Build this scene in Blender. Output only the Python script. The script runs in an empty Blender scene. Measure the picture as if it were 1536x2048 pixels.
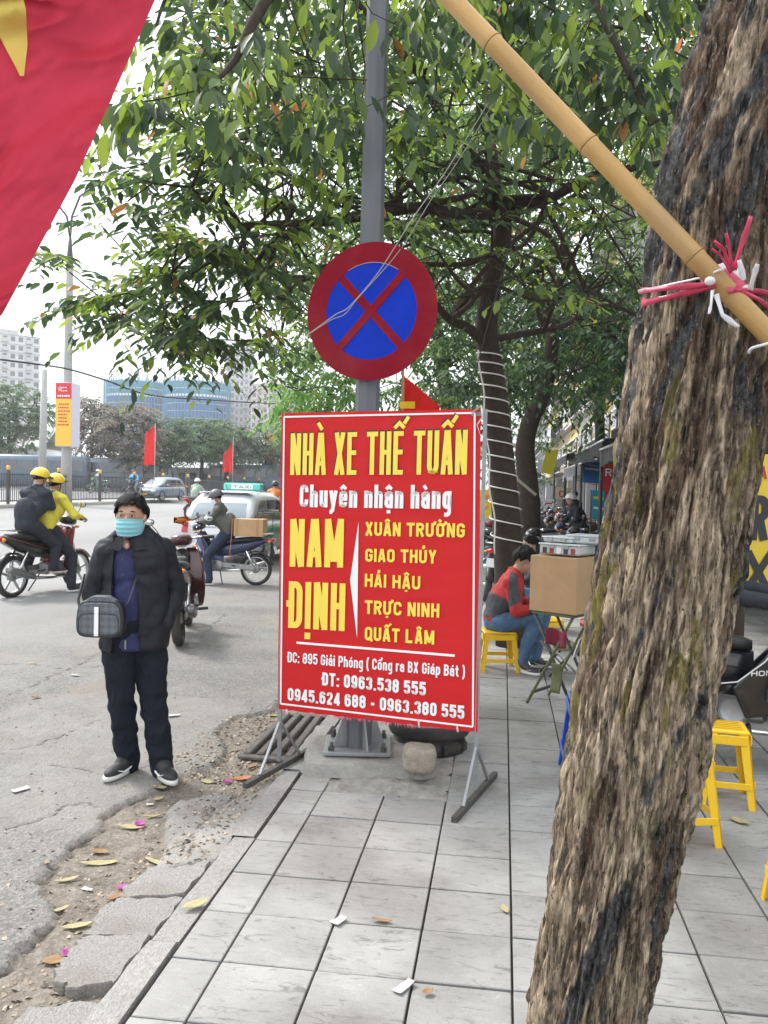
import bpy, math, random
import numpy as np
from mathutils import Vector, Matrix, noise, Quaternion
R = math.radians
SC = bpy.context.scene
COL = SC.collection
random.seed(7); RNG = np.random.default_rng(7)

# ------------------------------------------------------------------ camera
FPX, PITCH, ROLL, YAW, EYE = 1680.0, R(-1.70), R(1.36), R(8.10), 1.67
cd = bpy.data.cameras.new('camera'); cam = bpy.data.objects.new('camera', cd); COL.objects.link(cam)
cd.sensor_fit = 'VERTICAL'; cd.sensor_height = 36.0; cd.lens = FPX/2048*36.0
cd.clip_start = 0.05; cd.clip_end = 3000
CM = Matrix.Translation((0, 0, EYE)) @ Matrix.Rotation(YAW, 4, 'Z') @ Matrix.Rotation(R(90)+PITCH, 4, 'X') @ Matrix.Rotation(ROLL, 4, 'Z')
cam.matrix_world = CM
SC.camera = cam
# ------------------------------------------------------------------ sky, sun, exposure (bright overcast noon)
W = bpy.data.worlds.new('World'); SC.world = W; W.use_nodes = True
wn = W.node_tree.nodes; wl = W.node_tree.links; wn.clear()
sky = wn.new('ShaderNodeTexSky'); sky.sky_type = 'NISHITA'; sky.sun_disc = False
SUN_EL, SUN_AZ = R(52), R(-62)      # azimuth measured from +Y towards +X
sky.sun_elevation = SUN_EL; sky.sun_rotation = SUN_AZ
sky.air_density = 1.0; sky.dust_density = 6.0; sky.ozone_density = 0.6
hs = wn.new('ShaderNodeHueSaturation'); hs.inputs['Saturation'].default_value = 0.22
mx = wn.new('ShaderNodeMix'); mx.data_type = 'RGBA'; mx.inputs[0].default_value = 0.6
mx.inputs[7].default_value = (10.0, 10.5, 11.0, 1)      # even cloud layer
bg = wn.new('ShaderNodeBackground'); bg.inputs['Strength'].default_value = 0.09
wo = wn.new('ShaderNodeOutputWorld')
wl.new(sky.outputs[0], hs.inputs['Color']); wl.new(hs.outputs[0], mx.inputs[6])
wl.new(mx.outputs[2], bg.inputs[0]); wl.new(bg.outputs[0], wo.inputs[0])
sd = bpy.data.lights.new('sun', 'SUN'); sd.energy = 1.5; sd.angle = R(11); sd.color = (1.0, 0.96, 0.9)
sun = bpy.data.objects.new('sun', sd); COL.objects.link(sun)
sdir = Vector((math.sin(SUN_AZ)*math.cos(SUN_EL), math.cos(SUN_AZ)*math.cos(SUN_EL), math.sin(SUN_EL)))
sun.rotation_euler = sdir.to_track_quat('Z', 'Y').to_euler()
vs = SC.view_settings
vs.view_transform = 'Standard'; vs.look = 'None'; vs.gamma = 1.0; vs.use_curve_mapping = False
vs.exposure = 1.5
SC.render.engine = 'CYCLES'
SC.cycles.max_bounces = 6; SC.cycles.transparent_max_bounces = 6

# ------------------------------------------------------------------ placing helpers (photo pixel + depth -> point in the place)
def ray(px, py):
    v = Vector(((px-768)/FPX, (1024-py)/FPX, -1.0))
    return CM.to_3x3() @ v
ORI = Vector((0, 0, EYE))
def G(px, py, z=0.0):
    d = ray(px, py); t = (z-EYE)/d.z
    return ORI + d*t
def P(px, py, d): return ORI + ray(px, py)*d
def onplane(px, py, p0, n):
    d = ray(px, py); return ORI + d*((p0-ORI).dot(n)/d.dot(n))
def sstep(a, b, x):
    t = min(1, max(0, (x-a)/(b-a))); return t*t*(3-2*t)
KX = -1.115          # joint between kerb stones and paving
def gz(x, y=0):       # height of the ground
    if x > KX-0.14: return 0.0
    return -0.045 + 0.30*sstep(5, 24, -x) + 0.50*sstep(25.6, 33, -x)
def rot_to(px): # rotation about Z that turns local +Y away from the camera along the ray of column px
    d = ray(px, 1000); return math.atan2(d.y, d.x) - math.pi/2

# ------------------------------------------------------------------ materials
MC = {}
def M(name, col, rough=0.6, metal=0.0, var=0.0, vs_=6.0, bump=0.0, bs=60.0, spec=0.5, trans=0.0, island=0.0, coat=0.0, emit=None, alpha=None, dirt=0.0, stretch=None, sub=0.0, attr=None):
    if name in MC: return MC[name]
    m = bpy.data.materials.new(name); m.use_nodes = True; MC[name] = m
    nt = m.node_tree; N = nt.nodes; L = nt.links
    b = N['Principled BSDF']; out = N['Material Output']
    c = (*col, 1)
    b.inputs['Base Color'].default_value = c; b.inputs['Roughness'].default_value = rough
    b.inputs['Metallic'].default_value = metal; b.inputs['Specular IOR Level'].default_value = spec
    b.inputs['Coat Weight'].default_value = coat
    if emit: b.inputs['Emission Color'].default_value = (*emit[:3], 1); b.inputs['Emission Strength'].default_value = emit[3]
    cur = None
    tc = N.new('ShaderNodeTexCoord'); vec = tc.outputs['Object']
    if stretch:
        mp = N.new('ShaderNodeMapping'); mp.inputs['Scale'].default_value = stretch; L.new(vec, mp.inputs[0]); vec = mp.outputs[0]
    if attr:
        at = N.new('ShaderNodeAttribute'); at.attribute_name = attr; cur = at.outputs['Color']
    def hsv(src, fac_sock, lo, hi):
        mr = N.new('ShaderNodeMapRange'); L.new(fac_sock, mr.inputs[0]); mr.inputs[3].default_value = lo; mr.inputs[4].default_value = hi
        h = N.new('ShaderNodeHueSaturation'); L.new(mr.outputs[0], h.inputs['Value'])
        if src is None: h.inputs['Color'].default_value = c
        else: L.new(src, h.inputs['Color'])
        return h.outputs[0]
    if var > 0:
        nz = N.new('ShaderNodeTexNoise'); nz.inputs['Scale'].default_value = vs_; nz.inputs['Detail'].default_value = 6; nz.inputs['Roughness'].default_value = 0.65
        L.new(vec, nz.inputs['Vector']); cur = hsv(cur, nz.outputs['Fac'], 1-2*var, 1+2*var)
    if island > 0:
        g = N.new('ShaderNodeNewGeometry'); cur = hsv(cur, g.outputs['Random Per Island'], 1-island, 1+island)
        oi = N.new('ShaderNodeObjectInfo'); cur = hsv(cur, oi.outputs['Random'], 1-island, 1+island)
    if dirt > 0:
        n2 = N.new('ShaderNodeTexNoise'); n2.inputs['Scale'].default_value = 3.1; n2.inputs['Detail'].default_value = 8; L.new(tc.outputs['Object'], n2.inputs['Vector'])
        rp = N.new('ShaderNodeMapRange'); L.new(n2.outputs['Fac'], rp.inputs[0]); rp.inputs[1].default_value = 0.5; rp.inputs[2].default_value = 0.75; rp.inputs[3].default_value = 0; rp.inputs[4].default_value = dirt
        mm = N.new('ShaderNodeMix'); mm.data_type = 'RGBA'; L.new(rp.outputs[0], mm.inputs[0])
        if cur is None: mm.inputs[6].default_value = c
        else: L.new(cur, mm.inputs[6])
        mm.inputs[7].default_value = (0.16, 0.13, 0.10, 1); cur = mm.outputs[2]
    if cur is not None: L.new(cur, b.inputs['Base Color'])
    if bump > 0:
        nb = N.new('ShaderNodeTexNoise'); nb.inputs['Scale'].default_value = bs; nb.inputs['Detail'].default_value = 5; L.new(vec, nb.inputs['Vector'])
        bp = N.new('ShaderNodeBump'); bp.inputs['Strength'].default_value = bump; bp.inputs['Distance'].default_value = 0.01
        L.new(nb.outputs['Fac'], bp.inputs['Height']); L.new(bp.outputs[0], b.inputs['Normal'])
    if trans > 0:
        tl = N.new('ShaderNodeBsdfTranslucent'); ms = N.new('ShaderNodeMixShader'); ms.inputs[0].default_value = trans
        if cur is not None: L.new(cur, tl.inputs[0])
        else: tl.inputs[0].default_value = c
        L.new(b.outputs[0], ms.inputs[1]); L.new(tl.outputs[0], ms.inputs[2]); L.new(ms.outputs[0], out.inputs[0])
    return m
def GLASS(name, tint=(0.02, 0.03, 0.035), rough=0.05):
    return M(name, tint, rough=rough, spec=0.9, coat=0.6)
def nodes(m): return m.node_tree.nodes, m.node_tree.links, m.node_tree.nodes['Principled BSDF']

# ------------------------------------------------------------------ object helpers
def tag(o, label=None, cat=None, group=None, kind=None):
    if label: o['label'] = label
    if cat: o['category'] = cat
    if group: o['group'] = group
    if kind: o['kind'] = kind
    return o
def T(name, label, cat, loc=(0, 0, 0), rz=0.0, group=None):
    o = bpy.data.objects.new(name, None); COL.objects.link(o); o.empty_display_size = 0.1
    o.location = loc; o.rotation_euler = (0, 0, rz); return tag(o, label, cat, group)
def link(name, me, parent=None):
    o = bpy.data.objects.new(name, me); COL.objects.link(o)
    if parent is not None: o.parent = parent
    return o
def np_mesh(name, V, Fs, mat, parent=None, cols=None, smooth=False, kind=None):
    me = bpy.data.meshes.new(name); V = np.asarray(V, dtype=np.float32); Fs = np.asarray(Fs, dtype=np.int32)
    k = Fs.shape[1]; n = len(Fs)
    me.vertices.add(len(V)); me.vertices.foreach_set('co', V.ravel())
    me.loops.add(n*k); me.loops.foreach_set('vertex_index', Fs.ravel())
    me.polygons.add(n); me.polygons.foreach_set('loop_start', np.arange(0, n*k, k, dtype=np.int32))
    me.polygons.foreach_set('loop_total', np.full(n, k, dtype=np.int32))
    me.polygons.foreach_set('use_smooth', np.full(n, smooth))
    me.update(calc_edges=True)
    if cols is not None:
        a = me.color_attributes.new('col', 'FLOAT_COLOR', 'POINT'); cc = np.ones((len(V), 4), dtype=np.float32); cc[:, :3] = cols; a.data.foreach_set('color', cc.ravel())
    if mat: me.materials.append(mat)
    o = link(name, me, parent)
    if kind: o['kind'] = kind
    return o
class MB:
    def __init__(s): s.v = []; s.f = []; s.sm = []
    def add(s, vs, fs, sm=False):
        n = len(s.v); s.v += [tuple(v) for v in vs]; s.f += [tuple(i+n for i in f) for f in fs]; s.sm += [sm]*len(fs); return s
    def box(s, c, d, rot=None, b=0.0):
        x, y, z = d[0]/2, d[1]/2, d[2]/2; c = Vector(c)
        b = min(b, x*.9, y*.9, z*.9)
        if b <= 0:
            vs = [Vector((i, j, k)) for i in (-x, x) for j in (-y, y) for k in (-z, z)]
            fs = [(0, 1, 3, 2), (4, 6, 7, 5), (0, 4, 5, 1), (2, 3, 7, 6), (0, 2, 6, 4), (1, 5, 7, 3)]
        else:
            vs = []; idx = {}
            for sx in (-1, 1):
                for sy in (-1, 1):
                    for sz in (-1, 1):
                        for a in range(3):
                            p = [sx*(x-b), sy*(y-b), sz*(z-b)]; p[a] = (sx*x, sy*y, sz*z)[a]
                            idx[sx, sy, sz, a] = len(vs); vs.append(Vector(p))
            fs = []
            for a in range(3):
                o = [q for q in range(3) if q != a]
                for sg in (-1, 1):
                    q = []
                    for (u, w) in ((-1, -1), (1, -1), (1, 1), (-1, 1)):
                        k = [0, 0, 0]; k[a] = sg; k[o[0]] = u; k[o[1]] = w; q.append(idx[k[0], k[1], k[2], a])
                    if (sg > 0) == (a == 1): q.reverse()
                    fs.append(tuple(q))
            for a in range(3):          # edge bevels along axis a
                o = [q for q in range(3) if q != a]
                for u in (-1, 1):
                    for w in (-1, 1):
                        def K(sa, m):
                            k = [0, 0, 0]; k[a] = sa; k[o[0]] = u; k[o[1]] = w; return idx[k[0], k[1], k[2], m]
                        fs.append((K(-1, o[0]), K(1, o[0]), K(1, o[1]), K(-1, o[1])))
            for sx in (-1, 1):
                for sy in (-1, 1):
                    for sz in (-1, 1): fs.append(tuple(idx[sx, sy, sz, a] for a in range(3)))
        if rot is not None:
            if not isinstance(rot, Matrix): rot = Matrix.Rotation(rot, 3, 'Z')
            vs = [rot @ v for v in vs]
        return s.add([v+c for v in vs], fs)
    def bar(s, a, b_, w, h=None, up=Vector((0, 0, 1))):
        a = Vector(a); b_ = Vector(b_); h = h or w; d = (b_-a); L = d.length; d.normalize()
        if abs(d.dot(up)) > .98: up = Vector((1, 0, 0))
        sd_ = d.cross(up).normalized(); u2 = sd_.cross(d)
        vs = [p + sd_*i*w/2 + u2*j*h/2 for p in (a, b_) for i, j in ((-1, -1), (1, -1), (1, 1), (-1, 1))]
        return s.add(vs, [(0, 1, 2, 3), (7, 6, 5, 4), (0, 4, 5, 1), (1, 5, 6, 2), (2, 6, 7, 3), (3, 7, 4, 0)])
    def tube(s, pts, rad, n=8, caps=True, flat=1.0, smooth=True):
        pts = [Vector(p) for p in pts]; m = len(pts)
        if not hasattr(rad, '__len__'): rad = [rad]*m
        vs = []; prev = None
        for i, p in enumerate(pts):
            t = (pts[min(i+1, m-1)] - pts[max(i-1, 0)])
            t = t.normalized() if t.length > 1e-9 else Vector((0, 0, 1))
            if prev is None:
                a = Vector((0, 0, 1)) if abs(t.z) < .9 else Vector((1, 0, 0)); u = t.cross(a).normalized()
            else:
                u = prev - t*prev.dot(t); u = u.normalized() if u.length > 1e-6 else t.orthogonal().normalized()
            prev = u; w = t.cross(u)
            for k in range(n):
                an = 2*math.pi*k/n; vs.append(p + (u*math.cos(an) + w*math.sin(an)*flat)*rad[i])
        fs = [(i*n+k, i*n+(k+1) % n, (i+1)*n+(k+1) % n, (i+1)*n+k) for i in range(m-1) for k in range(n)]
        if caps: fs += [tuple(range(n-1, -1, -1)), tuple((m-1)*n+k for k in range(n))]
        s.add(vs, fs, smooth); return s
    def cap(s, a, b_, ra, rb, n=14, m=5):       # tapered capsule
        a = Vector(a); b_ = Vector(b_); d = b_-a; L = d.length
        d = d.normalized() if L > 1e-6 else Vector((0, 0, 1)); pts = []; rr = []
        for i in range(m+1):
            t = math.pi/2*(i/m); pts.append(a - d*ra*math.cos(t)); rr.append(max(ra*math.sin(t), 1e-4))
        for i in range(m+1):
            t = math.pi/2*(i/m); pts.append(b_ + d*rb*math.sin(t)); rr.append(max(rb*math.cos(t), 1e-4))
        return s.tube(pts, rr, n)
    def ell(s, c, r, rot=None, n=16, m=10):
        c = Vector(c); vs = []; fs = []
        for i in range(m+1):
            th = math.pi*i/m
            for k in range(n):
                ph = 2*math.pi*k/n
                v = Vector((r[0]*math.sin(th)*math.cos(ph), r[1]*math.sin(th)*math.sin(ph), r[2]*math.cos(th)))
                if rot is not None: v = rot @ v
                vs.append(v+c)
        for i in range(m):
            for k in range(n): fs.append((i*n+k, (i+1)*n+k, (i+1)*n+(k+1) % n, i*n+(k+1) % n))
        return s.add(vs, fs, True)
    def lathe(s, prof, c=(0, 0, 0), axis='Z', n=20, smooth=True, close=False):
        c = Vector(c); vs = []; m = len(prof)
        for r, h in prof:
            for k in range(n):
                a = 2*math.pi*k/n; x, y = r*math.cos(a), r*math.sin(a)
                v = {'Z': (x, y, h), 'Y': (x, h, y), 'X': (h, x, y)}[axis]; vs.append(Vector(v)+c)
        fs = [(i*n+k, i*n+(k+1) % n, (i+1)*n+(k+1) % n, (i+1)*n+k) for i in range(m-1) for k in range(n)]
        if close: fs += [((m-1)*n+k, (m-1)*n+(k+1) % n, (k+1) % n, k) for k in range(n)]
        return s.add(vs, fs, smooth)
    def prism(s, poly, y0, y1, axis='Y', smooth=False):     # poly of 2d points extruded
        n = len(poly)
        def mk(p, h): return {'Y': (p[0], h, p[1]), 'Z': (p[0], p[1], h), 'X': (h, p[0], p[1])}[axis]
        vs = [mk(p, y0) for p in poly] + [mk(p, y1) for p in poly]
        return s.add(vs, [tuple(range(n)), tuple(range(2*n-1, n-1, -1))] + [(k, n+k, n+(k+1) % n, (k+1) % n) for k in range(n)], smooth)
    def grid(s, fn, nu, nv, smooth=True):
        vs = [fn(i/nu, j/nv) for i in range(nu+1) for j in range(nv+1)]
        return s.add(vs, [(i*(nv+1)+j, (i+1)*(nv+1)+j, (i+1)*(nv+1)+j+1, i*(nv+1)+j+1) for i in range(nu) for j in range(nv)], smooth)
    def mesh(s, name, mat=None):
        me = bpy.data.meshes.new(name); me.from_pydata([tuple(v) for v in s.v], [], s.f)
        me.polygons.foreach_set('use_smooth', s.sm)
        if mat: me.materials.append(mat)
        me.update(); return me
    def obj(s, name, mat, parent=None, bevel=0, solid=0, sub=0, kind=None, label=None):
        o = link(name, s.mesh(name, mat), parent)
        if solid: md = o.modifiers.new('solid', 'SOLIDIFY'); md.thickness = solid; md.offset = 0
        if bevel: md = o.modifiers.new('bevel', 'BEVEL'); md.width = bevel; md.segments = 2; md.limit_method = 'ANGLE'
        if sub: md = o.modifiers.new('sub', 'SUBSURF'); md.levels = sub; md.render_levels = sub
        if kind: o['kind'] = kind
        if label: o['label'] = label
        return o
def copy_tree(o, parent=None):
    c = o.copy(); COL.objects.link(c); c.parent = parent
    for ch in o.children: copy_tree(ch, c)
    return c
def remesh(mb, voxel, sm=4, disp=None):
    """one continuous skin over overlapping volumes"""
    o = link('tmp', mb.mesh('tmp'))
    md = o.modifiers.new('r', 'REMESH'); md.mode = 'VOXEL'; md.voxel_size = voxel
    if sm: ms = o.modifiers.new('s', 'SMOOTH'); ms.iterations = sm; ms.factor = 0.6
    dg = bpy.context.evaluated_depsgraph_get(); dg.update()
    me = bpy.data.meshes.new_from_object(o.evaluated_get(dg))
    old = o.data; bpy.data.objects.remove(o); bpy.data.meshes.remove(old)
    if disp:
        n = len(me.vertices); nr = [v.normal.copy() for v in me.vertices]
        for v, q in zip(me.vertices, nr): v.co += q*disp(v.co, q)
    me.polygons.foreach_set('use_smooth', [True]*len(me.polygons)); me.update()
    return me
def wrinkle(amp, sc=9.0, st=(1, 1, .55), seed=0):
    off = Vector((seed*3.1, seed*1.7, seed*2.3))
    def f(p, n):
        q = Vector((p.x*st[0], p.y*st[1], p.z*st[2]))*sc + off
        w = noise.noise(q); w2 = noise.noise(q*2.3 + Vector((w*2, 5, w)))
        return amp*((1-abs(w)*2)*.7 + w2*.6)
    return f
# ---- a condensed heavy sign-writer's alphabet, drawn as strokes
import unicodedata
def _arc(cx, cy, rx, ry, a0, a1, n=7): return [(cx+rx*math.cos(R(a0+(a1-a0)*i/n)), cy+ry*math.sin(R(a0+(a1-a0)*i/n))) for i in range(n+1)]
def glyph(ch, hx, hy):
    """(width, strokes) for a letter with cap height 1; hx, hy = half stroke in glyph units"""
    w = .52; x = .74; A, Z_ = hx, w-hx; B, T_ = hy, 1-hy; c = w/2; r = .17; q = .16
    def O(y0, y1, w_=w):
        a, z = hx, w_-hx; r_ = min(q, (z-a)/2, (y1-y0)/2)
        return _arc(a+r_, y1-r_, r_, r_, 180, 90)+_arc(z-r_, y1-r_, r_, r_, 90, 0)+_arc(z-r_, y0+r_, r_, r_, 0, -90)+_arc(a+r_, y0+r_, r_, r_, -90, -180)+[(a, y1-r_)]
    S = {
     'N': [[(A, 0), (A, 1)], [(Z_, 0), (Z_, 1)], [(A, 1), (Z_, 0)]], 'H': [[(A, 0), (A, 1)], [(Z_, 0), (Z_, 1)], [(A, .52), (Z_, .52)]],
     'A': [[(A*.9, 0), (c-hx*.3, 1)], [(w-A*.9, 0), (c+hx*.3, 1)], [(A+.05, .27), (Z_-.05, .27)]], 'V': [[(A*.9, 1), (c-hx*.2, 0)], [(w-A*.9, 1), (c+hx*.2, 0)]],
     'X': [[(A, 0), (Z_, 1)], [(A, 1), (Z_, 0)]], 'E': [[(A, 0), (A, 1)], [(A, T_), (w-.06, T_)], [(A, .52), (w-.09, .52)], [(A, B), (w-.06, B)]], 'L': [[(A, 0), (A, 1)], [(A, B), (w-.06, B)]], 'F': [[(A, 0), (A, 1)], [(A, T_), (w-.06, T_)], [(A, .52), (w-.09, .52)]],
     'T': [[(0, T_), (w, T_)], [(c, 0), (c, T_)]], 'I': [[(hx, 0), (hx, 1)]], 'U': [[(A, 1), (A, B+q)]+_arc(A+q, B+q, q, q, 180, 270)+_arc(Z_-q, B+q, q, q, 270, 360)+[(Z_, 1)]],
     'D': [[(A, 0), (A, 1)], [(A, T_), (Z_-q, T_)]+_arc(Z_-q, T_-q, q, q, 90, 0)+_arc(Z_-q, B+q, q, q, 0, -90)+[(A, B)]],
     'O': [O(B, T_)], '0': [O(B, T_)], 'Q': [O(B, T_), [(c+.02, .26), (w+.01, -.04)]],
     'C': [[(Z_, .66), (Z_, T_-q)]+_arc(Z_-q, T_-q, q, q, 0, 90)+_arc(A+q, T_-q, q, q, 90, 180)+_arc(A+q, B+q, q, q, 180, 270)+_arc(Z_-q, B+q, q, q, 270, 360)+[(Z_, .34)]],
     'G': [[(Z_, .68), (Z_, T_-q)]+_arc(Z_-q, T_-q, q, q, 0, 90)+_arc(A+q, T_-q, q, q, 90, 180)+_arc(A+q, B+q, q, q, 180, 270)+_arc(Z_-q, B+q, q, q, 270, 360)+[(Z_, .50)], [(c, .48), (w, .48)]],
     'R': [[(A, 0), (A, 1)], [(A, T_), (Z_-q, T_)]+_arc(Z_-q, T_-q, q, q, 90, 0)+_arc(Z_-q, .50+q, q, q, 0, -90)+[(A, .50)], [(c, .50), (Z_+.01, 0)]],
     'P': [[(A, 0), (A, 1)], [(A, T_), (Z_-q, T_)]+_arc(Z_-q, T_-q, q, q, 90, 0)+_arc(Z_-q, .46+q, q, q, 0, -90)+[(A, .46)]],
     'B': [[(A, 0), (A, 1)], [(A, T_), (Z_-r-.02, T_)]+_arc(Z_-r-.02, T_-r+.0, r, r, 90, 0)+_arc(Z_-r-.02, .54+r, r, r, 0, -90)[1:]+[(A, .54)], [(A, .53), (Z_-r, .53)]+_arc(Z_-r, .53-r, r, r, 90, 0)+_arc(Z_-r, B+r, r, r, 0, -90)+[(A, B)]],
     'Y': [[(A*.9, 1), (c, .44)], [(w-A*.9, 1), (c, .44)], [(c, 0), (c, .5)]], 'K': [[(A, 0), (A, 1)], [(A, .4), (Z_, 1)], [(c-.03, .55), (Z_, 0)]],
     'S': [[(Z_, .70), (Z_, T_-q)]+_arc(Z_-q, T_-q, q, q, 0, 90)+_arc(A+q, T_-q, q, q, 90, 180)+[(A, .68), (Z_, .34)]+_arc(Z_-q, B+q, q, q, 0, -90)+_arc(A+q, B+q, q, q, 270, 180)+[(A, .30)]],
     '1': [[(c+.04, 0), (c+.04, 1)], [(c+.04, T_-.03), (.06, .74)]], '2': [[(A, .70), (A, T_-q)]+_arc(A+q, T_-q, q, q, 180, 90)+_arc(Z_-q, T_-q, q, q, 90, 0)+[(Z_, .62), (A, B+.05)], [(A-hx*.5, B), (Z_+hx*.5, B)]],
     '3': [[(A, .72), (A, T_-q)]+_arc(A+q, T_-q, q, q, 180, 90)+_arc(Z_-q, T_-q, q, q, 90, 0)+[(Z_, .62), (c+.02, .52)], [(c+.02, .52), (Z_, .42)]+_arc(Z_-q, B+q, q, q, 0, -90)+_arc(A+q, B+q, q, q, 270, 180)+[(A, .28)]],
     '4': [[(Z_-.06, 0), (Z_-.06, 1)], [(Z_-.06, .98), (A*.8, .27)], [(0, .25), (w, .25)]], '5': [[(A+.02, T_), (w-.03, T_)], [(A+.02, 1), (A+.0, .46)], [(A, .50)]+_arc(A+q, .62-q, q, q*.8, 130, 90)+_arc(Z_-q, .62-q, q, q, 90, 0)+_arc(Z_-q, B+q, q, q, 0, -90)+_arc(A+q, B+q, q, q, 270, 180)+[(A, .28)]],
     '6': [O(B, .60), [(A, .40), (A, T_-q)]+_arc(A+q, T_-q, q, q, 180, 90)+_arc(Z_-q, T_-q, q, q, 90, 0)+[(Z_, .74)]], '9': [O(.40, T_), [(Z_, .60), (Z_, B+q)]+_arc(Z_-q, B+q, q, q, 0, -90)+_arc(A+q, B+q, q, q, 270, 180)+[(A, .26)]],
     '8': [O(B, .56), O(.50, T_)], '.': [[(hx*1.1, 0), (hx*1.1, .17)]], ':': [[(hx*1.1, 0), (hx*1.1, .17)], [(hx*1.1, .5), (hx*1.1, .67)]], '-': [[(.05, .42), (.33, .42)]], '—': [[(0, .3), (w, .3)]],
     '(': [[(.20, 1.08), (.09, .8), (.075, .45), (.09, .1), (.20, -.18)]], ')': [[(.04, 1.08), (.15, .8), (.165, .45), (.15, .1), (.04, -.18)]],
    }
    xx = x-hy; lw = .48; LZ = lw-hx; lc = lw/2; p = .14
    arch = [(A, xx-p)]+_arc(A+p, xx-p, p, p, 180, 90)+_arc(LZ-p, xx-p, p, p, 90, 0)+[(LZ, 0)]
    low = {
     'h': [[(A, 0), (A, 1)], arch], 'n': [[(A, 0), (A, x)], arch], 'r': [[(A, 0), (A, x)], [(A, xx-p)]+_arc(A+p, xx-p, p, p, 180, 90)+[(.34, xx)]],
     'u': [[(A, x), (A, B+p)]+_arc(A+p, B+p, p, p, 180, 270)+_arc(LZ-p, B+p, p, p, 270, 360), [(LZ, 0), (LZ, x)]], 'y': [[(A*.9, x), (lc, .05)], [(lw-A*.9, x), (lc-.04, -.12), (lc-.13, -.2), (.03, -.2)]],
     'o': [O(B, xx, lw)], 'c': [[(LZ, .50), (LZ, xx-p)]+_arc(LZ-p, xx-p, p, p, 0, 90)+_arc(A+p, xx-p, p, p, 90, 180)+_arc(A+p, B+p, p, p, 180, 270)+_arc(LZ-p, B+p, p, p, 270, 360)+[(LZ, .26)]],
     'e': [[(A, .38), (LZ, .38), (LZ, xx-p)]+_arc(LZ-p, xx-p, p, p, 0, 90)+_arc(A+p, xx-p, p, p, 90, 180)+_arc(A+p, B+p, p, p, 180, 270)+_arc(LZ-p, B+p, p, p, 270, 360)+[(LZ, .24)]],
     'a': [[(A+.01, .54), (A+.02, xx-p)]+_arc(A+p, xx-p, p*.9, p, 180, 90)+_arc(LZ-p, xx-p, p, p, 90, 0)+[(LZ, 0)], [(LZ, .42), (A+p, .42)]+_arc(A+p, .42-p, p, p, 90, 180)+_arc(A+p, B+p*.8, p, p*.8, 180, 270)+[(LZ-.02, B)]],
     'g': [O(B, xx, lw), [(LZ, x), (LZ, -.12)]+_arc(LZ-p, -.10, p, p, 0, -90)+[(A, -.235)]], 'i': [[(hx, 0), (hx, x)], [(hx, x+.09), (hx, x+.24)]], 'ı': [[(hx, 0), (hx, x)]],
     'p': [[(A, -.25), (A, x)], O(B, xx, lw)], 't': [[(.17, 1-.02), (.17, B+p)]+_arc(.17+p*.8, B+p, p*.8, p, 180, 270)+[(.36, B)], [(0, x-hy), (.36, x-hy)]],
    }
    wid = {'I': 2*hx, '.': 2.2*hx, ':': 2.2*hx, '-': .38, '(': .24, ')': .24, 'i': 2*hx, 'ı': 2*hx, 'r': .34, 't': .37, 'M': .64, '1': .40}
    if ch == 'M': return .66, [[(A, 0), (A, 1)], [(.66-hx, 0), (.66-hx, 1)], [(A, 1), (.33, .12)], [(.66-hx, 1), (.33, .12)]]
    if ch in S: return wid.get(ch, w), S[ch]
    if ch in low: return wid.get(ch, lw), low[ch]
    return .3, []
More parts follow.
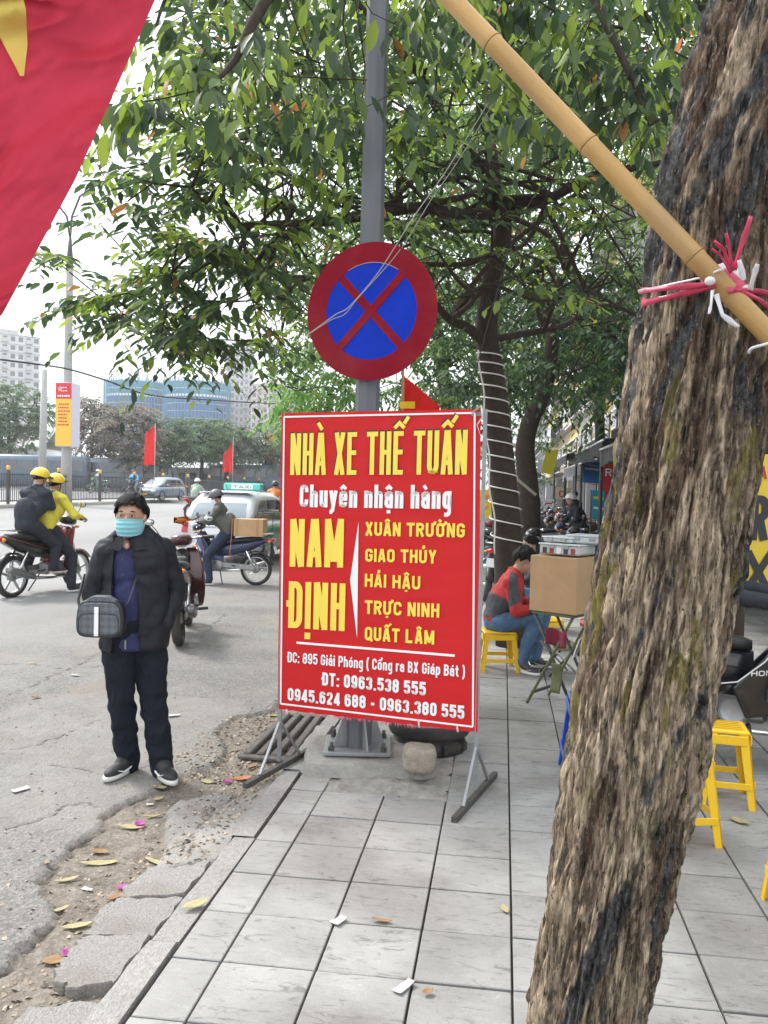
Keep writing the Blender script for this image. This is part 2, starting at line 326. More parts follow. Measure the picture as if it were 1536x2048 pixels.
def lettering(txt, origin, xdir, ydir, width, cap, mat, parent=None, off=0.002, bold=.17, name='lettering', normal=None, gap=.10):
    """sign letters: origin = left end of the base line, width and cap height in metres; bold = stroke / cap height"""
    xd = Vector(xdir).normalized(); yd = Vector(ydir).normalized(); nn = normal or xd.cross(yd).normalized(); o0 = Vector(origin)+nn*off; th = cap*bold
    def layout(sx):
        hx = th/2/sx; hy = th/2/cap; x = 0; out = []
        for raw in txt:
            if raw == ' ': x += .30; continue
            if raw in 'Đđ': base, marks = ('D', ['bar'])
            else: d = unicodedata.normalize('NFD', raw); base, marks = d[0], list(d[1:])
            if base == 'i' and any(m_ in '\u0300\u0301\u0309' for m_ in marks): base = 'ı'
            wd, st = glyph(base, hx, hy); st = [list(s) for s in st]; top = 1.0 if (base.isupper() or base in 'h') else .74; c = wd/2; y = top+.07; kx = min(1.7, max(1, .75*cap/sx)); tw_ = .16*kx; mk0 = len(st)
            for m_ in marks:
                if m_ == 'bar': st.append([(-.08, .52), (.22, .52)])
                elif m_ == '\u0302': st.append([(c-tw_, y), (c, y+.12), (c+tw_, y)]); 
                elif m_ == '\u0323': st.append([(c, -.22), (c, -.08)])
                elif m_ == '\u031B': st.append([(wd-hx, top-hy*1.5), (wd+.07, top-.02), (wd+.09, top+.12)])
            cc = '\u0302' in marks; yy = y+(.10 if cc else 0); sh_ = (.17 if cc else 0)*kx
            for m_ in marks:
                if m_ == '\u0300': st.append([(c-.11*kx-sh_, yy+.17), (c+.04*kx-sh_, yy)])
                elif m_ == '\u0301': st.append([(c+.12*kx+sh_, yy+.16), (c-.02*kx+sh_, yy)])
                elif m_ == '\u0309': st.append([(c-.05+sh_, yy+.19), (c+.06+sh_, yy+.19), (c+.07+sh_, yy+.12), (c+sh_, yy+.07), (c+sh_, yy-.01)])
            out += [([(px_+x, py_) for px_, py_ in s], (.80 if (i_ >= mk0 and '\u031B' not in marks and s[0][1] > .7) else 1)) for i_, s in enumerate(st)]; x += wd+gap+(.06 if '\u031B' in marks else 0)
        return out, x-gap
    sx = cap
    for _ in range(6): st, tot = layout(sx); sx = width/tot
    mb = MB()
    for k, (s, tk_) in enumerate(st):
        p = [Vector((a*sx, b_*cap)) for a, b_ in s]; q = [p[0]]
        for a in p[1:]:
            if (a-q[-1]).length > 1e-6: q.append(a)
        if len(q) < 2: continue
        thin = th*tk_; vs_ = []; n = len(q)
        for i in range(n):
            d0 = (q[i]-q[i-1]).normalized() if i > 0 else (q[1]-q[0]).normalized(); d1 = (q[i+1]-q[i]).normalized() if i < n-1 else d0
            t = d0+d1; t = t.normalized() if t.length > .1 else d1; m_ = Vector((-t.y, t.x)); f = 1/max(.45, m_.dot(Vector((-d1.y, d1.x))))
            for s_ in (-1, 1): e = q[i]+m_*s_*thin/2*f; vs_.append(o0+xd*e.x+yd*e.y+nn*(k % 7)*.00015)
        mb.add(vs_, [(2*i, 2*i+2, 2*i+3, 2*i+1) for i in range(n-1)])
    return mb.obj(name, mat, parent)
# ================================================================== GROUND
def asphalt_mat(name, mask=True):
    m = bpy.data.materials.new(name); m.use_nodes = True; N, L, b = nodes(m)
    g = N.new('ShaderNodeNewGeometry'); P_ = g.outputs['Position']
    def nz(sc, det=6, ro=.6, stretch=None):
        n = N.new('ShaderNodeTexNoise'); n.inputs['Scale'].default_value = sc; n.inputs['Detail'].default_value = det; n.inputs['Roughness'].default_value = ro
        if stretch:
            mp = N.new('ShaderNodeMapping'); mp.inputs['Scale'].default_value = stretch; L.new(P_, mp.inputs[0]); L.new(mp.outputs[0], n.inputs['Vector'])
        else: L.new(P_, n.inputs['Vector'])
        return n.outputs['Fac']
    def ramp(s, stops):
        r = N.new('ShaderNodeValToRGB'); e = r.color_ramp.elements
        while len(e) < len(stops): e.new(0.5)
        for q, (p, c) in zip(e, stops): q.position = p; q.color = (*c, 1)
        L.new(s, r.inputs[0]); return r.outputs[0]
    def mix(f, a, c, typ='MIX'):
        x = N.new('ShaderNodeMix'); x.data_type = 'RGBA'; x.blend_type = typ
        if hasattr(f, 'links'): L.new(f, x.inputs[0])
        else: x.inputs[0].default_value = f
        for k, v in ((6, a), (7, c)):
            if hasattr(v, 'links'): L.new(v, x.inputs[k])
            else: x.inputs[k].default_value = (*v, 1)
        return x.outputs[2]
    grain = nz(210, 3, .8)
    vo = N.new('ShaderNodeTexVoronoi'); vo.inputs['Scale'].default_value = 78; L.new(P_, vo.inputs['Vector'])
    stone = ramp(vo.outputs['Color'], [(0.0, (.055, .052, .05)), (.45, (.17, .165, .158)), (1, (.42, .41, .39))])
    broad = ramp(nz(.75, 9, .7), [(.36, (.05, .048, .045)), (.46, (.15, .145, .138)), (.64, (.30, .295, .28))])
    asp = mix(.55, broad, stone)
    asp = mix(ramp(grain, [(.42, (0, 0, 0)), (.62, (1, 1, 1))]), asp, (.34, .33, .31)) if False else mix(.25, asp, ramp(grain, [(.35, (.06, .06, .06)), (.65, (.5, .49, .47))]))
    # worn brownish patches of dust
    asp = mix(ramp(nz(1.3, 8, .7), [(.52, (0, 0, 0)), (.68, (.7, .7, .7))]), asp, (.27, .235, .20))
    # smooth bright carriageway further out: fades the stone grain into fine grey
    sx = N.new('ShaderNodeSeparateXYZ'); L.new(P_, sx.inputs[0])
    mr = N.new('ShaderNodeMapRange'); L.new(sx.outputs[0], mr.inputs[0]); mr.inputs[1].default_value = -3.6; mr.inputs[2].default_value = -7.5; mr.inputs[3].default_value = 0; mr.inputs[4].default_value = 1
    road = ramp(nz(.25, 8, .6, (1, .12, 1)), [(.3, (.23, .228, .228)), (.7, (.31, .308, .308))])
    asp = mix(mr.outputs[0], asp, road)
    dk = N.new('ShaderNodeMix'); dk.data_type = 'RGBA'; dk.blend_type = 'MULTIPLY'; dk.inputs[7].default_value = (.93, .925, .915, 1); mr2 = N.new('ShaderNodeMapRange'); L.new(sx.outputs[0], mr2.inputs[0]); mr2.inputs[1].default_value = -7; mr2.inputs[2].default_value = -3; L.new(mr2.outputs[0], dk.inputs[0]); L.new(asp, dk.inputs[6]); asp = dk.outputs[2]
    col = asp; rough = .9
    if mask:
        at = N.new('ShaderNodeAttribute'); at.attribute_name = 'col'; s = N.new('ShaderNodeSeparateColor'); L.new(at.outputs['Color'], s.inputs[0])
        dirt = ramp(nz(9, 10, .75), [(.3, (.085, .062, .045)), (.5, (.20, .165, .13)), (.7, (.33, .29, .245))])
        dirt = mix(.3, dirt, stone)
        conc = ramp(nz(3.2, 10, .7), [(.3, (.21, .20, .185)), (.55, (.32, .31, .29)), (.75, (.40, .385, .36))])
        col = mix(s.outputs[0], asp, dirt); col = mix(s.outputs[1], col, conc)
        cr = ramp(s.outputs[2], [(0.15, (0, 0, 0)), (.8, (1, 1, 1))]); col = mix(cr, col, (.03, .027, .024))
    L.new(col, b.inputs['Base Color']); b.inputs['Roughness'].default_value = rough; b.inputs['Specular IOR Level'].default_value = .25
    bp = N.new('ShaderNodeBump'); bp.inputs['Strength'].default_value = .8; bp.inputs['Distance'].default_value = .006
    hh = N.new('ShaderNodeMath'); hh.operation = 'ADD'; L.new(vo.outputs['Distance'], hh.inputs[0]); L.new(grain, hh.inputs[1]); L.new(hh.outputs[0], bp.inputs['Height']); L.new(bp.outputs[0], b.inputs['Normal'])
    return m
M_ROAD = asphalt_mat('road_asphalt', False); M_SIDE = asphalt_mat('roadside_asphalt', True)
PX0, PX1, PY0, PY1 = -4.6, KX-0.125, 1.3, 10.5     # fine roadside patch
def axis(a, b, fine0, fine1, n):
    s = set([a, b]); x = fine0
    out = [fine0+(fine1-fine0)*i/n for i in range(n+1)]
    g = 1.0; p = fine1
    while p < b: p += g; g *= 1.35; out.append(min(p, b))
    g = 1.0; p = fine0
    while p > a: p -= g; g *= 1.35; out.insert(0, max(p, a))
    return out
xs = [x for x in axis(-900, 900, -40, 8, 96)]; ys = axis(-60, 1500, -2, 60, 62)
xs = sorted(set([round(x, 4) for x in xs] + [PX0, PX0+.1, PX1-.1, round(PX1, 4), KX-.124, KX, KX+.02])); ys = sorted(set([round(y, 4) for y in ys] + [PY0, PY0+.1, PY1-.1, PY1]))
def groundz(x, y):
    if x > KX-.13: return -.16
    z = gz(x)
    if PX0+.05 < x < KX-.12 and PY0+.05 < y < PY1-.05: z -= .14
    return z
V = [(x, y, groundz(x, y)) for x in xs for y in ys]; ny = len(ys)
Fq = [(i*ny+j, (i+1)*ny+j, (i+1)*ny+j+1, i*ny+j+1) for i in range(len(xs)-1) for j in range(ny-1)]
np_mesh('ground', V, Fq, M_ROAD, kind='structure')

# broken roadside: asphalt crust, dirt channel, concrete apron as one height field
edge = [G(*p, -.03) for p in ((620, 1385), (560, 1402), (538, 1418), (468, 1431), (429, 1457), (448, 1492), (440, 1511), (390, 1531), (330, 1560), (205, 1620), (187, 1651), (148, 1683), (136, 1702), (94, 1733), (78, 1753), (109, 1796), (105, 1823), (23, 1912), (-60, 1960), (-200, 2100))]
edge = [(p.x, p.y) for p in edge]; edge = [(edge[0][0], 11.0)] + edge
apron = [G(*p, 0) for p in ((330, 1610), (350, 1592), (430, 1572), (480, 1583), (560, 1530), (620, 1500), (560, 1600), (470, 1700), (430, 1716), (300, 1727), (330, 1680))]
apron = [(p.x, p.y) for p in apron]
cracks = [[(0, 1330), (60, 1326), (130, 1336), (200, 1330)], [(0, 1395), (60, 1372), (130, 1340), (200, 1305)], [(400, 1275), (440, 1235), (500, 1200), (560, 1180)], [(395, 1300), (470, 1290), (555, 1285)],
          [(0, 1655), (80, 1640), (150, 1600), (205, 1610)], [(360, 1700), (420, 1640), (470, 1590), (560, 1560)], [(300, 1610), (370, 1590), (470, 1585)], [(110, 1530), (200, 1545), (300, 1528)], [(0, 1500), (120, 1475), (200, 1440)]]
cracks = [[tuple(G(*p, -.04))[:2] for p in c] for c in cracks]
def segd(px, py, poly, closed=False):
    best = np.full(px.shape, 1e9); n = len(poly)
    for k in range(n if closed else n-1):
        ax, ay = poly[k]; bx, by = poly[(k+1) % n]; dx, dy = bx-ax, by-ay; l2 = dx*dx+dy*dy+1e-12
        t = np.clip(((px-ax)*dx+(py-ay)*dy)/l2, 0, 1); best = np.minimum(best, np.hypot(px-ax-t*dx, py-ay-t*dy))
    return best
def inside(px, py, poly):
    r = np.zeros(px.shape, bool); n = len(poly)
    for k in range(n):
        ax, ay = poly[k]; bx, by = poly[(k+1) % n]
        c = ((ay > py) != (by > py)) & (px < (bx-ax)*(py-ay)/(by-ay+1e-12)+ax); r ^= c
    return r
def vnoise(x, y, sc, seed=0, octs=4):           # numpy value noise
    out = np.zeros(x.shape); amp = 1; tot = 0
    for o in range(octs):
        s = sc*2**o; xi = np.floor(x*s).astype(int); yi = np.floor(y*s).astype(int); fx = x*s-xi; fy = y*s-yi; fx = fx*fx*(3-2*fx); fy = fy*fy*(3-2*fy)
        def h(a, b): v = np.sin(a*127.1+b*311.7+seed*74.7+o*13.3)*43758.5453; return v-np.floor(v)
        out += amp*((h(xi, yi)*(1-fx)+h(xi+1, yi)*fx)*(1-fy)+(h(xi, yi+1)*(1-fx)+h(xi+1, yi+1)*fx)*fy); tot += amp; amp *= .55
    return out/tot-.5
nx_, ny_ = 200, 420
gx = np.linspace(PX0, PX1, nx_); t_ = np.linspace(0, 1, ny_); gy = PY0+(PY1-PY0)*(.35*t_+.65*t_**2)
X, Y = np.meshgrid(gx, gy, indexing='ij'); X = X.ravel(); Y = Y.ravel()
wx = X+.12*vnoise(X, Y, 5, 1)+.05*vnoise(X, Y, 24, 11); wy = Y+.12*vnoise(X, Y, 5, 2)+.05*vnoise(X, Y, 24, 12)
poly = edge + [(-9, edge[-1][1]), (-9, 11)]
ins = inside(wx, wy, poly); de = segd(wx, wy, edge); sd_ = np.where(ins, de, -de)
A = np.clip(sd_/.016+.5, 0, 1)                      # 1 = asphalt crust
ap = inside(wx, wy, apron); da = segd(wx, wy, apron, True); AP = np.clip(np.where(ap, da, -da)/.03+.4, 0, 1)
conc2 = np.clip((vnoise(X, Y, .9, 9)-.05)*9, 0, 1)*A*(Y < 6.4)*.4
CR = np.zeros(X.shape)
for c in cracks: CR = np.maximum(CR, np.clip(1-segd(wx+.05*vnoise(X, Y, 14, 5), wy+.05*vnoise(X, Y, 14, 6), c)/.014, 0, 1)*(.85+1.2*vnoise(X, Y, 3, 15)))
CR = np.maximum(CR, np.clip(1-np.abs(sd_+.014)/.014, 0, 1)*.7*(vnoise(X, Y, 4, 8) > -.1))
Z = -.066 + .026*vnoise(X, Y, 3, 3, 5) + A*.024 + (1-A)*AP*.045 + .010*vnoise(X, Y, 30, 4, 3)*(1-.5*A) - CR*.012
fe = np.minimum(np.minimum((X-PX0)/.35, (PY1-Y)/.6), np.minimum((Y-PY0)/.2, 1)); fe = np.clip(fe, 0, 1); Z = Z*fe + (-.045+.003)*(1-fe)
m1 = (1-A)*(1-AP); cols = np.stack([m1, np.clip((1-A)*AP+conc2, 0, 1), CR], 1)
I, J = np.meshgrid(np.arange(nx_-1), np.arange(ny_-1), indexing='ij'); I = I.ravel(); J = J.ravel()
Fq = np.stack([I*ny_+J, (I+1)*ny_+J, (I+1)*ny_+J+1, I*ny_+J+1], 1)
np_mesh('roadside', np.stack([X, Y, Z], 1), Fq, M_SIDE, cols=cols, smooth=True, kind='structure')
def sidez(x, y):
    k = np.argmin((X-x)**2+(Y-y)**2); return float(Z[k])

# concrete gutter slabs, broken and tilted
M_SLAB = M('slab_concrete', (.27, .262, .25), rough=.95, var=.30, vs_=90, bump=1, bs=120, island=.05, dirt=.6, spec=.15)
slabs = [[(300, 1727), (425, 1710), (374, 1779), (240, 1786), (250, 1766)], [(238, 1790), (372, 1783), (304, 1862), (164, 1866), (210, 1807)],
         [(164, 1871), (302, 1868), (230, 1963), (132, 1968), (105, 1944), (129, 1909)], [(224, 1990), (60, 2003), (-40, 2110), (110, 2120)]]
gs = T('gutter_slab', 'row of broken grey concrete slabs between the asphalt and the kerb', 'paving slabs', (0, 0, 0)); gs['kind'] = 'structure'
del gs['category']
for k, sl in enumerate(slabs):
    q = [G(x, y, -.02) for x, y in sl]; c = sum(q, Vector())/len(q); mb = MB()
    pts = []
    for a, b_ in zip(q, q[1:]+q[:1]):
        for t in (0, .12, .27, .4, .55, .7, .88): pts.append(a.lerp(b_, t)+Vector((random.uniform(-1, 1), random.uniform(-1, 1), 0))*.013)
    tilt = (Matrix.Rotation(R((1.2, -1.5, 2.2, 1)[k]), 3, 'X') @ Matrix.Rotation(R((-1, 1, -2.0, 0)[k]), 3, 'Y'))
    top = [tilt @ (p-c)+Vector((0, 0, 0)) for p in pts]; n = len(top)
    mb.add([t*1.0+Vector((0, 0, -.006)) for t in top]+[t*.985 for t in top]+[t+Vector((0, 0, -.06)) for t in top], [tuple(range(n, 2*n))[::1]] + [(i, (i+1) % n, n+(i+1) % n, n+i) for i in range(n)] + [(2*n+i, 2*n+(i+1) % n, (i+1) % n, i) for i in range(n)])
    o = mb.obj('slab', M_SLAB, gs); o.location = c+Vector((0, 0, (-.012, -.014, -.004, -.02)[k]))

# kerb stones
M_KERB = M('kerb_concrete', (.30, .292, .28), rough=.95, var=.24, vs_=40, bump=1, bs=110, island=.08, dirt=.6, spec=.15)
kr = T('kerb', None, None); kr['kind'] = 'structure'
y = 1.0
def kerb_mesh():
    mb = MB(); n = 12; L_ = .93
    def fn(u, v):
        yy = u*L_; a = v*4; prof = [(-.118, -.14), (-.118, -.012), (-.108, -.001), (-.004, .001), (0, -.14)]
        i = min(int(a), 3); t = a-i; x = prof[i][0]*(1-t)+prof[i+1][0]*t; z = prof[i][1]*(1-t)+prof[i+1][1]*t
        if v > 0 and v < .6: x += .012*noise.noise(Vector((0, yy*7+kerb_mesh.k*9, 0))); z += .006*noise.noise(Vector((3, yy*5+kerb_mesh.k*9, 0)))
        return Vector((x, yy, z))
    mb.grid(fn, n, 8, False); kerb_mesh.k += 1
    mb.add([(-.118, 0, -.14), (-.118, 0, -.012), (0, 0, 0), (0, 0, -.14)], [(0, 1, 2, 3)]); mb.add([(-.118, L_, -.14), (-.118, L_, -.012), (0, L_, 0), (0, L_, -.14)], [(3, 2, 1, 0)])
    return mb.mesh('kerb_stone', M_KERB)
kerb_mesh.k = 0; km = [kerb_mesh() for _ in range(4)]
for i in range(44):
    if 4 <= i < 6 and False: continue
    o = link('kerb_stone', km[i % 4], kr); o.location = (KX-.014+random.uniform(-.006, .004), y, random.uniform(-.012, .0)); o.rotation_euler = (random.uniform(-.004, .004), random.uniform(-.02, .01), random.uniform(-.006, .006)); y += .945

# ------------------------------------------------------------------ tiled pavement
def tile_mat():
    m = bpy.data.materials.new('paving_tile'); m.use_nodes = True; N, L, b = nodes(m)
    g = N.new('ShaderNodeNewGeometry'); oi = N.new('ShaderNodeObjectInfo')
    def vec(stretch, rotz=0):
        mp = N.new('ShaderNodeMapping'); mp.inputs['Scale'].default_value = stretch; mp.inputs['Rotation'].default_value = (0, 0, rotz)
        ad = N.new('ShaderNodeVectorMath'); ad.operation = 'ADD'; sc = N.new('ShaderNodeVectorMath'); sc.operation = 'SCALE'
        cb = N.new('ShaderNodeCombineXYZ'); L.new(oi.outputs['Random'], cb.inputs[0]); L.new(g.outputs['Random Per Island'], cb.inputs[1]); L.new(cb.outputs[0], sc.inputs[0]); sc.inputs['Scale'].default_value = 37
        L.new(g.outputs['Position'], ad.inputs[0]); L.new(sc.outputs[0], ad.inputs[1]); L.new(ad.outputs[0], mp.inputs[0]); return mp.outputs[0]
    def nz(sc, v, det=6, ro=.6, dist=0):
        n = N.new('ShaderNodeTexNoise'); n.inputs['Scale'].default_value = sc; n.inputs['Detail'].default_value = det; n.inputs['Roughness'].default_value = ro; n.inputs['Distortion'].default_value = dist
        L.new(v, n.inputs['Vector']); return n.outputs['Fac']
    def ramp(s, stops):
        r = N.new('ShaderNodeValToRGB'); e = r.color_ramp.elements
        while len(e) < len(stops): e.new(0.5)
        for q, (p, c) in zip(e, stops): q.position = p; q.color = (*c, 1)
        L.new(s, r.inputs[0]); return r.outputs[0]
    def mul(a, c, f=1.0):
        x = N.new('ShaderNodeMix'); x.data_type = 'RGBA'; x.blend_type = 'MULTIPLY'; x.inputs[0].default_value = f; L.new(a, x.inputs[6]); L.new(c, x.inputs[7]); return x.outputs[2]
    v1 = vec((1, 1, 1), .6); v2 = vec((1, 3.2, 1), -.7)
    base = ramp(nz(2.2, v1, 8, .65), [(.25, (.215, .214, .207)), (.5, (.285, .284, .276)), (.75, (.35, .349, .34))])
    vein = ramp(nz(6.5, v2, 10, .75, 1.6), [(.36, (.58, .57, .56)), (.46, (.98, .98, .98)), (.58, (1.0, 1.0, 1.0)), (.68, (1.22, 1.22, 1.21))])
    fine = ramp(nz(170, v1, 3, .7), [(.3, (.86, .86, .86)), (.7, (1.12, 1.12, 1.12))])
    spots = ramp(nz(26, v1, 4, .6), [(.26, (.55, .53, .5)), (.34, (1, 1, 1))])
    wp = N.new('ShaderNodeTexNoise'); wp.inputs['Scale'].default_value = .9; wp.inputs['Detail'].default_value = 9; L.new(g.outputs['Position'], wp.inputs['Vector'])
    grime = ramp(wp.outputs['Fac'], [(.36, (.55, .53, .50)), (.50, (.95, .95, .94)), (.66, (1.08, 1.08, 1.08))])
    c = mul(mul(mul(mul(base, vein), fine, .8), spots, .8), grime, .8)
    mr = N.new('ShaderNodeMapRange'); L.new(oi.outputs['Random'], mr.inputs[0]); mr.inputs[3].default_value = .86; mr.inputs[4].default_value = 1.07
    mr2 = N.new('ShaderNodeMapRange'); L.new(g.outputs['Random Per Island'], mr2.inputs[0]); mr2.inputs[3].default_value = .94; mr2.inputs[4].default_value = 1.06
    mm = N.new('ShaderNodeMath'); mm.operation = 'MULTIPLY'; L.new(mr.outputs[0], mm.inputs[0]); L.new(mr2.outputs[0], mm.inputs[1])
    h = N.new('ShaderNodeHueSaturation'); L.new(mm.outputs[0], h.inputs['Value']); L.new(c, h.inputs['Color']); L.new(h.outputs[0], b.inputs['Base Color'])
    b.inputs['Roughness'].default_value = .72; b.inputs['Specular IOR Level'].default_value = .35
    bp = N.new('ShaderNodeBump'); bp.inputs['Strength'].default_value = .5; bp.inputs['Distance'].default_value = .003
    L.new(nz(60, v2, 6, .7), bp.inputs['Height']); L.new(bp.outputs[0], b.inputs['Normal'])
    return m
M_TILE = tile_mat()
M_BED = M('paving_bed', (.045, .04, .036), rough=.95, var=.3, vs_=30, bump=.5, bs=60)
mb = MB(); mb.add([(KX-.001, -3, -.016), (9, -3, -.016), (9, 90, -.016), (KX-.001, 90, -.016)], [(0, 1, 2, 3)]); pv = mb.obj('pavement', M_BED, kind='structure')
TS, TT, TX0, TY0, SK = .3353, .3345, .0738, 3.1306, .0132
def tile_mesh(w, l, n):
    mb = MB(); j = .0040; jx = .0042; b = .0028; sk = SK
    def q(a, c, z): return (a, c+a*sk, z)
    o = [(jx, j), (w-jx, j), (w-jx, l-j), (jx, l-j)]; i_ = [(jx+b, j+b), (w-jx-b, j+b), (w-jx-b, l-j-b), (jx+b, l-j-b)]
    mb.add([q(x, y, -.02) for x, y in o]+[q(x, y, -b) for x, y in o]+[q(x, y, 0) for x, y in i_], [(8, 9, 10, 11)]+[(k+4, (k+1) % 4+4, (k+1) % 4+8, k+8) for k in range(4)]+[(k, (k+1) % 4, (k+1) % 4+4, k+4) for k in range(4)])
    return mb
full = tile_mesh(TS, TT, 0).mesh('tile', M_TILE); half = tile_mesh(KX*-1+TX0-TS*3, TT, 0).mesh('tile', M_TILE)
ncol = 3; hole = [(-.74, 5.05), (-.12, 5.05)]
CI = CM.inverted()
def topx(p):
    q = CI @ Vector(p); return (768+FPX*q.x/-q.z, 1024-FPX*q.y/-q.z, -q.z) if q.z < -.2 else None
cand = []
for j in range(-6, 80):
    for i in range(-4, 20):
        x0 = TX0+i*TS if i > -4 else KX; w = TS if i > -4 else (TX0-3*TS-KX)
        y0 = TY0+j*TT+(x0-TX0)*SK
        if x0 > 5.4: continue
        if -.80 < x0+w/2 < -.2 and 4.62 < y0+TT/2 < 5.25: continue   # plinth stands here
        c = topx((x0+w/2, y0+TT/2, 0)); vis = c is not None and -60 < c[0] < 1596 and c[1] < 2130
        cand.append(((c[2] if c else 99)+(0 if vis else 500), x0, y0, i == -4))
cand.sort(); rest = MB()
for k, (d_, x0, y0, hf) in enumerate(cand):
    rz = random.gauss(0, .0009); dz = random.gauss(0, .0009)
    if k < 300:
        o = link('tile', half if hf else full, pv); o.location = (x0, y0, dz*1.6); o.rotation_euler = (random.gauss(0, .0025), random.gauss(0, .0025), rz)
    else:
        t = tile_mesh(TX0-3*TS-KX if hf else TS, TT, 0); rest.add([(a+x0, b+y0, c+dz) for a, b, c in t.v], t.f)
rest.obj('tile_field', M_TILE, pv, kind='stuff')

# rough patch of cast concrete where the pole plinth breaks the paving
M_PATCH = M('patch_concrete', (.27, .26, .24), rough=.95, var=.3, vs_=14, bump=1, bs=60, dirt=.5, spec=.15)
MB().grid(lambda u, v: Vector((-.935+.675*u, 4.465+.70*v, -.004+.016*noise.noise(Vector((u*7, v*7, 0)))+.008*noise.noise(Vector((u*25, v*25, 5)))+.010*min(1, 8*min(u, 1-u, v, 1-v))-.008)), 60, 50).obj('concrete_patch', M_PATCH, kind='structure')
# ================================================================== RED ADVERT BOARD ON A STEEL FRAME
M_STEEL = M('galvanised_steel', (.30, .31, .32), rough=.5, metal=.6, var=.12, vs_=14, bump=.2, bs=60, dirt=.3)
M_DSTEEL = M('dark_steel', (.09, .085, .08), rough=.6, metal=.5, var=.2, vs_=20, bump=.4, bs=90)
M_RUST = M('rusty_steel', (.16, .12, .10), rough=.75, metal=.3, var=.25, vs_=25, bump=.4, bs=90)
M_BANNER = M('red_vinyl', (.56, .016, .018), rough=.5, var=.06, vs_=3, spec=.2)
M_YEL = M('yellow_print', (.86, .66, .08), rough=.5, var=.04)
M_WHT = M('white_print', (.82, .82, .82), rough=.5, var=.03)
M_BLK = M('black_print', (.02, .018, .018), rough=.5)
BL = G(558, 1532); BR = G(950, 1590); bx = (BR-BL).normalized(); bn = bx.cross(Vector((0, 0, 1))).normalized()   # towards the camera
BO = (BL+BR)/2
bd = T('advert_board', 'big red bus company board with yellow and white lettering on a thin steel frame', 'sign', BO)
def bp_(px, py): return onplane(px, py, BL+bn*.012, bn) - BO
tl, tr, br, bl = bp_(563, 826), bp_(962, 818), bp_(955, 1465), bp_(555, 1418)
mb = MB()
def bfn(u, v):
    p = tl.lerp(tr, u).lerp(bl.lerp(br, u), v)
    w = .0035*noise.noise(Vector((u*2.2, v*16+u*1.5, 0)))+.002*noise.noise(Vector((u*5, v*40+u*4, 4)))
    if v > .985: w += .004*noise.noise(Vector((u*60, 0, 2)))
    k = (u > .9)*(v < .06)
    return p + bn*(w*min(1, 8*min(u, 1-u, .125+v, .125+1-v))) + Vector((0, 0, .008*noise.noise(Vector((u*30, 3, 1))) if v == 1 else 0)) + (bn*-.02*(u-.9)*10*(1-v*16) if k else Vector())
mb.grid(bfn, 70, 150); face = mb.obj('banner_sheet', M_BANNER, bd)
def bline(p0, p1, w, name='border_line', mat=None, off=.0055):
    a, b_ = bp_(*p0)+bn*off, bp_(*p1)+bn*off; MB().bar(a, b_, w, .0012, up=bn).obj(name, mat or M_WHT, bd)
for a, b_ in (((569, 834), (950, 826)), ((950, 826), (946, 1453)), ((946, 1453), (562, 1407)), ((562, 1407), (569, 834))): bline(a, b_, .010)
bline((594, 1285), (910, 1311), .013, 'divider_line')
a = [bp_(718, 1043), bp_(701, 1160), bp_(715, 1276)]; MB().add([q+bn*.0065 for q in a], [(0, 1, 2)]).obj('arrow_mark', M_WHT, bd)
def bt(txt, x0, y0, x1, y1, ycap, mat, bold=.17, off=.0065, shadow=None):
    a, b_ = bp_(x0, y0), bp_(x1, y1); c = bp_(x0, ycap)
    up = (c-a); up -= bx*up.dot(bx)*.98
    if shadow: lettering(txt, a+bx*shadow[0]+Vector((0, 0, shadow[1])), b_-a, up, (b_-a).length, up.length, M_BLK, bd, off-.0012, bold, normal=bn)
    lettering(txt, a, b_-a, up, (b_-a).length, up.length, mat, bd, off, bold, normal=bn)
bt('NHÀ XE THẾ TUẤN', 581, 950, 934, 949, 867, M_YEL, .11, shadow=(-.006, .008))
bt('Chuyên nhận hàng', 600, 1014, 903, 1018, 969, M_WHT, .17)
bt('NAM', 580, 1133, 687, 1135, 1038, M_YEL, .135)
bt('ĐỊNH', 577, 1255, 690, 1262, 1162, M_YEL, .135)
bt('XUÂN TRƯỜNG', 731, 1071, 930, 1075, 1044, M_YEL, .20)
bt('GIAO THỦY', 731, 1123, 873, 1127, 1097, M_YEL, .20)
bt('HẢI HẬU', 730, 1173, 841, 1179, 1147, M_YEL, .20)
bt('TRỰC NINH', 730, 1227, 879, 1235, 1200, M_YEL, .20)
bt('QUẤT LÂM', 730, 1280, 869, 1289, 1253, M_YEL, .20)
bt('ĐC: 895 Giải Phóng ( Cổng ra BX Giáp Bát )', 576, 1324, 930, 1354, 1303, M_WHT, .155)
bt('ĐT: 0963.538 555', 645, 1370, 852, 1391, 1344, M_WHT, .20)
bt('0945.624 688 - 0963.380 555', 576, 1400, 929, 1438, 1375, M_WHT, .20)
zt = tl.z
for s, b0, wd in ((0, BL-BO, bl), (1, BR-BO, br)):
    top = (tr if s else tl)+bn*-.016
    MB().bar(Vector((b0.x, b0.y, .03)), Vector((b0.x, b0.y, 0))+Vector((0, 0, top.z)), .022).obj('upright', M_STEEL, bd)
for v in (0.015, .5, .97): MB().bar(tl.lerp(bl, v)-bn*.018, tr.lerp(br, v)-bn*.018, .02).obj('cross_rail', M_STEEL, bd)
for (f0, f1, b0) in (((490, 1577), (622, 1502), BL), ((908, 1646), (990, 1553), BR)):
    a, b_ = G(*f0)-BO, G(*f1)-BO; m_ = b0-BO
    MB().bar(a+Vector((0, 0, .014)), b_+Vector((0, 0, .014)), .03).obj('foot_bar', M_DSTEEL, bd)
    for t in (.2, .8):
        q = a.lerp(b_, t); MB().bar(q+Vector((0, 0, .03)), Vector((m_.x, m_.y, .27)), .014).obj('brace', M_STEEL, bd)
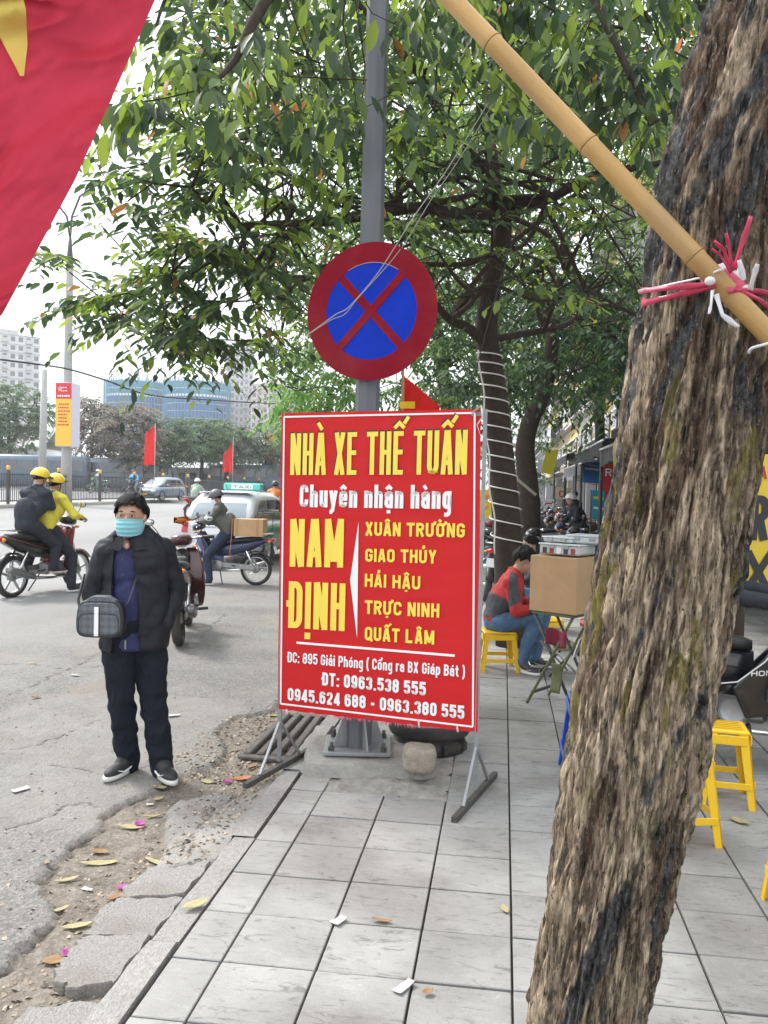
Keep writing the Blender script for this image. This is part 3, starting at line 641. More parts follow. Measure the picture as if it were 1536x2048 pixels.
# torn red fringe and plastic cords at the lower edge
mb = MB()
for i in range(90):
    u = random.uniform(.1, .75); p = bl.lerp(br, u)+bn*.006; l = random.uniform(.006, .022)
    mb.add([p, p+bx*.006, p+bx*random.uniform(0, .01)+Vector((0, 0, -l))+bn*random.uniform(-.004, .006)], [(0, 1, 2)])
mb.obj('torn_fringe', M('faded_red', (.55, .13, .16), rough=.8), bd, kind='stuff')
for px, l in ((838, .045), (915, .03), (574, .03)):
    a = bp_(px, 1438 if px < 900 and px > 600 else (1452 if px > 900 else 1418)); MB().tube([a+bn*.008, a+Vector((.006, 0, -l))+bn*.012], .006, 6).obj('tie_cord', M('pale_cord', (.7, .5, .52), rough=.7), bd)
MB().tube([bp_(945, 826)+bn*.008, bp_(963, 812)+bn*.01, bp_(966, 835)+bn*.012, bp_(955, 850)+bn*.01, bp_(962, 872)+bn*.01], [.008, .014, .012, .006, .003], 7, flat=.4).obj('tape_wrap', M('dirty_tape', (.62, .60, .55), rough=.6, var=.2, vs_=60), bd)
# ================================================================== NO-STOPPING SIGN ON OCTAGONAL POLE
M_CONC = M('rough_concrete', (.30, .29, .27), rough=.9, var=.22, vs_=16, bump=.9, bs=70, dirt=.45, spec=.2)
pb = P(716, 1500, 5.12); pb.z = 0
pl = T('sign_pole', 'tall grey octagonal steel pole bolted to a concrete plinth behind the red board', 'pole', pb, R(8))
plinth = MB()
def pf(u, v):
    a = u*2*math.pi; r = 1+.07*noise.noise(Vector((math.cos(a)*2, math.sin(a)*2, v)))
    k = (abs(math.cos(a))**8+abs(math.sin(a))**8)**(-1/8)
    if v < .5: t = v*2; s = (1, .93)[0]*(1-t*.08); z = .07*t
    else: t = (v-.5)*2; s = .92*(1-t); z = .07+.012*noise.noise(Vector((math.cos(a)*s*4, math.sin(a)*s*4, 3)))
    return Vector((math.cos(a)*k*.40*s*r+.07, math.sin(a)*k*.31*s*r, max(z, -.01)))
plinth.grid(pf, 48, 16, False); plinth.obj('plinth', M_CONC, pl)
MB().box((0, 0, .092), (.40, .36, .022), b=.004).obj('base_plate', M_STEEL, pl)
for sx in (-1, 1):
    for sy in (-1, 1):
        MB().tube([(sx*.155, sy*.135, .10), (sx*.155, sy*.135, .15)], .011, 8).tube([(sx*.155, sy*.135, .104), (sx*.155, sy*.135, .124)], .021, 6, smooth=False).obj('bolt', M_DSTEEL, pl)
topv = P(758, -60, 5.0)-pb; topv = Matrix.Rotation(-R(8), 3, 'Z') @ topv
axis_ = lambda z: Vector((topv.x*z/topv.z, topv.y*z/topv.z, z))
MB().tube([axis_(.10), axis_(2.5), axis_(8.2)], [.082, .073, .056], 8, smooth=False).obj('shaft', M('pole_steel', (.13, .14, .155), rough=.5, metal=.3, var=.14, vs_=9, stretch=(1, 1, .15), dirt=.25), pl, bevel=.004)
for k in range(4):
    a = R(22+90*k); d = Vector((math.cos(a), math.sin(a), 0))
    p0 = d*.07+Vector((0, 0, .103)); p1 = d*.165+Vector((0, 0, .103)); p2 = d*.073+Vector((0, 0, .36)); p3 = d*.07+Vector((0, 0, .36)); n_ = d.cross(Vector((0, 0, 1)))*.005
    MB().add([q+n_*s for s in (-1, 1) for q in (p0, p1, p2, p3)], [(3, 2, 1, 0), (4, 5, 6, 7), (0, 1, 5, 4), (1, 2, 6, 5), (2, 3, 7, 6), (3, 0, 4, 7)]).obj('gusset', M_STEEL, pl)
# round sign
sc_ = P(742, 623, 4.93); sn = (ORI-sc_); sn.z = 0; sn.normalize(); sn = Matrix.Rotation(R(-20), 3, 'Z') @ sn
srt = Vector((0, 0, 1)).cross(sn).normalized(); sup = sn.cross(srt)
sg = T('round_sign', 'round no stopping sign, blue disc with red ring and red cross, on the grey pole', 'road sign', sc_)
M_SB = M('sign_blue', (.006, .035, .42), rough=.6, var=.10, vs_=8, spec=.08); M_SR = M('sign_red', (.22, .006, .018), rough=.6, var=.16, vs_=6, spec=.08, dirt=.12)
RS = 275/2/FPX*4.93
def disc(r0, r1, z0, z1, name, mat, n=72):
    vs = []; 
    for r, z in ((r0, z0), (r0, z1), (r1, z1), (r1, z0)):
        for k in range(n):
            a = 2*math.pi*k/n; dent = .004*noise.noise(Vector((math.cos(a)*2, math.sin(a)*2, r*5)))
            vs.append(srt*math.cos(a)*r+sup*math.sin(a)*r+sn*(z+dent))
    fs = [(i*n+k, i*n+(k+1) % n, ((i+1) % 4)*n+(k+1) % n, ((i+1) % 4)*n+k) for i in range(4) for k in range(n)]
    return MB().add(vs, fs).obj(name, mat, sg)
disc(.001, RS*.985, -.004, .0, 'disc_plate', M_STEEL)
disc(.001, RS*.705, .001, .0035, 'blue_disc', M_SB); disc(RS*.70, RS, -.002, .006, 'red_ring', M_SR)
for s in (1, -1):
    d = (srt*math.cos(R(47))*s+sup*math.sin(R(47))).normalized()
    MB().bar(-d*RS*.715+sn*(.0055+s*.0008), d*RS*.715+sn*(.0055+s*.0008), .047, .002, up=sn).obj('red_bar', M_SR, sg)
for z in (-.17, .17): MB().box(sup*z-sn*.06, (.19, .04, .03), rot=rot_to(742)).obj('bracket', M_DSTEEL, sg)
for a0, a1, r in ((55, 125, .705),):
    MB().tube([srt*math.cos(R(a))*RS*r+sup*math.sin(R(a))*RS*r+sn*.0065 for a in range(a0, a1, 6)], .0018, 5).obj('peeling_edge', M('scratch_pale', (.6, .45, .4), rough=.8), sg)
# thin wires slung in front of the round sign
M_WIRE = M('wire_grey', (.30, .29, .26), rough=.7); M_WIRED = M('wire_black', (.02, .02, .02), rough=.6)
def wire(pts, r, label, mat, group=None):
    pts = [Vector(p) for p in pts]; out = []
    for i in range(len(pts)-1):
        p0 = pts[max(i-1, 0)]; p1 = pts[i]; p2 = pts[i+1]; p3 = pts[min(i+2, len(pts)-1)]
        for k in range(6):
            t = k/6; out.append(.5*((2*p1)+(p2-p0)*t+(2*p0-5*p1+4*p2-p3)*t*t+(3*p1-p0-3*p2+p3)*t**3))
    out.append(pts[-1]); o = MB().tube(out, r, 6).obj('wire', mat); return tag(o, label, 'wire', group)
wire([P(x, y, d) for x, y, d in ((612, 672, 4.86), (670, 630, 4.86), (700, 612, 4.86), (760, 540, 4.86), (830, 430, 4.9), (900, 330, 5.1), (1010, 150, 5.4), (1110, -20, 5.7))], .0035, 'thin grey wire slanting across the face of the round sign', M_WIRE)
wire([P(x, y, d) for x, y, d in ((618, 668, 4.85), (662, 640, 4.84), (690, 628, 4.85), (716, 596, 4.85), (800, 500, 4.86), (862, 400, 5.0), (930, 300, 5.3), (1060, 80, 5.6), (1120, -40, 5.8))], .0025, 'second thinner wire twisted beside the first in front of the round sign', M_WIRE)
wire([P(x, y, d) for x, y, d in ((0, 719, 30), (70, 728, 31), (135, 738, 33), (210, 760, 35), (300, 790, 38), (420, 800, 44), (560, 808, 52))], .035, 'sagging dark cable crossing behind the lamp post with the banner', M_WIRED)
# red flag on small pole behind the board
M_FLAG = M('flag_red', (.66, .022, .018), rough=.75, var=.08, vs_=7, trans=.35, spec=.2)
M_STAR = M('flag_yellow', (.85, .62, .04), rough=.75, trans=.3, spec=.2)
fb = P(800, 1560, 5.9); fb.z = 0
ff = T('small_flag', 'small red flag with a yellow star peeping over the top of the red board', 'flag', fb)
MB().tube([(0, 0, 0), P(806, 735, 5.7)-fb], .010, 8).obj('flag_stick', M('stick_wood', (.35, .22, .12), rough=.7), ff)
c = [P(808, 752, 5.7)-fb, P(880, 812, 5.7)-fb, P(868, 905, 5.7)-fb, P(792, 885, 5.7)-fb]
def ffn(u, v): p = c[0].lerp(c[1], u).lerp(c[3].lerp(c[2], u), v); return p+Vector((0, .03*math.sin(u*9+v*3), 0))
MB().grid(ffn, 14, 14).obj('cloth', M_FLAG, ff)
MB().grid(lambda u, v: (P(800+30*u, 803+14*v, 5.66)-fb), 2, 2).obj('star', M_STAR, ff)
# manhole / tyre stack and stone beside the plinth
M_RUB = M('black_rubber', (.022, .022, .022), rough=.75, var=.2, vs_=25, bump=.3, bs=80, dirt=.35)
tb = G(850, 1520); tb += Vector((.0, .26, 0))
ty = T('black_drum', 'squat black round drum with a flat lid behind the red board', 'drum', tb)
MB().lathe([(.001, .0), (.23, 0), (.235, .06), (.20, .085), (.20, .10), (.255, .112), (.262, .13), (.262, .172), (.25, .188), (.225, .186), (.215, .178), (.001, .18)], n=40).obj('drum_body', M_RUB, ty)
MB().lathe([(.001, .181), (.208, .181), (.205, .186), (.001, .19)], n=40).obj('lid', M('grey_lid', (.20, .20, .20), rough=.6, var=.3, vs_=12, bump=.4, bs=50), ty)
for a in (-60, -20): 
    MB().box((math.cos(R(a))*.235, math.sin(R(a))*.235, .05), (.05, .04, .06), rot=R(a), b=.008).obj('lug', M_RUB, ty)
st_ = G(836, 1550, .055); 
def stone(u, v):
    th = math.pi*u; ph = 2*math.pi*v; d = Vector((math.sin(th)*math.cos(ph), math.sin(th)*math.sin(ph), math.cos(th)))
    k = (abs(d.x)**5+abs(d.y)**5+abs(d.z)**5)**(-.2); r = k*(1+.06*noise.noise(d*2.2)); return Vector((d.x*.095, d.y*.08, d.z*.075))*r
o = MB().grid(stone, 20, 28).obj('stone_block', M('stone_tan', (.30, .26, .21), rough=.95, var=.25, vs_=30, bump=1, bs=90)); o.location = st_+Vector((0, .06, .078)); o.rotation_euler = (0, R(4), R(10))
tag(o, 'square worn stone lying against the foot of the grey pole', 'stone')
# drain grate beside the kerb
dg = T('drain_grate', 'slatted concrete drain grate in the gutter left of the red board', 'drain grate', G(585, 1490, -.03))
dc = dg.location
dm = M('grate_concrete', (.12, .11, .10), rough=.95, var=.3, vs_=20, bump=.8, bs=60)
for k in range(4):
    x0 = KX-.185-.085*k
    MB().box((x0-dc.x, 5.56-dc.y, -.020+random.uniform(-.006, .006)), (.050, .96, .05), rot=R(random.uniform(-1, 1)), b=.008).obj('slat', dm, dg)
for yy in (5.06, 6.06): MB().box((KX-.31-dc.x, yy-dc.y, -.014), (.36, .06, .02), b=.004).obj('end_beam', dm, dg)
MB().box((KX-.31-dc.x, 5.56-dc.y, -.038), (.34, .96, .006)).obj('pit_shade_sheet', M('pit_shade', (.015, .013, .012), rough=1), dg)  # near-black sheet paints the shade of the void below the slats
# ================================================================== BAMBOO POLE LASHED TO THE RIGHT TRUNK
M_BAM = M('bamboo', (.47, .275, .085), rough=.5, var=.36, vs_=7, stretch=(1, 1, .15), bump=.3, bs=40, coat=.1, dirt=.55)
b0, b1 = P(700, -215, 2.05), P(1760, 905, 1.83)
ba = T('bamboo_pole', 'thick yellow bamboo pole crossing the upper right and tied to the rough trunk', 'pole', b0)
L_ = (b1-b0).length; ax = (b1-b0)/L_
def tb_(px, py):
    p = P(px, py, 1.95); return max(0, min(1, (p-b0).dot(ax)/L_))
nd = sorted([tb_(720, -190), tb_(978, 72), tb_(1185, 283), tb_(1400, 510), tb_(1640, 780)])
prof = [(.001, 0), (.024, .0)]
for t in nd:
    z = t*L_; prof += [(.0262, z-.012), (.0285, z-.004), (.0268, z), (.0285, z+.004), (.0262, z+.014)]
prof += [(.027, L_), (.001, L_)]
me = MB().lathe(prof, n=24); rm = ax.to_track_quat('Z', 'Y').to_matrix(); me.v = [tuple(rm @ Vector(v)) for v in me.v]
prof = [(r*.88, z) for r, z in prof]
o = MB().lathe(prof, n=24).obj('culm', M_BAM, ba); o.rotation_euler = ax.to_track_quat('Z', 'Y').to_euler()
for t in nd:
    r_ = MB().lathe([(.024, t*L_-.0012), (.0258, t*L_), (.024, t*L_+.0012)], n=24, close=True).obj('node_ring', M('bamboo_node', (.22, .13, .05), rough=.6), ba); r_.rotation_euler = o.rotation_euler
# plastic ribbon lashing
M_RIB = M('pink_ribbon', (.62, .05, .12), rough=.35, var=.2, vs_=30, trans=.2, coat=.2); M_RIBW = M('white_ribbon', (.75, .72, .74), rough=.35, trans=.2)
lp = P(1450, 585, 1.90)
ls = T('ribbon_lashing', 'pink and white plastic ribbon tied in a knot round the bamboo and the trunk', 'ribbon', lp)
def ribbon(pts, w, mat, tw=.4):
    pts = [(P(x, y, d)-lp) for x, y, d in pts]; mb = MB(); n = 14; out = []
    for k in range(n+1):
        t = k/n*(len(pts)-1); i = min(int(t), len(pts)-2); p = pts[i].lerp(pts[i+1], t-i); d = (pts[i+1]-pts[i]).normalized()
        s = d.cross(ray(1450, 585).normalized()).normalized(); q = Quaternion(d, tw*math.sin(t*2+w*300)); s = q @ s; f = 1-.35*abs(math.sin(t*2.2))
        out += [p-s*w/2*f, p+ray(1450, 585)*.002*math.cos(t*5), p+s*w/2*f]
    mb.add(out, [(3*k+j, 3*k+3+j, 3*k+4+j, 3*k+1+j) for k in range(n) for j in (0, 1)], True)
    mb.obj('ribbon_strip', mat, ls, solid=.0008)
for pts, w, m_ in [([(1280, 582, 2.02), (1340, 576, 1.93), (1430, 568, 1.86)], .016, M_RIB), ([(1284, 606, 2.02), (1350, 592, 1.94), (1432, 570, 1.86)], .018, M_RIB), ([(1276, 583, 2.02), (1400, 556, 1.90), (1440, 540, 1.86), (1465, 536, 1.87)], .007, M_RIBW),
                   ([(1455, 580, 1.86), (1500, 580, 1.87), (1560, 592, 1.93)], .016, M_RIB), ([(1470, 575, 1.86), (1520, 600, 1.88), (1570, 640, 1.95)], .013, M_RIB),
                   ([(1462, 540, 1.86), (1448, 500, 1.84), (1428, 482, 1.83)], .010, M_RIB), ([(1465, 540, 1.86), (1458, 495, 1.84), (1452, 466, 1.83)], .009, M_RIB), ([(1468, 540, 1.86), (1480, 500, 1.84), (1502, 432, 1.82)], .013, M_RIB), ([(1462, 545, 1.86), (1440, 510, 1.84), (1424, 498, 1.83)], .007, M_RIB),
                   ([(1470, 540, 1.86), (1488, 560, 1.84), (1478, 520, 1.83)], .014, M_RIBW), ([(1500, 580, 1.86), (1508, 550, 1.84), (1515, 528, 1.83)], .014, M_RIBW),
                   ([(1425, 580, 1.86), (1422, 610, 1.85), (1418, 628, 1.85)], .008, M_RIBW), ([(1432, 588, 1.86), (1445, 630, 1.85), (1478, 655, 1.84)], .013, M_RIBW)]: ribbon(pts, w, m_)
mb = MB()
for k, (t, m_) in enumerate(((-.02, M_RIB), (.0, M_RIB), (.02, M_RIB), (.038, M_RIBW), (-.035, M_RIBW))):
    q = P(1452, 570, 1.915)+ax*t-lp; r = .031; rm = ax.to_track_quat('Z', 'Y').to_matrix() @ Matrix.Rotation(R(9*(k-2)), 3, 'X')
    mb = MB().lathe([(r, -.012), (r+.003, -.004), (r+.0035, .004), (r, .012)], n=24); mb.v = [tuple(rm @ Vector(v)+q) for v in mb.v]; mb.obj('wrap', m_, ls)
MB().ell(P(1420, 562, 1.86)-lp, (.012, .01, .01)).obj('knot', M_RIBW, ls)
wire([P(1560, 680, 1.85), P(1525, 690, 1.83), P(1503, 697, 1.84), P(1498, 706, 1.86)], .0035, 'short white string end sticking out below the bamboo', M_RIBW)
# ================================================================== BIG FLAG TOP LEFT
fo = P(-120, -260, 1.55)
fl = T('large_flag', 'large draped red flag with a yellow star filling the upper left corner', 'flag', fo)
M_FL2 = M('flag_cloth', (.44, .040, .068), rough=.85, var=.12, vs_=4, trans=.30, spec=.05); M_ST2 = M('flag_cloth_star', (.80, .68, .16), rough=.7, trans=.4, spec=.2)
outl = [(395, -130), (310, 0), (235, 170), (150, 360), (80, 490), (5, 628), (-25, 660)]
def rightx(y):
    for (x0, y0), (x1, y1) in zip(outl, outl[1:]):
        if y0 <= y <= y1: return x0+(x1-x0)*(y-y0)/(y1-y0)
    return outl[-1][0]
def flagpt(px, py, dz=0):
    q = Vector((px*.0065, py*.0065, 0)); r = Matrix.Rotation(R(38), 3, 'Z') @ q
    w_ = noise.noise(Vector((r.x*.5, r.y*.7, 9)))*.8
    d = 1.72+.00025*px + .060*noise.noise(Vector((r.x*.35, r.y*1.1+w_, 1))) + .032*(1-abs(noise.noise(Vector((r.x*.7+w_*2, r.y*1.9+w_*2.5, 3)))*2.6))*(.5+noise.noise(Vector((r.x, r.y, 30)))) + .005*noise.noise(Vector((r.x*2.6, r.y*7, 7)))
    return P(px, py, d+dz)-fo
mb = MB(); mb.grid(lambda u, v: (lambda y: flagpt(-260+(rightx(y)+260)*u, y))(-130+790*v), 120, 150); mb.obj('cloth', M_FL2, fl)
star = [(0, -90), (38, -40), (52, 20), (55, 90), (48, 152), (40, 152), (28, 128), (0, 76), (-70, 20), (-200, 40), (-150, -60), (-220, -130), (-90, -150), (-40, -240)]
cx_, cy_ = -50, -30; sub = []
sp = []
for a, b_ in zip(star, star[1:]+star[:1]): sp += [(a[0]+(b_[0]-a[0])*t, a[1]+(b_[1]-a[1])*t) for t in (0, .25, .5, .75)]
n = len(sp); vs = [flagpt(cx_+(x-cx_)*s, cy_+(y-cy_)*s, -.014) for s in [k/12 for k in range(13)] for x, y in sp]
MB().add(vs, [(i*n+k, i*n+(k+1) % n, (i+1)*n+(k+1) % n, (i+1)*n+k) for i in range(12) for k in range(n)], True).obj('star', M_ST2, fl)
mb = MB().tube([P(-420, -420, 1.6)-fo, P(460, -190, 2.3)-fo], .014, 10).obj('flag_pole', M_BAM, fl)
# ================================================================== TREES
def leaf_mat(name, trans=.40, rough=.5):
    m = bpy.data.materials.new(name); m.use_nodes = True; N, L, b = nodes(m)
    at = N.new('ShaderNodeAttribute'); at.attribute_name = 'col'
    L.new(at.outputs['Color'], b.inputs['Base Color']); b.inputs['Roughness'].default_value = rough; b.inputs['Specular IOR Level'].default_value = .5
    h = N.new('ShaderNodeHueSaturation'); h.inputs['Hue'].default_value = .485; h.inputs['Saturation'].default_value = 1.0; h.inputs['Value'].default_value = 1.6; L.new(at.outputs['Color'], h.inputs['Color'])
    tl_ = N.new('ShaderNodeBsdfTranslucent'); L.new(h.outputs[0], tl_.inputs[0]); ms = N.new('ShaderNodeMixShader'); ms.inputs[0].default_value = trans
    L.new(b.outputs[0], ms.inputs[1]); L.new(tl_.outputs[0], ms.inputs[2]); L.new(ms.outputs[0], N['Material Output'].inputs[0]); return m
M_LEAF = leaf_mat('leaf'); M_FARLEAF = leaf_mat('far_leaf', .3, .7)
LT = np.array([(0, 0, 0), (.30, .42, .03), (.30, 0, -.05), (.30, -.42, .03), (.68, .40, -.02), (.70, 0, -.10), (.68, -.40, -.02), (1, 0, -.2)])
LF = np.array([(0, 2, 1), (0, 3, 2), (1, 2, 5), (1, 5, 4), (2, 3, 6), (2, 6, 5), (4, 5, 7), (5, 6, 7)])
def leaf_arrays(p, d, n, size, wid, cols, tmpl=LT, tf=LF):
    p = np.asarray(p, float); d = np.asarray(d, float); n = np.asarray(n, float); d /= np.linalg.norm(d, axis=1)[:, None]+1e-9
    s = np.cross(n, d); s /= np.linalg.norm(s, axis=1)[:, None]+1e-9; u = np.cross(d, s)
    size = np.asarray(size)[:, None, None]; wid = np.asarray(wid)[:, None, None]
    V = p[:, None] + d[:, None]*tmpl[None, :, 0:1]*size + s[:, None]*tmpl[None, :, 1:2]*wid + u[:, None]*tmpl[None, :, 2:3]*size
    k = len(tmpl); F_ = (np.arange(len(p))*k)[:, None, None]+tf[None]
    return V.reshape(-1, 3), F_.reshape(-1, 3), np.repeat(np.asarray(cols), k, axis=0)
def bark_mat(name, dark, mid, light, moss=None, scale=1.0, thr=.55):
    m = bpy.data.materials.new(name); m.use_nodes = True; N, L, b = nodes(m)
    tc = N.new('ShaderNodeTexCoord')
    def nz(sc, st, det=8, ro=.65, dist=0, off=0):
        mp = N.new('ShaderNodeMapping'); mp.inputs['Scale'].default_value = st; mp.inputs['Location'].default_value = (off, off*.7, 0); L.new(tc.outputs['Object'], mp.inputs[0])
        n = N.new('ShaderNodeTexNoise'); n.inputs['Scale'].default_value = sc; n.inputs['Detail'].default_value = det; n.inputs['Roughness'].default_value = ro; n.inputs['Distortion'].default_value = dist; L.new(mp.outputs[0], n.inputs['Vector']); return n.outputs['Fac']
    def ramp(s, stops):
        r = N.new('ShaderNodeValToRGB'); e = r.color_ramp.elements
        while len(e) < len(stops): e.new(0.5)
        for q, (p, c) in zip(e, stops): q.position = p; q.color = (*c, 1)
        L.new(s, r.inputs[0]); return r.outputs[0]
    def mix(f, a, c, typ='MIX'):
        x = N.new('ShaderNodeMix'); x.data_type = 'RGBA'; x.blend_type = typ; L.new(f, x.inputs[0])
        for k, v in ((6, a), (7, c)):
            if hasattr(v, 'links'): L.new(v, x.inputs[k])
            else: x.inputs[k].default_value = (*v, 1)
        return x.outputs[2]
    bw = lambda a, c_: [(a, (0, 0, 0)), (c_, (1, 1, 1))]
    fib = nz(62*scale, (1, 1, .11), 10, .8, .35)
    c = ramp(fib, [(.40, dark), (.50, mid), (.60, tuple(x*1.9 for x in mid))])
    at = N.new('ShaderNodeAttribute'); at.attribute_name = 'col'; s = N.new('ShaderNodeSeparateColor'); L.new(at.outputs['Color'], s.inputs[0])
    lt = ramp(fib, [(.40, tuple(x*.16 for x in light)), (.475, tuple(x*.62 for x in light)), (.57, tuple(x*1.35 for x in light))])
    c = mix(s.outputs[0], c, lt)
    c = mix(s.outputs[2], c, ramp(nz(60*scale, (1, 1, .5), 5, .7), [(.35, (.012, .011, .011)), (.62, (.13, .13, .13))]))      # blackened lichen crust
    if moss: c = mix(s.outputs[1], c, ramp(fib, [(.35, tuple(x*.4 for x in moss)), (.6, moss)]))
    sp = ramp(nz(150*scale, (1, 1, .35), 4, .7, off=9), bw(.58, .70)); c = mix(sp, c, (.40, .36, .31))
    sp = ramp(nz(95*scale, (1, 1, .30), 5, .75, off=31), bw(.57, .66)); c = mix(sp, c, (.016, .012, .010))
    L.new(c, b.inputs['Base Color']); b.inputs['Roughness'].default_value = .9; b.inputs['Specular IOR Level'].default_value = .2
    bp = N.new('ShaderNodeBump'); bp.inputs['Strength'].default_value = 1; bp.inputs['Distance'].default_value = .012/scale; L.new(fib, bp.inputs['Height']); L.new(bp.outputs[0], b.inputs['Normal'])
    return m
# ---- near trunk on the right: one thick leaning trunk with deep fibrous bark
M_BARK = bark_mat('rough_bark', (.020, .014, .011), (.105, .070, .048), (.52, .41, .29), (.27, .225, .055))
pth = [((1150, 2330), 245, 2.20), ((1172, 2048), 240, 2.18), ((1201, 1870), 242, 2.17), ((1234, 1706), 264, 2.15), ((1259, 1576), 272, 2.14), ((1280, 1480), 283, 2.13), ((1289, 1380), 286, 2.125), ((1316, 1262), 282, 2.12), ((1340, 1125), 280, 2.11), ((1358, 1008), 286, 2.10), ((1380, 900), 282, 2.09), ((1416, 676), 292, 2.08), ((1438, 560), 300, 2.07), ((1452, 450), 306, 2.065), ((1474, 334), 312, 2.06), ((1512, 223), 316, 2.055), ((1536, 130), 320, 2.05), ((1576, 0), 326, 2.05), ((1680, -250), 330, 2.05), ((1790, -520), 330, 2.06)]
cen = [P(x, y, d) for (x, y), w, d in pth]; rad = [w/2/FPX*d*.915 for (x, y), w, d in pth]
tb0 = Vector((cen[0].x, cen[0].y, 0)); tr0 = T('rough_tree', 'thick leaning trunk with rough peeling brown bark close by on the right', 'tree', tb0)
cum = [0]
for a, b_ in zip(cen, cen[1:]): cum.append(cum[-1]+(b_-a).length)
TL = cum[-1]; NR, NA = 900, 300
cz = np.interp(np.linspace(0, TL, NR), cum, [c.z for c in cen]); 
def smooth_interp(vals):
    a = np.interp(np.linspace(0, TL, NR), cum, vals); k = np.ones(25)/25; return np.convolve(np.pad(a, 12, mode='edge'), k, 'valid')
cx_, cy_, rr_ = smooth_interp([c.x for c in cen]), smooth_interp([c.y for c in cen]), smooth_interp(rad)
cx_ += np.clip(.35-cz, 0, 1)*0; rr_ = rr_*(1+.5*np.clip(.25-cz, 0, .5))
TH, SS = np.meshgrid(np.linspace(0, 2*math.pi, NA, endpoint=False), np.linspace(0, TL, NR)); ct, st2 = np.cos(TH), np.sin(TH)
def cn(sa, ss, seed, octs=4, rid=False):        # noise round the trunk (seamless)
    a = ct*sa+50; b_ = st2*sa+50; z = SS*ss
    v = vnoise(a+z*.37+seed, b_+z*.93, 1, seed, octs)+vnoise(a-z*.81, b_+z*.29+seed, 1, seed+3, octs)
    return v
twist = .35*SS
ct, st2 = np.cos(TH+twist), np.sin(TH+twist)
big = cn(1.6, 3.2, 1); mid = cn(5, 4.5, 2, 4); fibn = cn(16, 5, 4, 4); fine = cn(34, 26, 6, 3)
ridge = 1-np.clip(np.abs(mid)*4, 0, 1); fr_ = 1-np.clip(np.abs(fibn)*3.5, 0, 1)
lump = cn(2.6, 7, 11, 3)
ct, st2 = np.cos(TH), np.sin(TH)
flare = 0
fib2 = cn(44, 9, 7, 3)
disp = .016*big + .014*lump - .012*ridge**2 - .010*fr_**2 + .006*fine + .014*fibn + .006*fib2
flk = np.clip(cn(8, 5.5, 71, 3)*9, -1, 1)*.005+np.clip(cn(15, 9, 73, 3)*9, -1, 1)*.0035
disp += flk + .004*fib2
disp -= disp.mean()
rad2 = rr_[:, None] + disp
VX = cx_[:, None] + rad2*ct; VY = cy_[:, None] + rad2*st2; VZ = cz[:, None] + 0*ct
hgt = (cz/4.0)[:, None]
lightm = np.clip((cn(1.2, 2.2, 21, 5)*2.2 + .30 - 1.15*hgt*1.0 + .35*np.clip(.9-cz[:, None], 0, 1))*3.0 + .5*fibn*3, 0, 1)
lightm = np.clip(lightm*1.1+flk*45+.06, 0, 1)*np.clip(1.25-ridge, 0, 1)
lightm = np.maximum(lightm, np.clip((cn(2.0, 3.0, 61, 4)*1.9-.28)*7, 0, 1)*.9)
mossm = np.clip((cn(4.2, 8, 33, 4)*1.5-.34+.5*fibn)*9, 0, 1)*np.clip(1.2*np.exp(-((cz[:, None]-1.45)/.42)**2)+.05, 0, .75)
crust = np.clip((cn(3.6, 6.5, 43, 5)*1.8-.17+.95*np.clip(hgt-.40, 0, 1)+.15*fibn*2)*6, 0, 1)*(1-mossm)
cols = np.stack([lightm, mossm, crust], -1).reshape(-1, 3)
Vt = np.stack([VX-tb0.x, VY-tb0.y, VZ], -1).reshape(-1, 3)
I, J = np.meshgrid(np.arange(NR-1), np.arange(NA), indexing='ij'); I = I.ravel(); J = J.ravel(); J2 = (J+1) % NA
np_mesh('trunk', Vt, np.stack([I*NA+J, I*NA+J2, (I+1)*NA+J2, (I+1)*NA+J], 1), M_BARK, tr0, cols=cols, smooth=True)
# its own limbs and crown, high above the frame
M_TWIG = M('twig_bark', (.045, .034, .026), rough=.9, var=.3, vs_=12, bump=.4, bs=60, spec=.2)

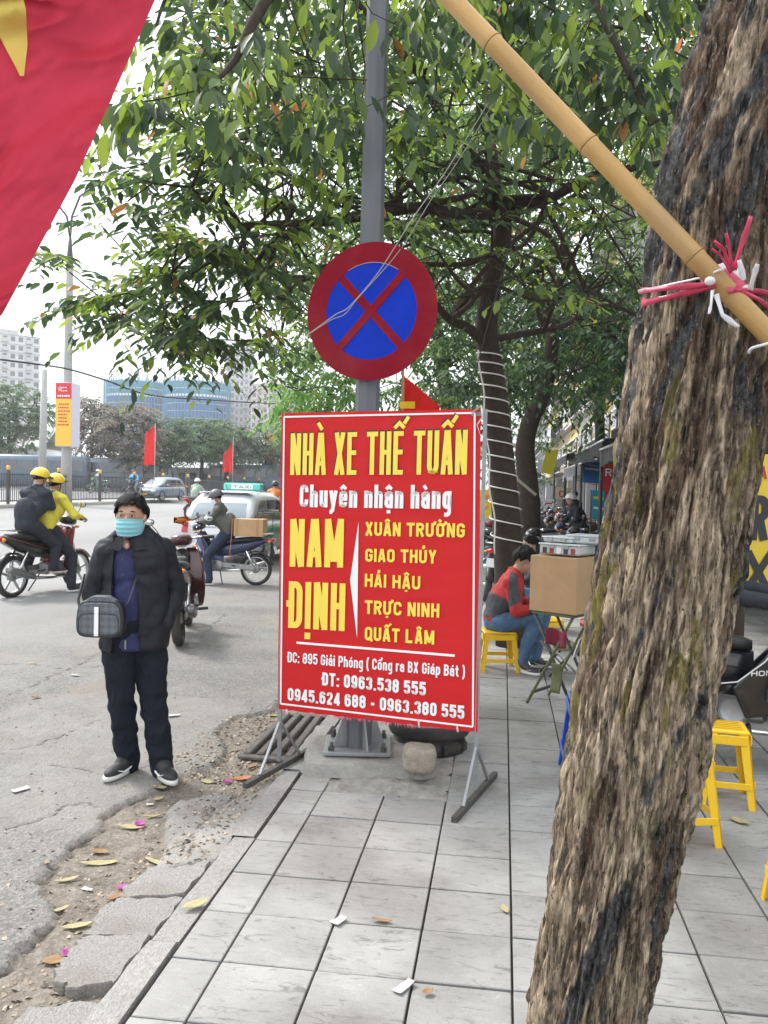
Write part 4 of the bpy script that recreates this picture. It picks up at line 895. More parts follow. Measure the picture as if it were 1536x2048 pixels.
class Tree:
    """limbs given by hand, finer branches grown towards scattered leaf targets"""
    def __init__(s, root, seed): s.root = root; s.nodes = []; s.par = []; s.rnd = random.Random(seed); s.o = root.location.copy(); s.rad0 = {}
    def limb(s, pts, r0, r1, par=-1, steps=5):
        ids = []; pts = [Vector(p) for p in pts]; n = len(pts)
        for i in range(n-1):
            p0 = pts[max(i-1, 0)]; p1 = pts[i]; p2 = pts[i+1]; p3 = pts[min(i+2, n-1)]
            for k in range(steps):
                t = k/steps; q = .5*((2*p1)+(p2-p0)*t+(2*p0-5*p1+4*p2-p3)*t*t+(3*p1-p0-3*p2+p3)*t**3)
                ids.append(len(s.nodes)); s.nodes.append(q); s.par.append(par); par = ids[-1]
        ids.append(len(s.nodes)); s.nodes.append(pts[-1]); s.par.append(par)
        for k, i in enumerate(ids): s.rad0[i] = r0+(r1-r0)*k/(len(ids)-1)
        return ids
    def grow(s, targets, step=.28, bend=.35, up=None):
        targets = sorted(targets, key=lambda p: min((p-s.nodes[i]).length for i in range(0, len(s.nodes), 3)))
        tips = []; arr = np.array([tuple(q) for q in s.nodes]); base = list(arr)
        for tp in targets:
            A_ = np.array(base); dd = np.linalg.norm(A_-np.array(tuple(tp)), axis=1); i = int(np.argmin(dd))
            L_ = dd[i]; k = max(1, int(L_/step)); p0 = Vector(A_[i]); par = i
            side = Vector((s.rnd.uniform(-1, 1), s.rnd.uniform(-1, 1), s.rnd.uniform(-.2, 1.0)))*L_*bend*.5
            for j in range(1, k+1):
                t = j/k; q = p0.lerp(tp, t)+side*math.sin(math.pi*t)+Vector([s.rnd.uniform(-1, 1) for _ in range(3)])*.03
                s.nodes.append(q); s.par.append(par); par = len(s.nodes)-1; base.append(tuple(q))
            tips.append(par)
        return tips
    def build(s, mat, tip=.004, nmax=8, power=2.3, name='branch', maxobj=26):
        n = len(s.nodes); ch = [[] for _ in range(n)]
        for i, p in enumerate(s.par):
            if p >= 0: ch[p].append(i)
        r = [0.0]*n
        for i in range(n-1, -1, -1):
            a = sum(r[c]**power for c in ch[i]); r[i] = max(tip, a**(1/power)) if ch[i] else tip
        for i, v in s.rad0.items(): r[i] = max(v, min(r[i], v*1.5))
        s.r = r; chains = []; stack = [(i, None) for i in range(n) if s.par[i] < 0]
        while stack:
            i, pr = stack.pop(); c = [pr] if pr is not None else []; cur = i
            while True:
                c.append(cur)
                if not ch[cur]: break
                k = sorted(ch[cur], key=lambda q: -r[q]); 
                for q in k[1:]: stack.append((q, cur))
                cur = k[0]
            chains.append(c)
        chains.sort(key=lambda c: -r[c[1]] if len(c) > 1 else 0)
        rest = MB(); cnt = 0
        for c in chains:
            if len(c) < 2: continue
            pts = [s.nodes[i]-s.o for i in c]; rr = [r[i] for i in c]
            if len(c) > 1 and rr[0] > rr[1]*1.2: rr[0] = rr[1]*1.15
            big_ = rr[1] > .016; m = 10 if big_ else (6 if rr[1] > .008 else 4)
            if big_ and cnt < maxobj: MB().tube(pts, rr, m if rr[1] < .05 else 16).obj(name if s.rad0.get(c[1], 0) < .1 else 'trunk', mat, s.root); cnt += 1
            else: rest.tube(pts, rr, m, caps=False)
        if rest.v: rest.obj('twigs', mat, s.root, kind='stuff')
def greens(rnd_, light=.3, young=.15):
    a = rnd_.random()
    if a < young: c = (.16, .24, .035)
    elif a < young+light: c = (.068, .112, .032)
    elif a < .988: c = (.028, .055, .023)
    else: c = (.34, .17, .05)
    k = rnd_.uniform(.85, 1.75); return tuple(x*k for x in c)
def in_poly(x, y, poly):
    r = False; n = len(poly)
    for k in range(n):
        ax, ay = poly[k]; bx_, by_ = poly[(k+1) % n]
        if (ay > y) != (by_ > y) and x < (bx_-ax)*(y-ay)/(by_-ay)+ax: r = not r
    return r
def leafs_on(tips, T_, nper, size, spread, rnd_, young=.15, droop=.5, flat_=.8):
    p, d, n, s, c = [], [], [], [], []
    for tI in tips:
        q = T_.nodes[tI]; par = T_.nodes[T_.par[tI]]; dr = (q-par).normalized(); yg = young*(2.6 if rnd_.random() < .25 else .5)
        for sp in range(rnd_.randint(2, 4)):
            dd = (dr*.6+Vector((rnd_.uniform(-1, 1), rnd_.uniform(-1, 1), rnd_.uniform(-.35, .35)))*.9); dd.z *= flat_; dd.normalize(); L_ = spread*rnd_.uniform(.6, 1.3); side = dd.cross(Vector((0, 0, 1)))
            if side.length < .1: side = Vector((1, 0, 0))
            side.normalize(); m = max(3, int(nper*rnd_.uniform(.7, 1.3)))
            for k in range(m):
                t = (k+1)/m; pos = q+dd*L_*t+Vector((0, 0, -L_*.35*t*t)); sg_ = 1 if k % 2 else -1
                ld = (dd*.55+side*sg_*.9+Vector((0, 0, -droop*rnd_.uniform(.3, 1.6)))).normalized(); nn = (Vector((0, 0, 1))+Vector([rnd_.uniform(-1, 1) for _ in range(3)])*.5)
                sz = size*rnd_.uniform(.65, 1.25)*(1-.25*t); p.append(tuple(pos)); d.append(tuple(ld)); n.append(tuple(nn)); s.append(sz); c.append(greens(rnd_, .3, yg))
    return [np.array(x) for x in (p, d, n, s, c)]
def put_leaves(root, arr, wf=.42, nobj=300, name='leaf', mat=None, far=False):
    p, d, n, s, c = arr; o = np.array(tuple(root.location)); mat = mat or M_LEAF
    h = np.c_[p, np.ones(len(p))] @ np.array(CM.inverted()).T; q = 768+FPX*h[:, 0]/-h[:, 2]; r = 1024-FPX*h[:, 1]/-h[:, 2]     # leaves never grow through the steel pole
    keep = ~((q > 690) & (q < 815) & (r < 820) & (-h[:, 2] < 5.6) & (RNG.random(len(p)) < .93)); p, d, n, s, c = p[keep], d[keep], n[keep], s[keep], c[keep]
    if nobj:
        e = np.array(tuple(ORI)); M3 = np.array(CM.inverted()); h = np.c_[p, np.ones(len(p))] @ M3.T
        px = 768+FPX*h[:, 0]/-h[:, 2]; py = 1024-FPX*h[:, 1]/-h[:, 2]; vis = (h[:, 2] < -.3) & (px > -20) & (px < 1556) & (py > -20) & (py < 2068)
        key = s/np.maximum(-h[:, 2], .1)*vis; idx = np.argsort(-key)[:nobj]; idx = idx[key[idx] > 0]; mask = np.ones(len(p), bool); mask[idx] = False
        # alike leaves share a few meshes
        protos = []
        for c_ in ((.024, .048, .020), (.034, .066, .026), (.068, .112, .032), (.16, .24, .035), (.34, .17, .05)):
            V_, F_, C_ = leaf_arrays([(0, 0, 0)], [(1, 0, 0)], [(0, 0, 1)], [1.0], [wf], [c_]); ob = np_mesh('leaf', V_, F_, mat, None, C_, smooth=True); protos.append((c_, ob.data)); bpy.data.objects.remove(ob)
        for i in idx:
            best = min(protos, key=lambda q: sum((a-b_)**2 for a, b_ in zip(q[0], c[i])))[1]; ob = link(name, best, root)
            dd = Vector(d[i]).normalized(); ss = Vector(n[i]).cross(dd).normalized(); uu = dd.cross(ss); mt = Matrix((dd, ss, uu)).transposed().to_4x4()
            ob.matrix_local = Matrix.Translation(Vector(p[i]-o)) @ mt @ Matrix.Scale(float(s[i]), 4)
        p, d, n, s, c = p[mask], d[mask], n[mask], s[mask], c[mask]
    V_, F_, C_ = leaf_arrays(p-o, d, n, s, s*wf, c)
    np_mesh('foliage', V_, F_, mat, root, C_, smooth=True, kind='stuff')

# ---- the spreading tree behind the sign (wire-wound trunk)
wt = T('spreading_tree', 'spreading dark tree with a cable wound round its trunk, behind the round sign', 'tree', (P(1018, 1290, 9.0).x, P(1018, 1290, 9.0).y, 0))
Tw = Tree(wt, 3); rw = random.Random(11)
tk = Tw.limb([P(1022, 1292, 9.0), P(1015, 1080, 9.0), P(1000, 900, 9.0), P(985, 760, 9.0), P(973, 660, 9.0), P(985, 560, 8.9), P(1005, 470, 8.8), P(1000, 410, 8.7)], .165, .085)
nn_ = lambda L_, k: L_[int(k*(len(L_)-1))]
la = Tw.limb([P(1005, 440, 8.75), P(930, 430, 8.4), P(840, 415, 7.9), P(740, 430, 7.3), P(620, 445, 6.8), P(480, 450, 6.4)], .062, .018, nn_(tk, .93))
lb = Tw.limb([P(1000, 420, 8.7), P(960, 330, 8.3), P(900, 270, 7.8), P(840, 150, 7.2), P(760, 60, 6.8), P(650, -80, 6.3)], .06, .02, nn_(tk, .97))
lc = Tw.limb([P(1000, 410, 8.7), P(1090, 400, 8.6), P(1190, 350, 8.3), P(1300, 330, 8.1), P(1450, 300, 8)], .065, .02, nn_(tk, .98))
ld = Tw.limb([P(1005, 440, 8.8), P(1080, 410, 9.3), P(1120, 470, 9.6), P(1180, 600, 9.9)], .05, .018, nn_(tk, .9))
le = Tw.limb([P(975, 690, 9.0), P(935, 655, 8.7), P(900, 640, 8.4), P(860, 600, 8.1), P(780, 560, 7.6), P(640, 600, 7)], .06, .014, nn_(tk, .55))
lf = Tw.limb([P(975, 680, 9.0), P(1060, 665, 9.2), P(1130, 650, 9.4), P(1210, 610, 9.6), P(1290, 640, 9.8)], .045, .014, nn_(tk, .55))
lg = Tw.limb([P(1000, 420, 8.7), P(980, 250, 9.6), P(960, 80, 10.5)], .055, .02, nn_(tk, .97))
crown = [(440, -60), (330, 40), (360, 110), (300, 150), (250, 200), (330, 250), (220, 280), (180, 330), (230, 380), (190, 430), (120, 470), (90, 530), (240, 545), (200, 590), (170, 640), (270, 680), (330, 740), (420, 690), (470, 720), (515, 770), (550, 740), (590, 650), (720, 600), (900, 560), (1050, 620), (1250, 580), (1330, 400), (1450, 250), (1500, -100)]
tg = []
while len(tg) < 520:
    x, y = rw.uniform(80, 1480), rw.uniform(-100, 780)
    if not in_poly(x, y, crown): continue
    if x > 600 and y > 280 and rw.random() < .72: continue
    d = 7.2+rw.uniform(-1.9, 2.3)+(x-600)*.0018
    if x < 420: d = rw.uniform(5.4, 7.4)
    if x < 520 and y > 240 and noise.noise(Vector((x*.006, y*.022, 2))) < -.12: continue
    tg.append(P(x, y, d))
tw_t = Tw.grow(tg, .30, .4)
# dry bare limbs and twigs in the middle
for k in range(26):
    a = rw.choice([nn_(tk, .9), nn_(tk, .96), nn_(la, .25), nn_(lc, .3), nn_(lb, .25), nn_(le, .4), nn_(lf, .35), nn_(ld, .4), nn_(la, .5)]); p0 = Tw.nodes[a]; x1, y1 = rw.uniform(540, 1290), rw.uniform(290, 640); p3 = P(x1, y1, rw.uniform(6.6, 9.8)); m1 = p0.lerp(p3, .35)+Vector((rw.uniform(-.3, .3), rw.uniform(-.3, .3), rw.uniform(-.1, .45))); m2 = p0.lerp(p3, .7)+Vector((rw.uniform(-.25, .25), rw.uniform(-.25, .25), rw.uniform(-.1, .35)))
    Tw.limb([p0, m1, m2, p3], rw.uniform(.022, .038), .009, a)
tg2 = []
while len(tg2) < 640:
    x, y = rw.uniform(520, 1290), rw.uniform(300, 660); tg2.append(P(x, y, rw.uniform(6.6, 10.0)))
Tw.grow(tg2, .22, .5); Tw.build(M_TWIG, .0055, maxobj=60)
arr = leafs_on(tw_t, Tw, 11, .142, .50, rw, droop=.42, flat_=.4, young=.2)
put_leaves(wt, arr, .42, 300)
# cable wound round the trunk
M_CAB = M('pale_cable', (.62, .60, .56), rough=.6)
cb = T('wound_cable', 'pale cable spiralling round the trunk behind the seated man', 'cable', wt.location)
def trunk_at(y): return P(*(np.interp(y, [660, 760, 900, 1080, 1290], [973, 985, 1000, 1015, 1022]), y), 9.0) 
pts = []
for k in range(0, 420):
    t = k/420; y = 700+t*400; turns = 9*2*math.pi*(t**.8)*1.6; c0 = trunk_at(y)-cb.location; rr = .125+.04*t+.012
    pts.append(c0+Vector((math.cos(turns)*rr, math.sin(turns)*rr, 0)))
MB().tube(pts, .008, 6).obj('cable_spiral', M_CAB, cb)
MB().tube([P(np.interp(y, [700, 900, 1100], [958, 975, 992]), y, 8.82)-cb.location+Vector((.015*math.sin(y*.05), 0, 0)) for y in range(700, 1110, 12)], .009, 6).obj('cable_run', M_CAB, cb)
# ---- overhanging near spray of larger leaves, upper left and top
ov = T('overhanging_tree', 'leafy branch overhanging from above with large leaves at the top of the view', 'tree', (1.6, 6.4, 0))
To = Tree(ov, 5); ro = random.Random(21)
tko = To.limb([Vector((1.6, 6.4, 0)), Vector((1.62, 6.45, 1.6)), Vector((1.6, 6.3, 3.2)), Vector((1.4, 6.0, 4.6)), Vector((.8, 5.4, 5.6))], .16, .09)
l1 = To.limb([To.nodes[tko[-1]], P(900, -260, 4.9), P(640, -150, 4.3), P(520, 20, 4.0), P(470, 120, 3.9), P(400, 190, 3.7)], .06, .006, tko[-1])
l2 = To.limb([To.nodes[tko[-1]], P(1100, -180, 5.2), P(1180, -20, 5.0), P(1260, 150, 4.8), P(1300, 250, 4.7)], .05, .008, tko[-1])
l3 = To.limb([P(640, -150, 4.3), P(420, -120, 4.2), P(340, -20, 4.2), P(310, 60, 4.2)], .02, .006, l1[10])
tgs = [P(*q) for q in [(330, 190, 3.6), (290, 200, 3.6), (365, 150, 3.7), (400, 175, 3.6), (430, 120, 3.9), (380, 60, 4.0), (340, 30, 4.2), (430, 30, 4.2), (500, 60, 4.0), (470, 190, 3.8), (520, 120, 4.0), (560, 200, 4.2), (600, 60, 4.3), (640, 150, 4.4), (690, 40, 4.5), (450, 240, 3.9), (400, 230, 3.8),
                             (1180, 60, 5), (1240, 120, 5), (1290, 190, 4.8), (1330, 90, 5), (1280, 20, 5), (1360, -20, 5), (1220, 220, 4.9), (1300, 260, 4.9), (1100, 30, 5.1), (1050, -10, 5), (820, 20, 4.8), (900, -10, 5), (1390, 120, 5), (720, 120, 5), (560, -20, 4.6), (1250, 330, 4.9)]]
while len(tgs) < 125: tgs.append(P(ro.uniform(480, 1420), ro.uniform(-140, 240), ro.uniform(4.4, 5.6)))
to_t = To.grow(tgs, .22, .3); To.build(M_TWIG, .0035)
arr = leafs_on(to_t, To, 6, .145, .30, ro, droop=1.3, young=.22); put_leaves(ov, arr, .46, 300)
# a few thin wires/vines hanging through the branches
wire([P(1110, 330, 6), P(1030, 470, 6), P(935, 800, 6)], .004, 'thin black line hanging down through the branches right of the pole', M_WIRED)

# ---- trees standing further back along the pavement
def quick_tree(name, label, base, trunk_px, crownfn, nt, nl, size, rnd_, r0=.12, group=None, young=.1, pal=None, twr=.006, spread=.6, mat=None):
    t = T(name, label, 'tree', base, 0, group); Q = Tree(t, rnd_.randint(0, 999)); ids = Q.limb(trunk_px, r0, r0*.55, steps=4)
    tips = Q.grow([crownfn() for _ in range(nt)], .5, .35); Q.build(M_TWIG, twr, maxobj=10)
    p, d, n, s, c = leafs_on(tips, Q, nl, size, spread, rnd_, young=young, droop=.6)
    if pal is not None: k = RNG.uniform(.7, 1.35, (len(c), 1)); c = np.array(pal)[RNG.integers(0, len(pal), len(c))]*k
    put_leaves(t, (p, d, n, s, c), .45, 0, mat=mat or M_FARLEAF)
rb = random.Random(31)
def boxfn(x0, x1, y0, y1, d0, d1, poly=None):
    def f():
        while True:
            x, y = rb.uniform(x0, x1), rb.uniform(y0, y1)
            if poly is None or in_poly(x, y, poly): return P(x, y, rb.uniform(d0, d1))
    return f
brightg = [(.07, .14, .03), (.12, .21, .04), (.045, .10, .03), (.17, .26, .06)]; darkg = [(.03, .07, .028), (.045, .095, .03), (.022, .05, .022)]
b_ = P(1062, 1130, 14.5); b_.z = 0
quick_tree('pavement_tree', 'forked tree on the pavement just behind the cable-wound trunk', b_, [b_, P(1058, 1000, 14.5), P(1050, 900, 14.5), P(1062, 840, 14.5), P(1090, 780, 14.3), P(1110, 640, 14)], boxfn(880, 1300, 560, 790, 12, 17), 110, 12, .17, rb, .2, pal=darkg, spread=.8)
b_ = P(1290, 1075, 20); b_.z = 0
quick_tree('pavement_tree', 'dense green tree filling the gap between the pole and the rough trunk', b_, [b_, P(1285, 880, 20), P(1230, 700, 20), P(1120, 500, 20)], boxfn(780, 1420, 120, 780, 15, 24), 420, 15, .19, rb, .25, pal=brightg, spread=1.1)
b_ = P(905, 1062, 24); b_.z = 0
quick_tree('pavement_tree', 'tall bright green tree behind the round sign', b_, [b_, P(900, 880, 24), P(880, 700, 24), P(850, 500, 24)], boxfn(600, 1100, 200, 800, 18, 28), 400, 14, .20, rb, .25, pal=brightg, spread=1.2)
b_ = P(1000, 1040, 34)
b_.z = 0
quick_tree('pavement_tree', 'big leafy tree furthest back filling the view above the shops', b_, [b_, P(1010, 800, 34), P(990, 600, 34), P(1000, 300, 34)], boxfn(590, 1450, -80, 690, 28, 40), 420, 14, .27, rb, .3, pal=brightg+darkg, spread=1.7)
b_ = P(640, 1050, 22); b_.z = 0
quick_tree('pavement_tree', 'feathery light green tree left of the pole above the red board', b_, [b_, P(650, 900, 22), P(660, 780, 22)], boxfn(565, 740, 715, 840, 19, 24), 46, 13, .22, rb, .14, pal=[(.10, .24, .035), (.15, .31, .05), (.07, .17, .03)], spread=.9)
b_ = P(1240, 1060, 26); b_.z = 0
quick_tree('pavement_tree', 'dark leafy tree shading the shop fronts', b_, [b_, P(1200, 880, 26), P(1210, 700, 26)], boxfn(1090, 1420, 560, 780, 18, 26), 220, 13, .18, rb, .2, pal=darkg, spread=1.0)
# ================================================================== PEOPLE
def basis(f, u):
    f = Vector(f).normalized(); u = Vector(u); u = (u-f*u.dot(f)).normalized(); s = f.cross(u)      # s = right-hand side of the person
    return f, s, u
def rotm(a, b_, c): return Matrix((a, b_, c)).transposed()
SKIN = M('skin', (.46, .27, .19), rough=.55, var=.05, vs_=20, sub=.1); LIP = M('lip', (.33, .13, .11), rough=.5)
HAIR = M('black_hair', (.005, .0045, .0045), rough=.6, bump=.6, bs=180, stretch=(1, 1, .2), spec=.18)
EYEW = M('eye_white', (.7, .68, .65), rough=.2); EYED = M('eye_dark', (.015, .01, .008), rough=.1)
def hand(mb, w, d, n, k=1.0, curl=.9, thumb=1):
    """palm and five bent fingers; d = pointing direction, n = back of the hand"""
    d = Vector(d).normalized(); n = Vector(n); n = (n-d*n.dot(d)).normalized(); s = d.cross(n)
    w = Vector(w); mb.cap(w-d*.02*k, w+d*.03*k, .027*k, .03*k, 10, 3); mb.ell(w+d*.055*k, (.043*k, .02*k, .048*k), rotm(s, n, d), 12, 8)
    for i, (o, L_) in enumerate(((-.030, .066), (-.010, .076), (.011, .072), (.030, .056))):
        p = w+d*.085*k+s*o*k; a = 0
        for seg in (.45, .32, .23):
            a += curl*.6; q = p+(d*math.cos(a)-n*math.sin(a))*L_*seg*k; mb.cap(p, q, .0095*k, .0085*k, 8, 2); p = q
    p = w+d*.03*k+s*thumb*.03*k; q = p+(d*.6+s*thumb*.7-n*.4).normalized()*.038*k; mb.cap(p, q, .012*k, .0105*k, 8, 2); mb.cap(q, q+(d*.9-n*.4+s*thumb*.1).normalized()*.03*k, .0105*k, .009*k, 8, 2)
def shell(c, f, s, u, r, front, back, side, n=44, m=22, jag=0.0, seed=0, vol=0):
    """hair or helmet: part of an ellipsoid from the crown down to a hairline that depends on direction"""
    def fn(a, b_):
        ph = a*2*math.pi; cf = math.cos(ph)
        lim = side+(front-side)*max(0, cf)**1.2+(back-side)*max(0, -cf)
        lim += jag*noise.noise(Vector((math.cos(ph)*4, math.sin(ph)*4, seed)))
        th = R(lim)*b_; k = 1+vol*noise.noise(Vector((math.cos(ph)*2.5*math.sin(th), math.sin(ph)*2.5*math.sin(th), th*1.3+seed)))
        return c+(f*math.sin(th)*cf*r[0]+s*math.sin(th)*math.sin(ph)*r[1]+u*math.cos(th)*r[2])*k
    return fn, n, m
def person(root, J, cfg):
    k = cfg.get('k', 1.0); vx = cfg.get('voxel', .012); g = lambda n_: Vector(J[n_])
    f, s, u = basis(cfg['face'], cfg.get('hup', (0, 0, 1))); hc = g('head')
    cf_, cs_, cu_ = basis(cfg.get('chestf', cfg['face']), g('neck')-g('pelvis'))
    b = MB(); HR = rotm(s, f, u); hk = cfg.get('hk', 1.0)*k
    b.ell(hc+u*.018*hk-f*.008*hk, (.076*hk, .092*hk, .098*hk), HR, 20, 14); b.ell(hc+f*.022*hk-u*.045*hk, (.060*hk, .066*hk, .078*hk), HR, 18, 12)
    b.ell(hc+f*.060*hk-u*.092*hk, (.030*hk, .024*hk, .022*hk), HR); b.ell(hc+f*.09*hk-u*.022*hk, (.014*hk, .020*hk, .026*hk), HR, 10, 8); b.ell(hc+f*.083*hk+u*.022*hk, (.05*hk, .010*hk, .010*hk), HR)
    for q in (-1, 1): b.ell(hc+s*q*.077*hk-u*.012*hk-f*.006*hk, (.012*hk, .019*hk, .032*hk), HR, 10, 8)
    nk = g('neck'); b.cap(nk-cu_*.02*k, hc-u*.06*hk-f*.015*hk, .058*k, .052*k)
    T3 = rotm(cs_, cf_, cu_); L2 = (nk-g('pelvis')).length
    def torso(mb, e):
        mb.ell(nk-cu_*.17*k, (.165*k+e, .105*k+e, .17*k+e), T3); mb.ell(g('pelvis')+cu_*.16*k, (.145*k+e, .105*k+e, .19*k+e), T3); mb.ell(g('pelvis')+cu_*.03*k, (.148*k+e, .105*k+e, .10*k+e), T3)
        mb.cap(g('pelvis')+cu_*.07*k, nk-cu_*.20*k, .100*k+e*.7, .098*k+e*.7)
        for q_ in (-1, 1): mb.cap(g('pelvis')+cu_*.10*k+cs_*q_*.065*k, nk-cu_*.20*k+cs_*q_*.085*k, .082*k+e*.8, .080*k+e*.8)
        mb.cap(g('shL')-cu_*.01, g('shR')-cu_*.01, .054*k+e*.7, .054*k+e*.7); mb.cap(g('shL').lerp(nk, .35), nk+cu_*.01*k, .05*k+e*.6, .045*k+e*.6); mb.cap(g('shR').lerp(nk, .35), nk+cu_*.01*k, .05*k+e*.6, .045*k+e*.6)
    def arm(mb, S, e, w=1.0): mb.cap(g('sh'+S), g('el'+S), .046*k+e*.75, .041*k+e*.75); mb.cap(g('el'+S), g('el'+S).lerp(g('ha'+S), w), .040*k+e*.75, (.028*k+e*.9))
    def leg(mb, S, e, w=1.0): mb.cap(g('hip'+S), g('kn'+S), .082*k+e, .056*k+e); mb.cap(g('kn'+S), g('kn'+S).lerp(g('an'+S), w), .056*k+e, .038*k+e*1.2)
    torso(b, 0)
    for S in 'LR':
        arm(b, S, 0); leg(b, S, 0); an = g('an'+S); to = g('to'+S); b.cap(an, to-Vector((0, 0, .012)), .028*k, .018*k); b.cap(an+Vector((0, 0, -.01)), an-(to-an).normalized()*.03*k+Vector((0, 0, -.02)), .028*k, .024*k)
        if cfg.get('hands', 1):
            hd = Vector(cfg.get('hd'+S, g('ha'+S)-g('el'+S))); hn = Vector(cfg.get('hn'+S, (0, 0, 1))); hand(b, g('ha'+S), hd, hn, k*.98, cfg.get('curl', .9), cfg.get('th'+S, 1 if S == 'R' else -1))
    link('body', remesh(b, vx, 3), root).data.materials.append(SKIN)
    # trousers
    t = MB(); e = cfg.get('tre', .018)
    t.ell(g('pelvis')+cu_*.0, (.150*k+e, .112*k+e, .135*k+e*.5), T3)
    for S in 'LR': leg(t, S, e, cfg.get('trl', .97))
    me = remesh(t, max(vx, .010), 4, wrinkle(cfg.get('trw', .007), 10, (1, 1, .8), 3)); link('trousers', me, root).data.materials.append(cfg['trousers'])
    # jacket
    j = MB(); e = cfg.get('je', .022)
    if cfg.get('hem'): j.tube([g('pelvis')-cu_*.13, g('pelvis')-cu_*.12, g('pelvis')+cu_*.1, g('pelvis')+cu_*.35], [.118, .132, .134, .12], 28, flat=1.38)
    torso(j, e)
    for S in 'LR': arm(j, S, e*.9, cfg.get('slv', .93))
    me = remesh(j, max(vx, .010), 4, wrinkle(cfg.get('jw', .008), 9, (1, 1, .9), 8)); jk = link('jacket', me, root); me.materials.append(cfg['jacket'])
    cl = MB(); rr = .066*k
    cl.grid(lambda a, v: nk+cu_*(-.005+.055*v)*k+(cf_*math.cos(R(-150+300*a)+math.pi)*-1+cs_*math.sin(R(-150+300*a)))*rr*(1.08-.05*v+.15*(1-v)), 24, 4)
    cl.obj('collar', cfg.get('collar', cfg['jacket']), root, solid=.006)
    # shoes
    for S in 'LR':
        an = g('an'+S); to = g('to'+S); d = to-an; d.z = 0; d.normalize(); sd2 = d.cross(Vector((0, 0, 1))); z0 = min(an.z, to.z)-.035*k; base = Vector((an.x, an.y, z0)); flat = cfg.get('flat', True)
        q = MB(); q.ell(base+d*.02*k+Vector((0, 0, .045*k)), (.042*k, .065*k, .045*k), rotm(sd2, d, Vector((0, 0, 1)))); q.ell(base+d*.13*k+Vector((0, 0, .032*k)), (.045*k, .09*k, .034*k), rotm(sd2, d, Vector((0, 0, 1)))); q.cap(an-d*.005*k+Vector((0, 0, .012)), base+d*.06*k+Vector((0, 0, .052*k)), .047*k, .044*k)
        sh = link('shoe', remesh(q, max(vx*.8, .007), 3), root); sh.data.materials.append(cfg.get('shoe', M('shoe_black', (.02, .02, .022), rough=.6, bump=.3, bs=200)))
        so = MB(); pr = []
        for i in range(28):
            a = 2*math.pi*i/28; y_ = math.cos(a); x_ = math.sin(a); pr.append((x_*(.046+.004*y_)*k*(1 if y_ > -.2 else .9), (.075+.155*y_)*k))
        vs_ = [base+sd2*x_*sc2+d*(.075*k+(y_-.075*k)*sc2)+Vector((0, 0, z)) for z, sc2 in ((-.004, .95), (.0, 1.0), (.022, 1.02)) for x_, y_ in pr]; n = 28
        so.add(vs_, [tuple(range(n-1, -1, -1)), tuple(range(2*n, 3*n))]+[(r_*n+i, r_*n+(i+1) % n, (r_+1)*n+(i+1) % n, (r_+1)*n+i) for r_ in (0, 1) for i in range(n)], True).obj('sole', cfg.get('sole', M('sole_white', (.6, .6, .58), rough=.6, dirt=.3)), sh)
        if cfg.get('mark'):
            for q_ in (-1, 1):
                def pt(a, h): return base+d*a*k+sd2*q_*(.0445*k)+Vector((0, 0, h*k))
                MB().tube([pt(.0, .05)-sd2*q_*.002, pt(.05, .030)+sd2*q_*.004, pt(.11, .026)+sd2*q_*.006, pt(.16, .045)-sd2*q_*.002], [.003, .007, .006, .002], 6, flat=.6).obj('side_stripe', M_WHT, sh)
            la_ = MB()
            for i in range(4): c_ = base+d*(.045+.024*i)*k+Vector((0, 0, (.083-.008*i)*k)); la_.tube([c_-sd2*.02*k, c_+Vector((0, 0, .004)), c_+sd2*.02*k], .0028*k, 5)
            la_.obj('laces', cfg.get('lace', M_BLK), sh, kind='stuff')
    # hair or helmet, face
    if 'helmet' in cfg:
        fn, n, m = shell(hc+u*.018*hk-f*.005*hk, f, s, u, (.128*hk, .112*hk, .125*hk), 72, 98, 96); h = MB().grid(fn, n, m).obj('helmet', cfg['helmet'], root, solid=.012)
        MB().grid(lambda a, v: hc+u*(.055-.012*v)*hk+(f*math.cos(R(-52+104*a))+s*math.sin(R(-52+104*a)))*(.118+.045*v)*hk, 16, 3).obj('visor', cfg.get('visor', cfg['helmet']), h, solid=.006)
        for q in (-1, 1): MB().tube([hc+s*q*.098*hk+u*.0*hk, hc+s*q*.08*hk-u*.07*hk+f*.02*hk, hc+f*.05*hk-u*.122*hk], .006*hk, 6, flat=.4).obj('strap', M_BLK, h)
        fn, n, m = shell(hc-f*.006*hk, f, s, u, (.088*hk, .088*hk, .09*hk), 40, 122, 100, 30, 14, 4); MB().grid(fn, n, m).obj('hair', HAIR, root)
        rim = MB(); fn, n, m = shell(hc+u*.018*hk-f*.005*hk, f, s, u, (.131*hk, .115*hk, .128*hk), 72, 98, 96); pts = [fn(i/40, 1) for i in range(41)]; rim.tube(pts, .006*hk, 6); rim.obj('helmet_edge', M_BLK, h)
    else:
        fn, n, m = shell(hc+u*.02*hk-f*.010*hk, f, s, u, (.108*hk, .094*hk, .108*hk), cfg.get('hl', 57), 124, 99, 90, 34, 22, 2, .16); MB().grid(fn, n, m).obj('hair', HAIR, root, solid=.006)
        if cfg.get('fringe', 1):
            fr = MB()
            for i in range(90):
                a = R(-56+112*i/89+random.uniform(-2, 2)); th = R(48); c0 = hc+u*.02*hk-f*.01*hk
                p = [c0+(f*math.sin(t)*math.cos(a)*.112+s*math.sin(t)*math.sin(a+tw)*.098+u*math.cos(t)*.112)*hk for t, tw in ((R(20), 0), (R(44), .05), (R(random.uniform(58, 72)), .16))]
                fr.tube(p, [.006, .006, .0012], 5, caps=False)
            fr.obj('fringe', HAIR, root, kind='stuff')
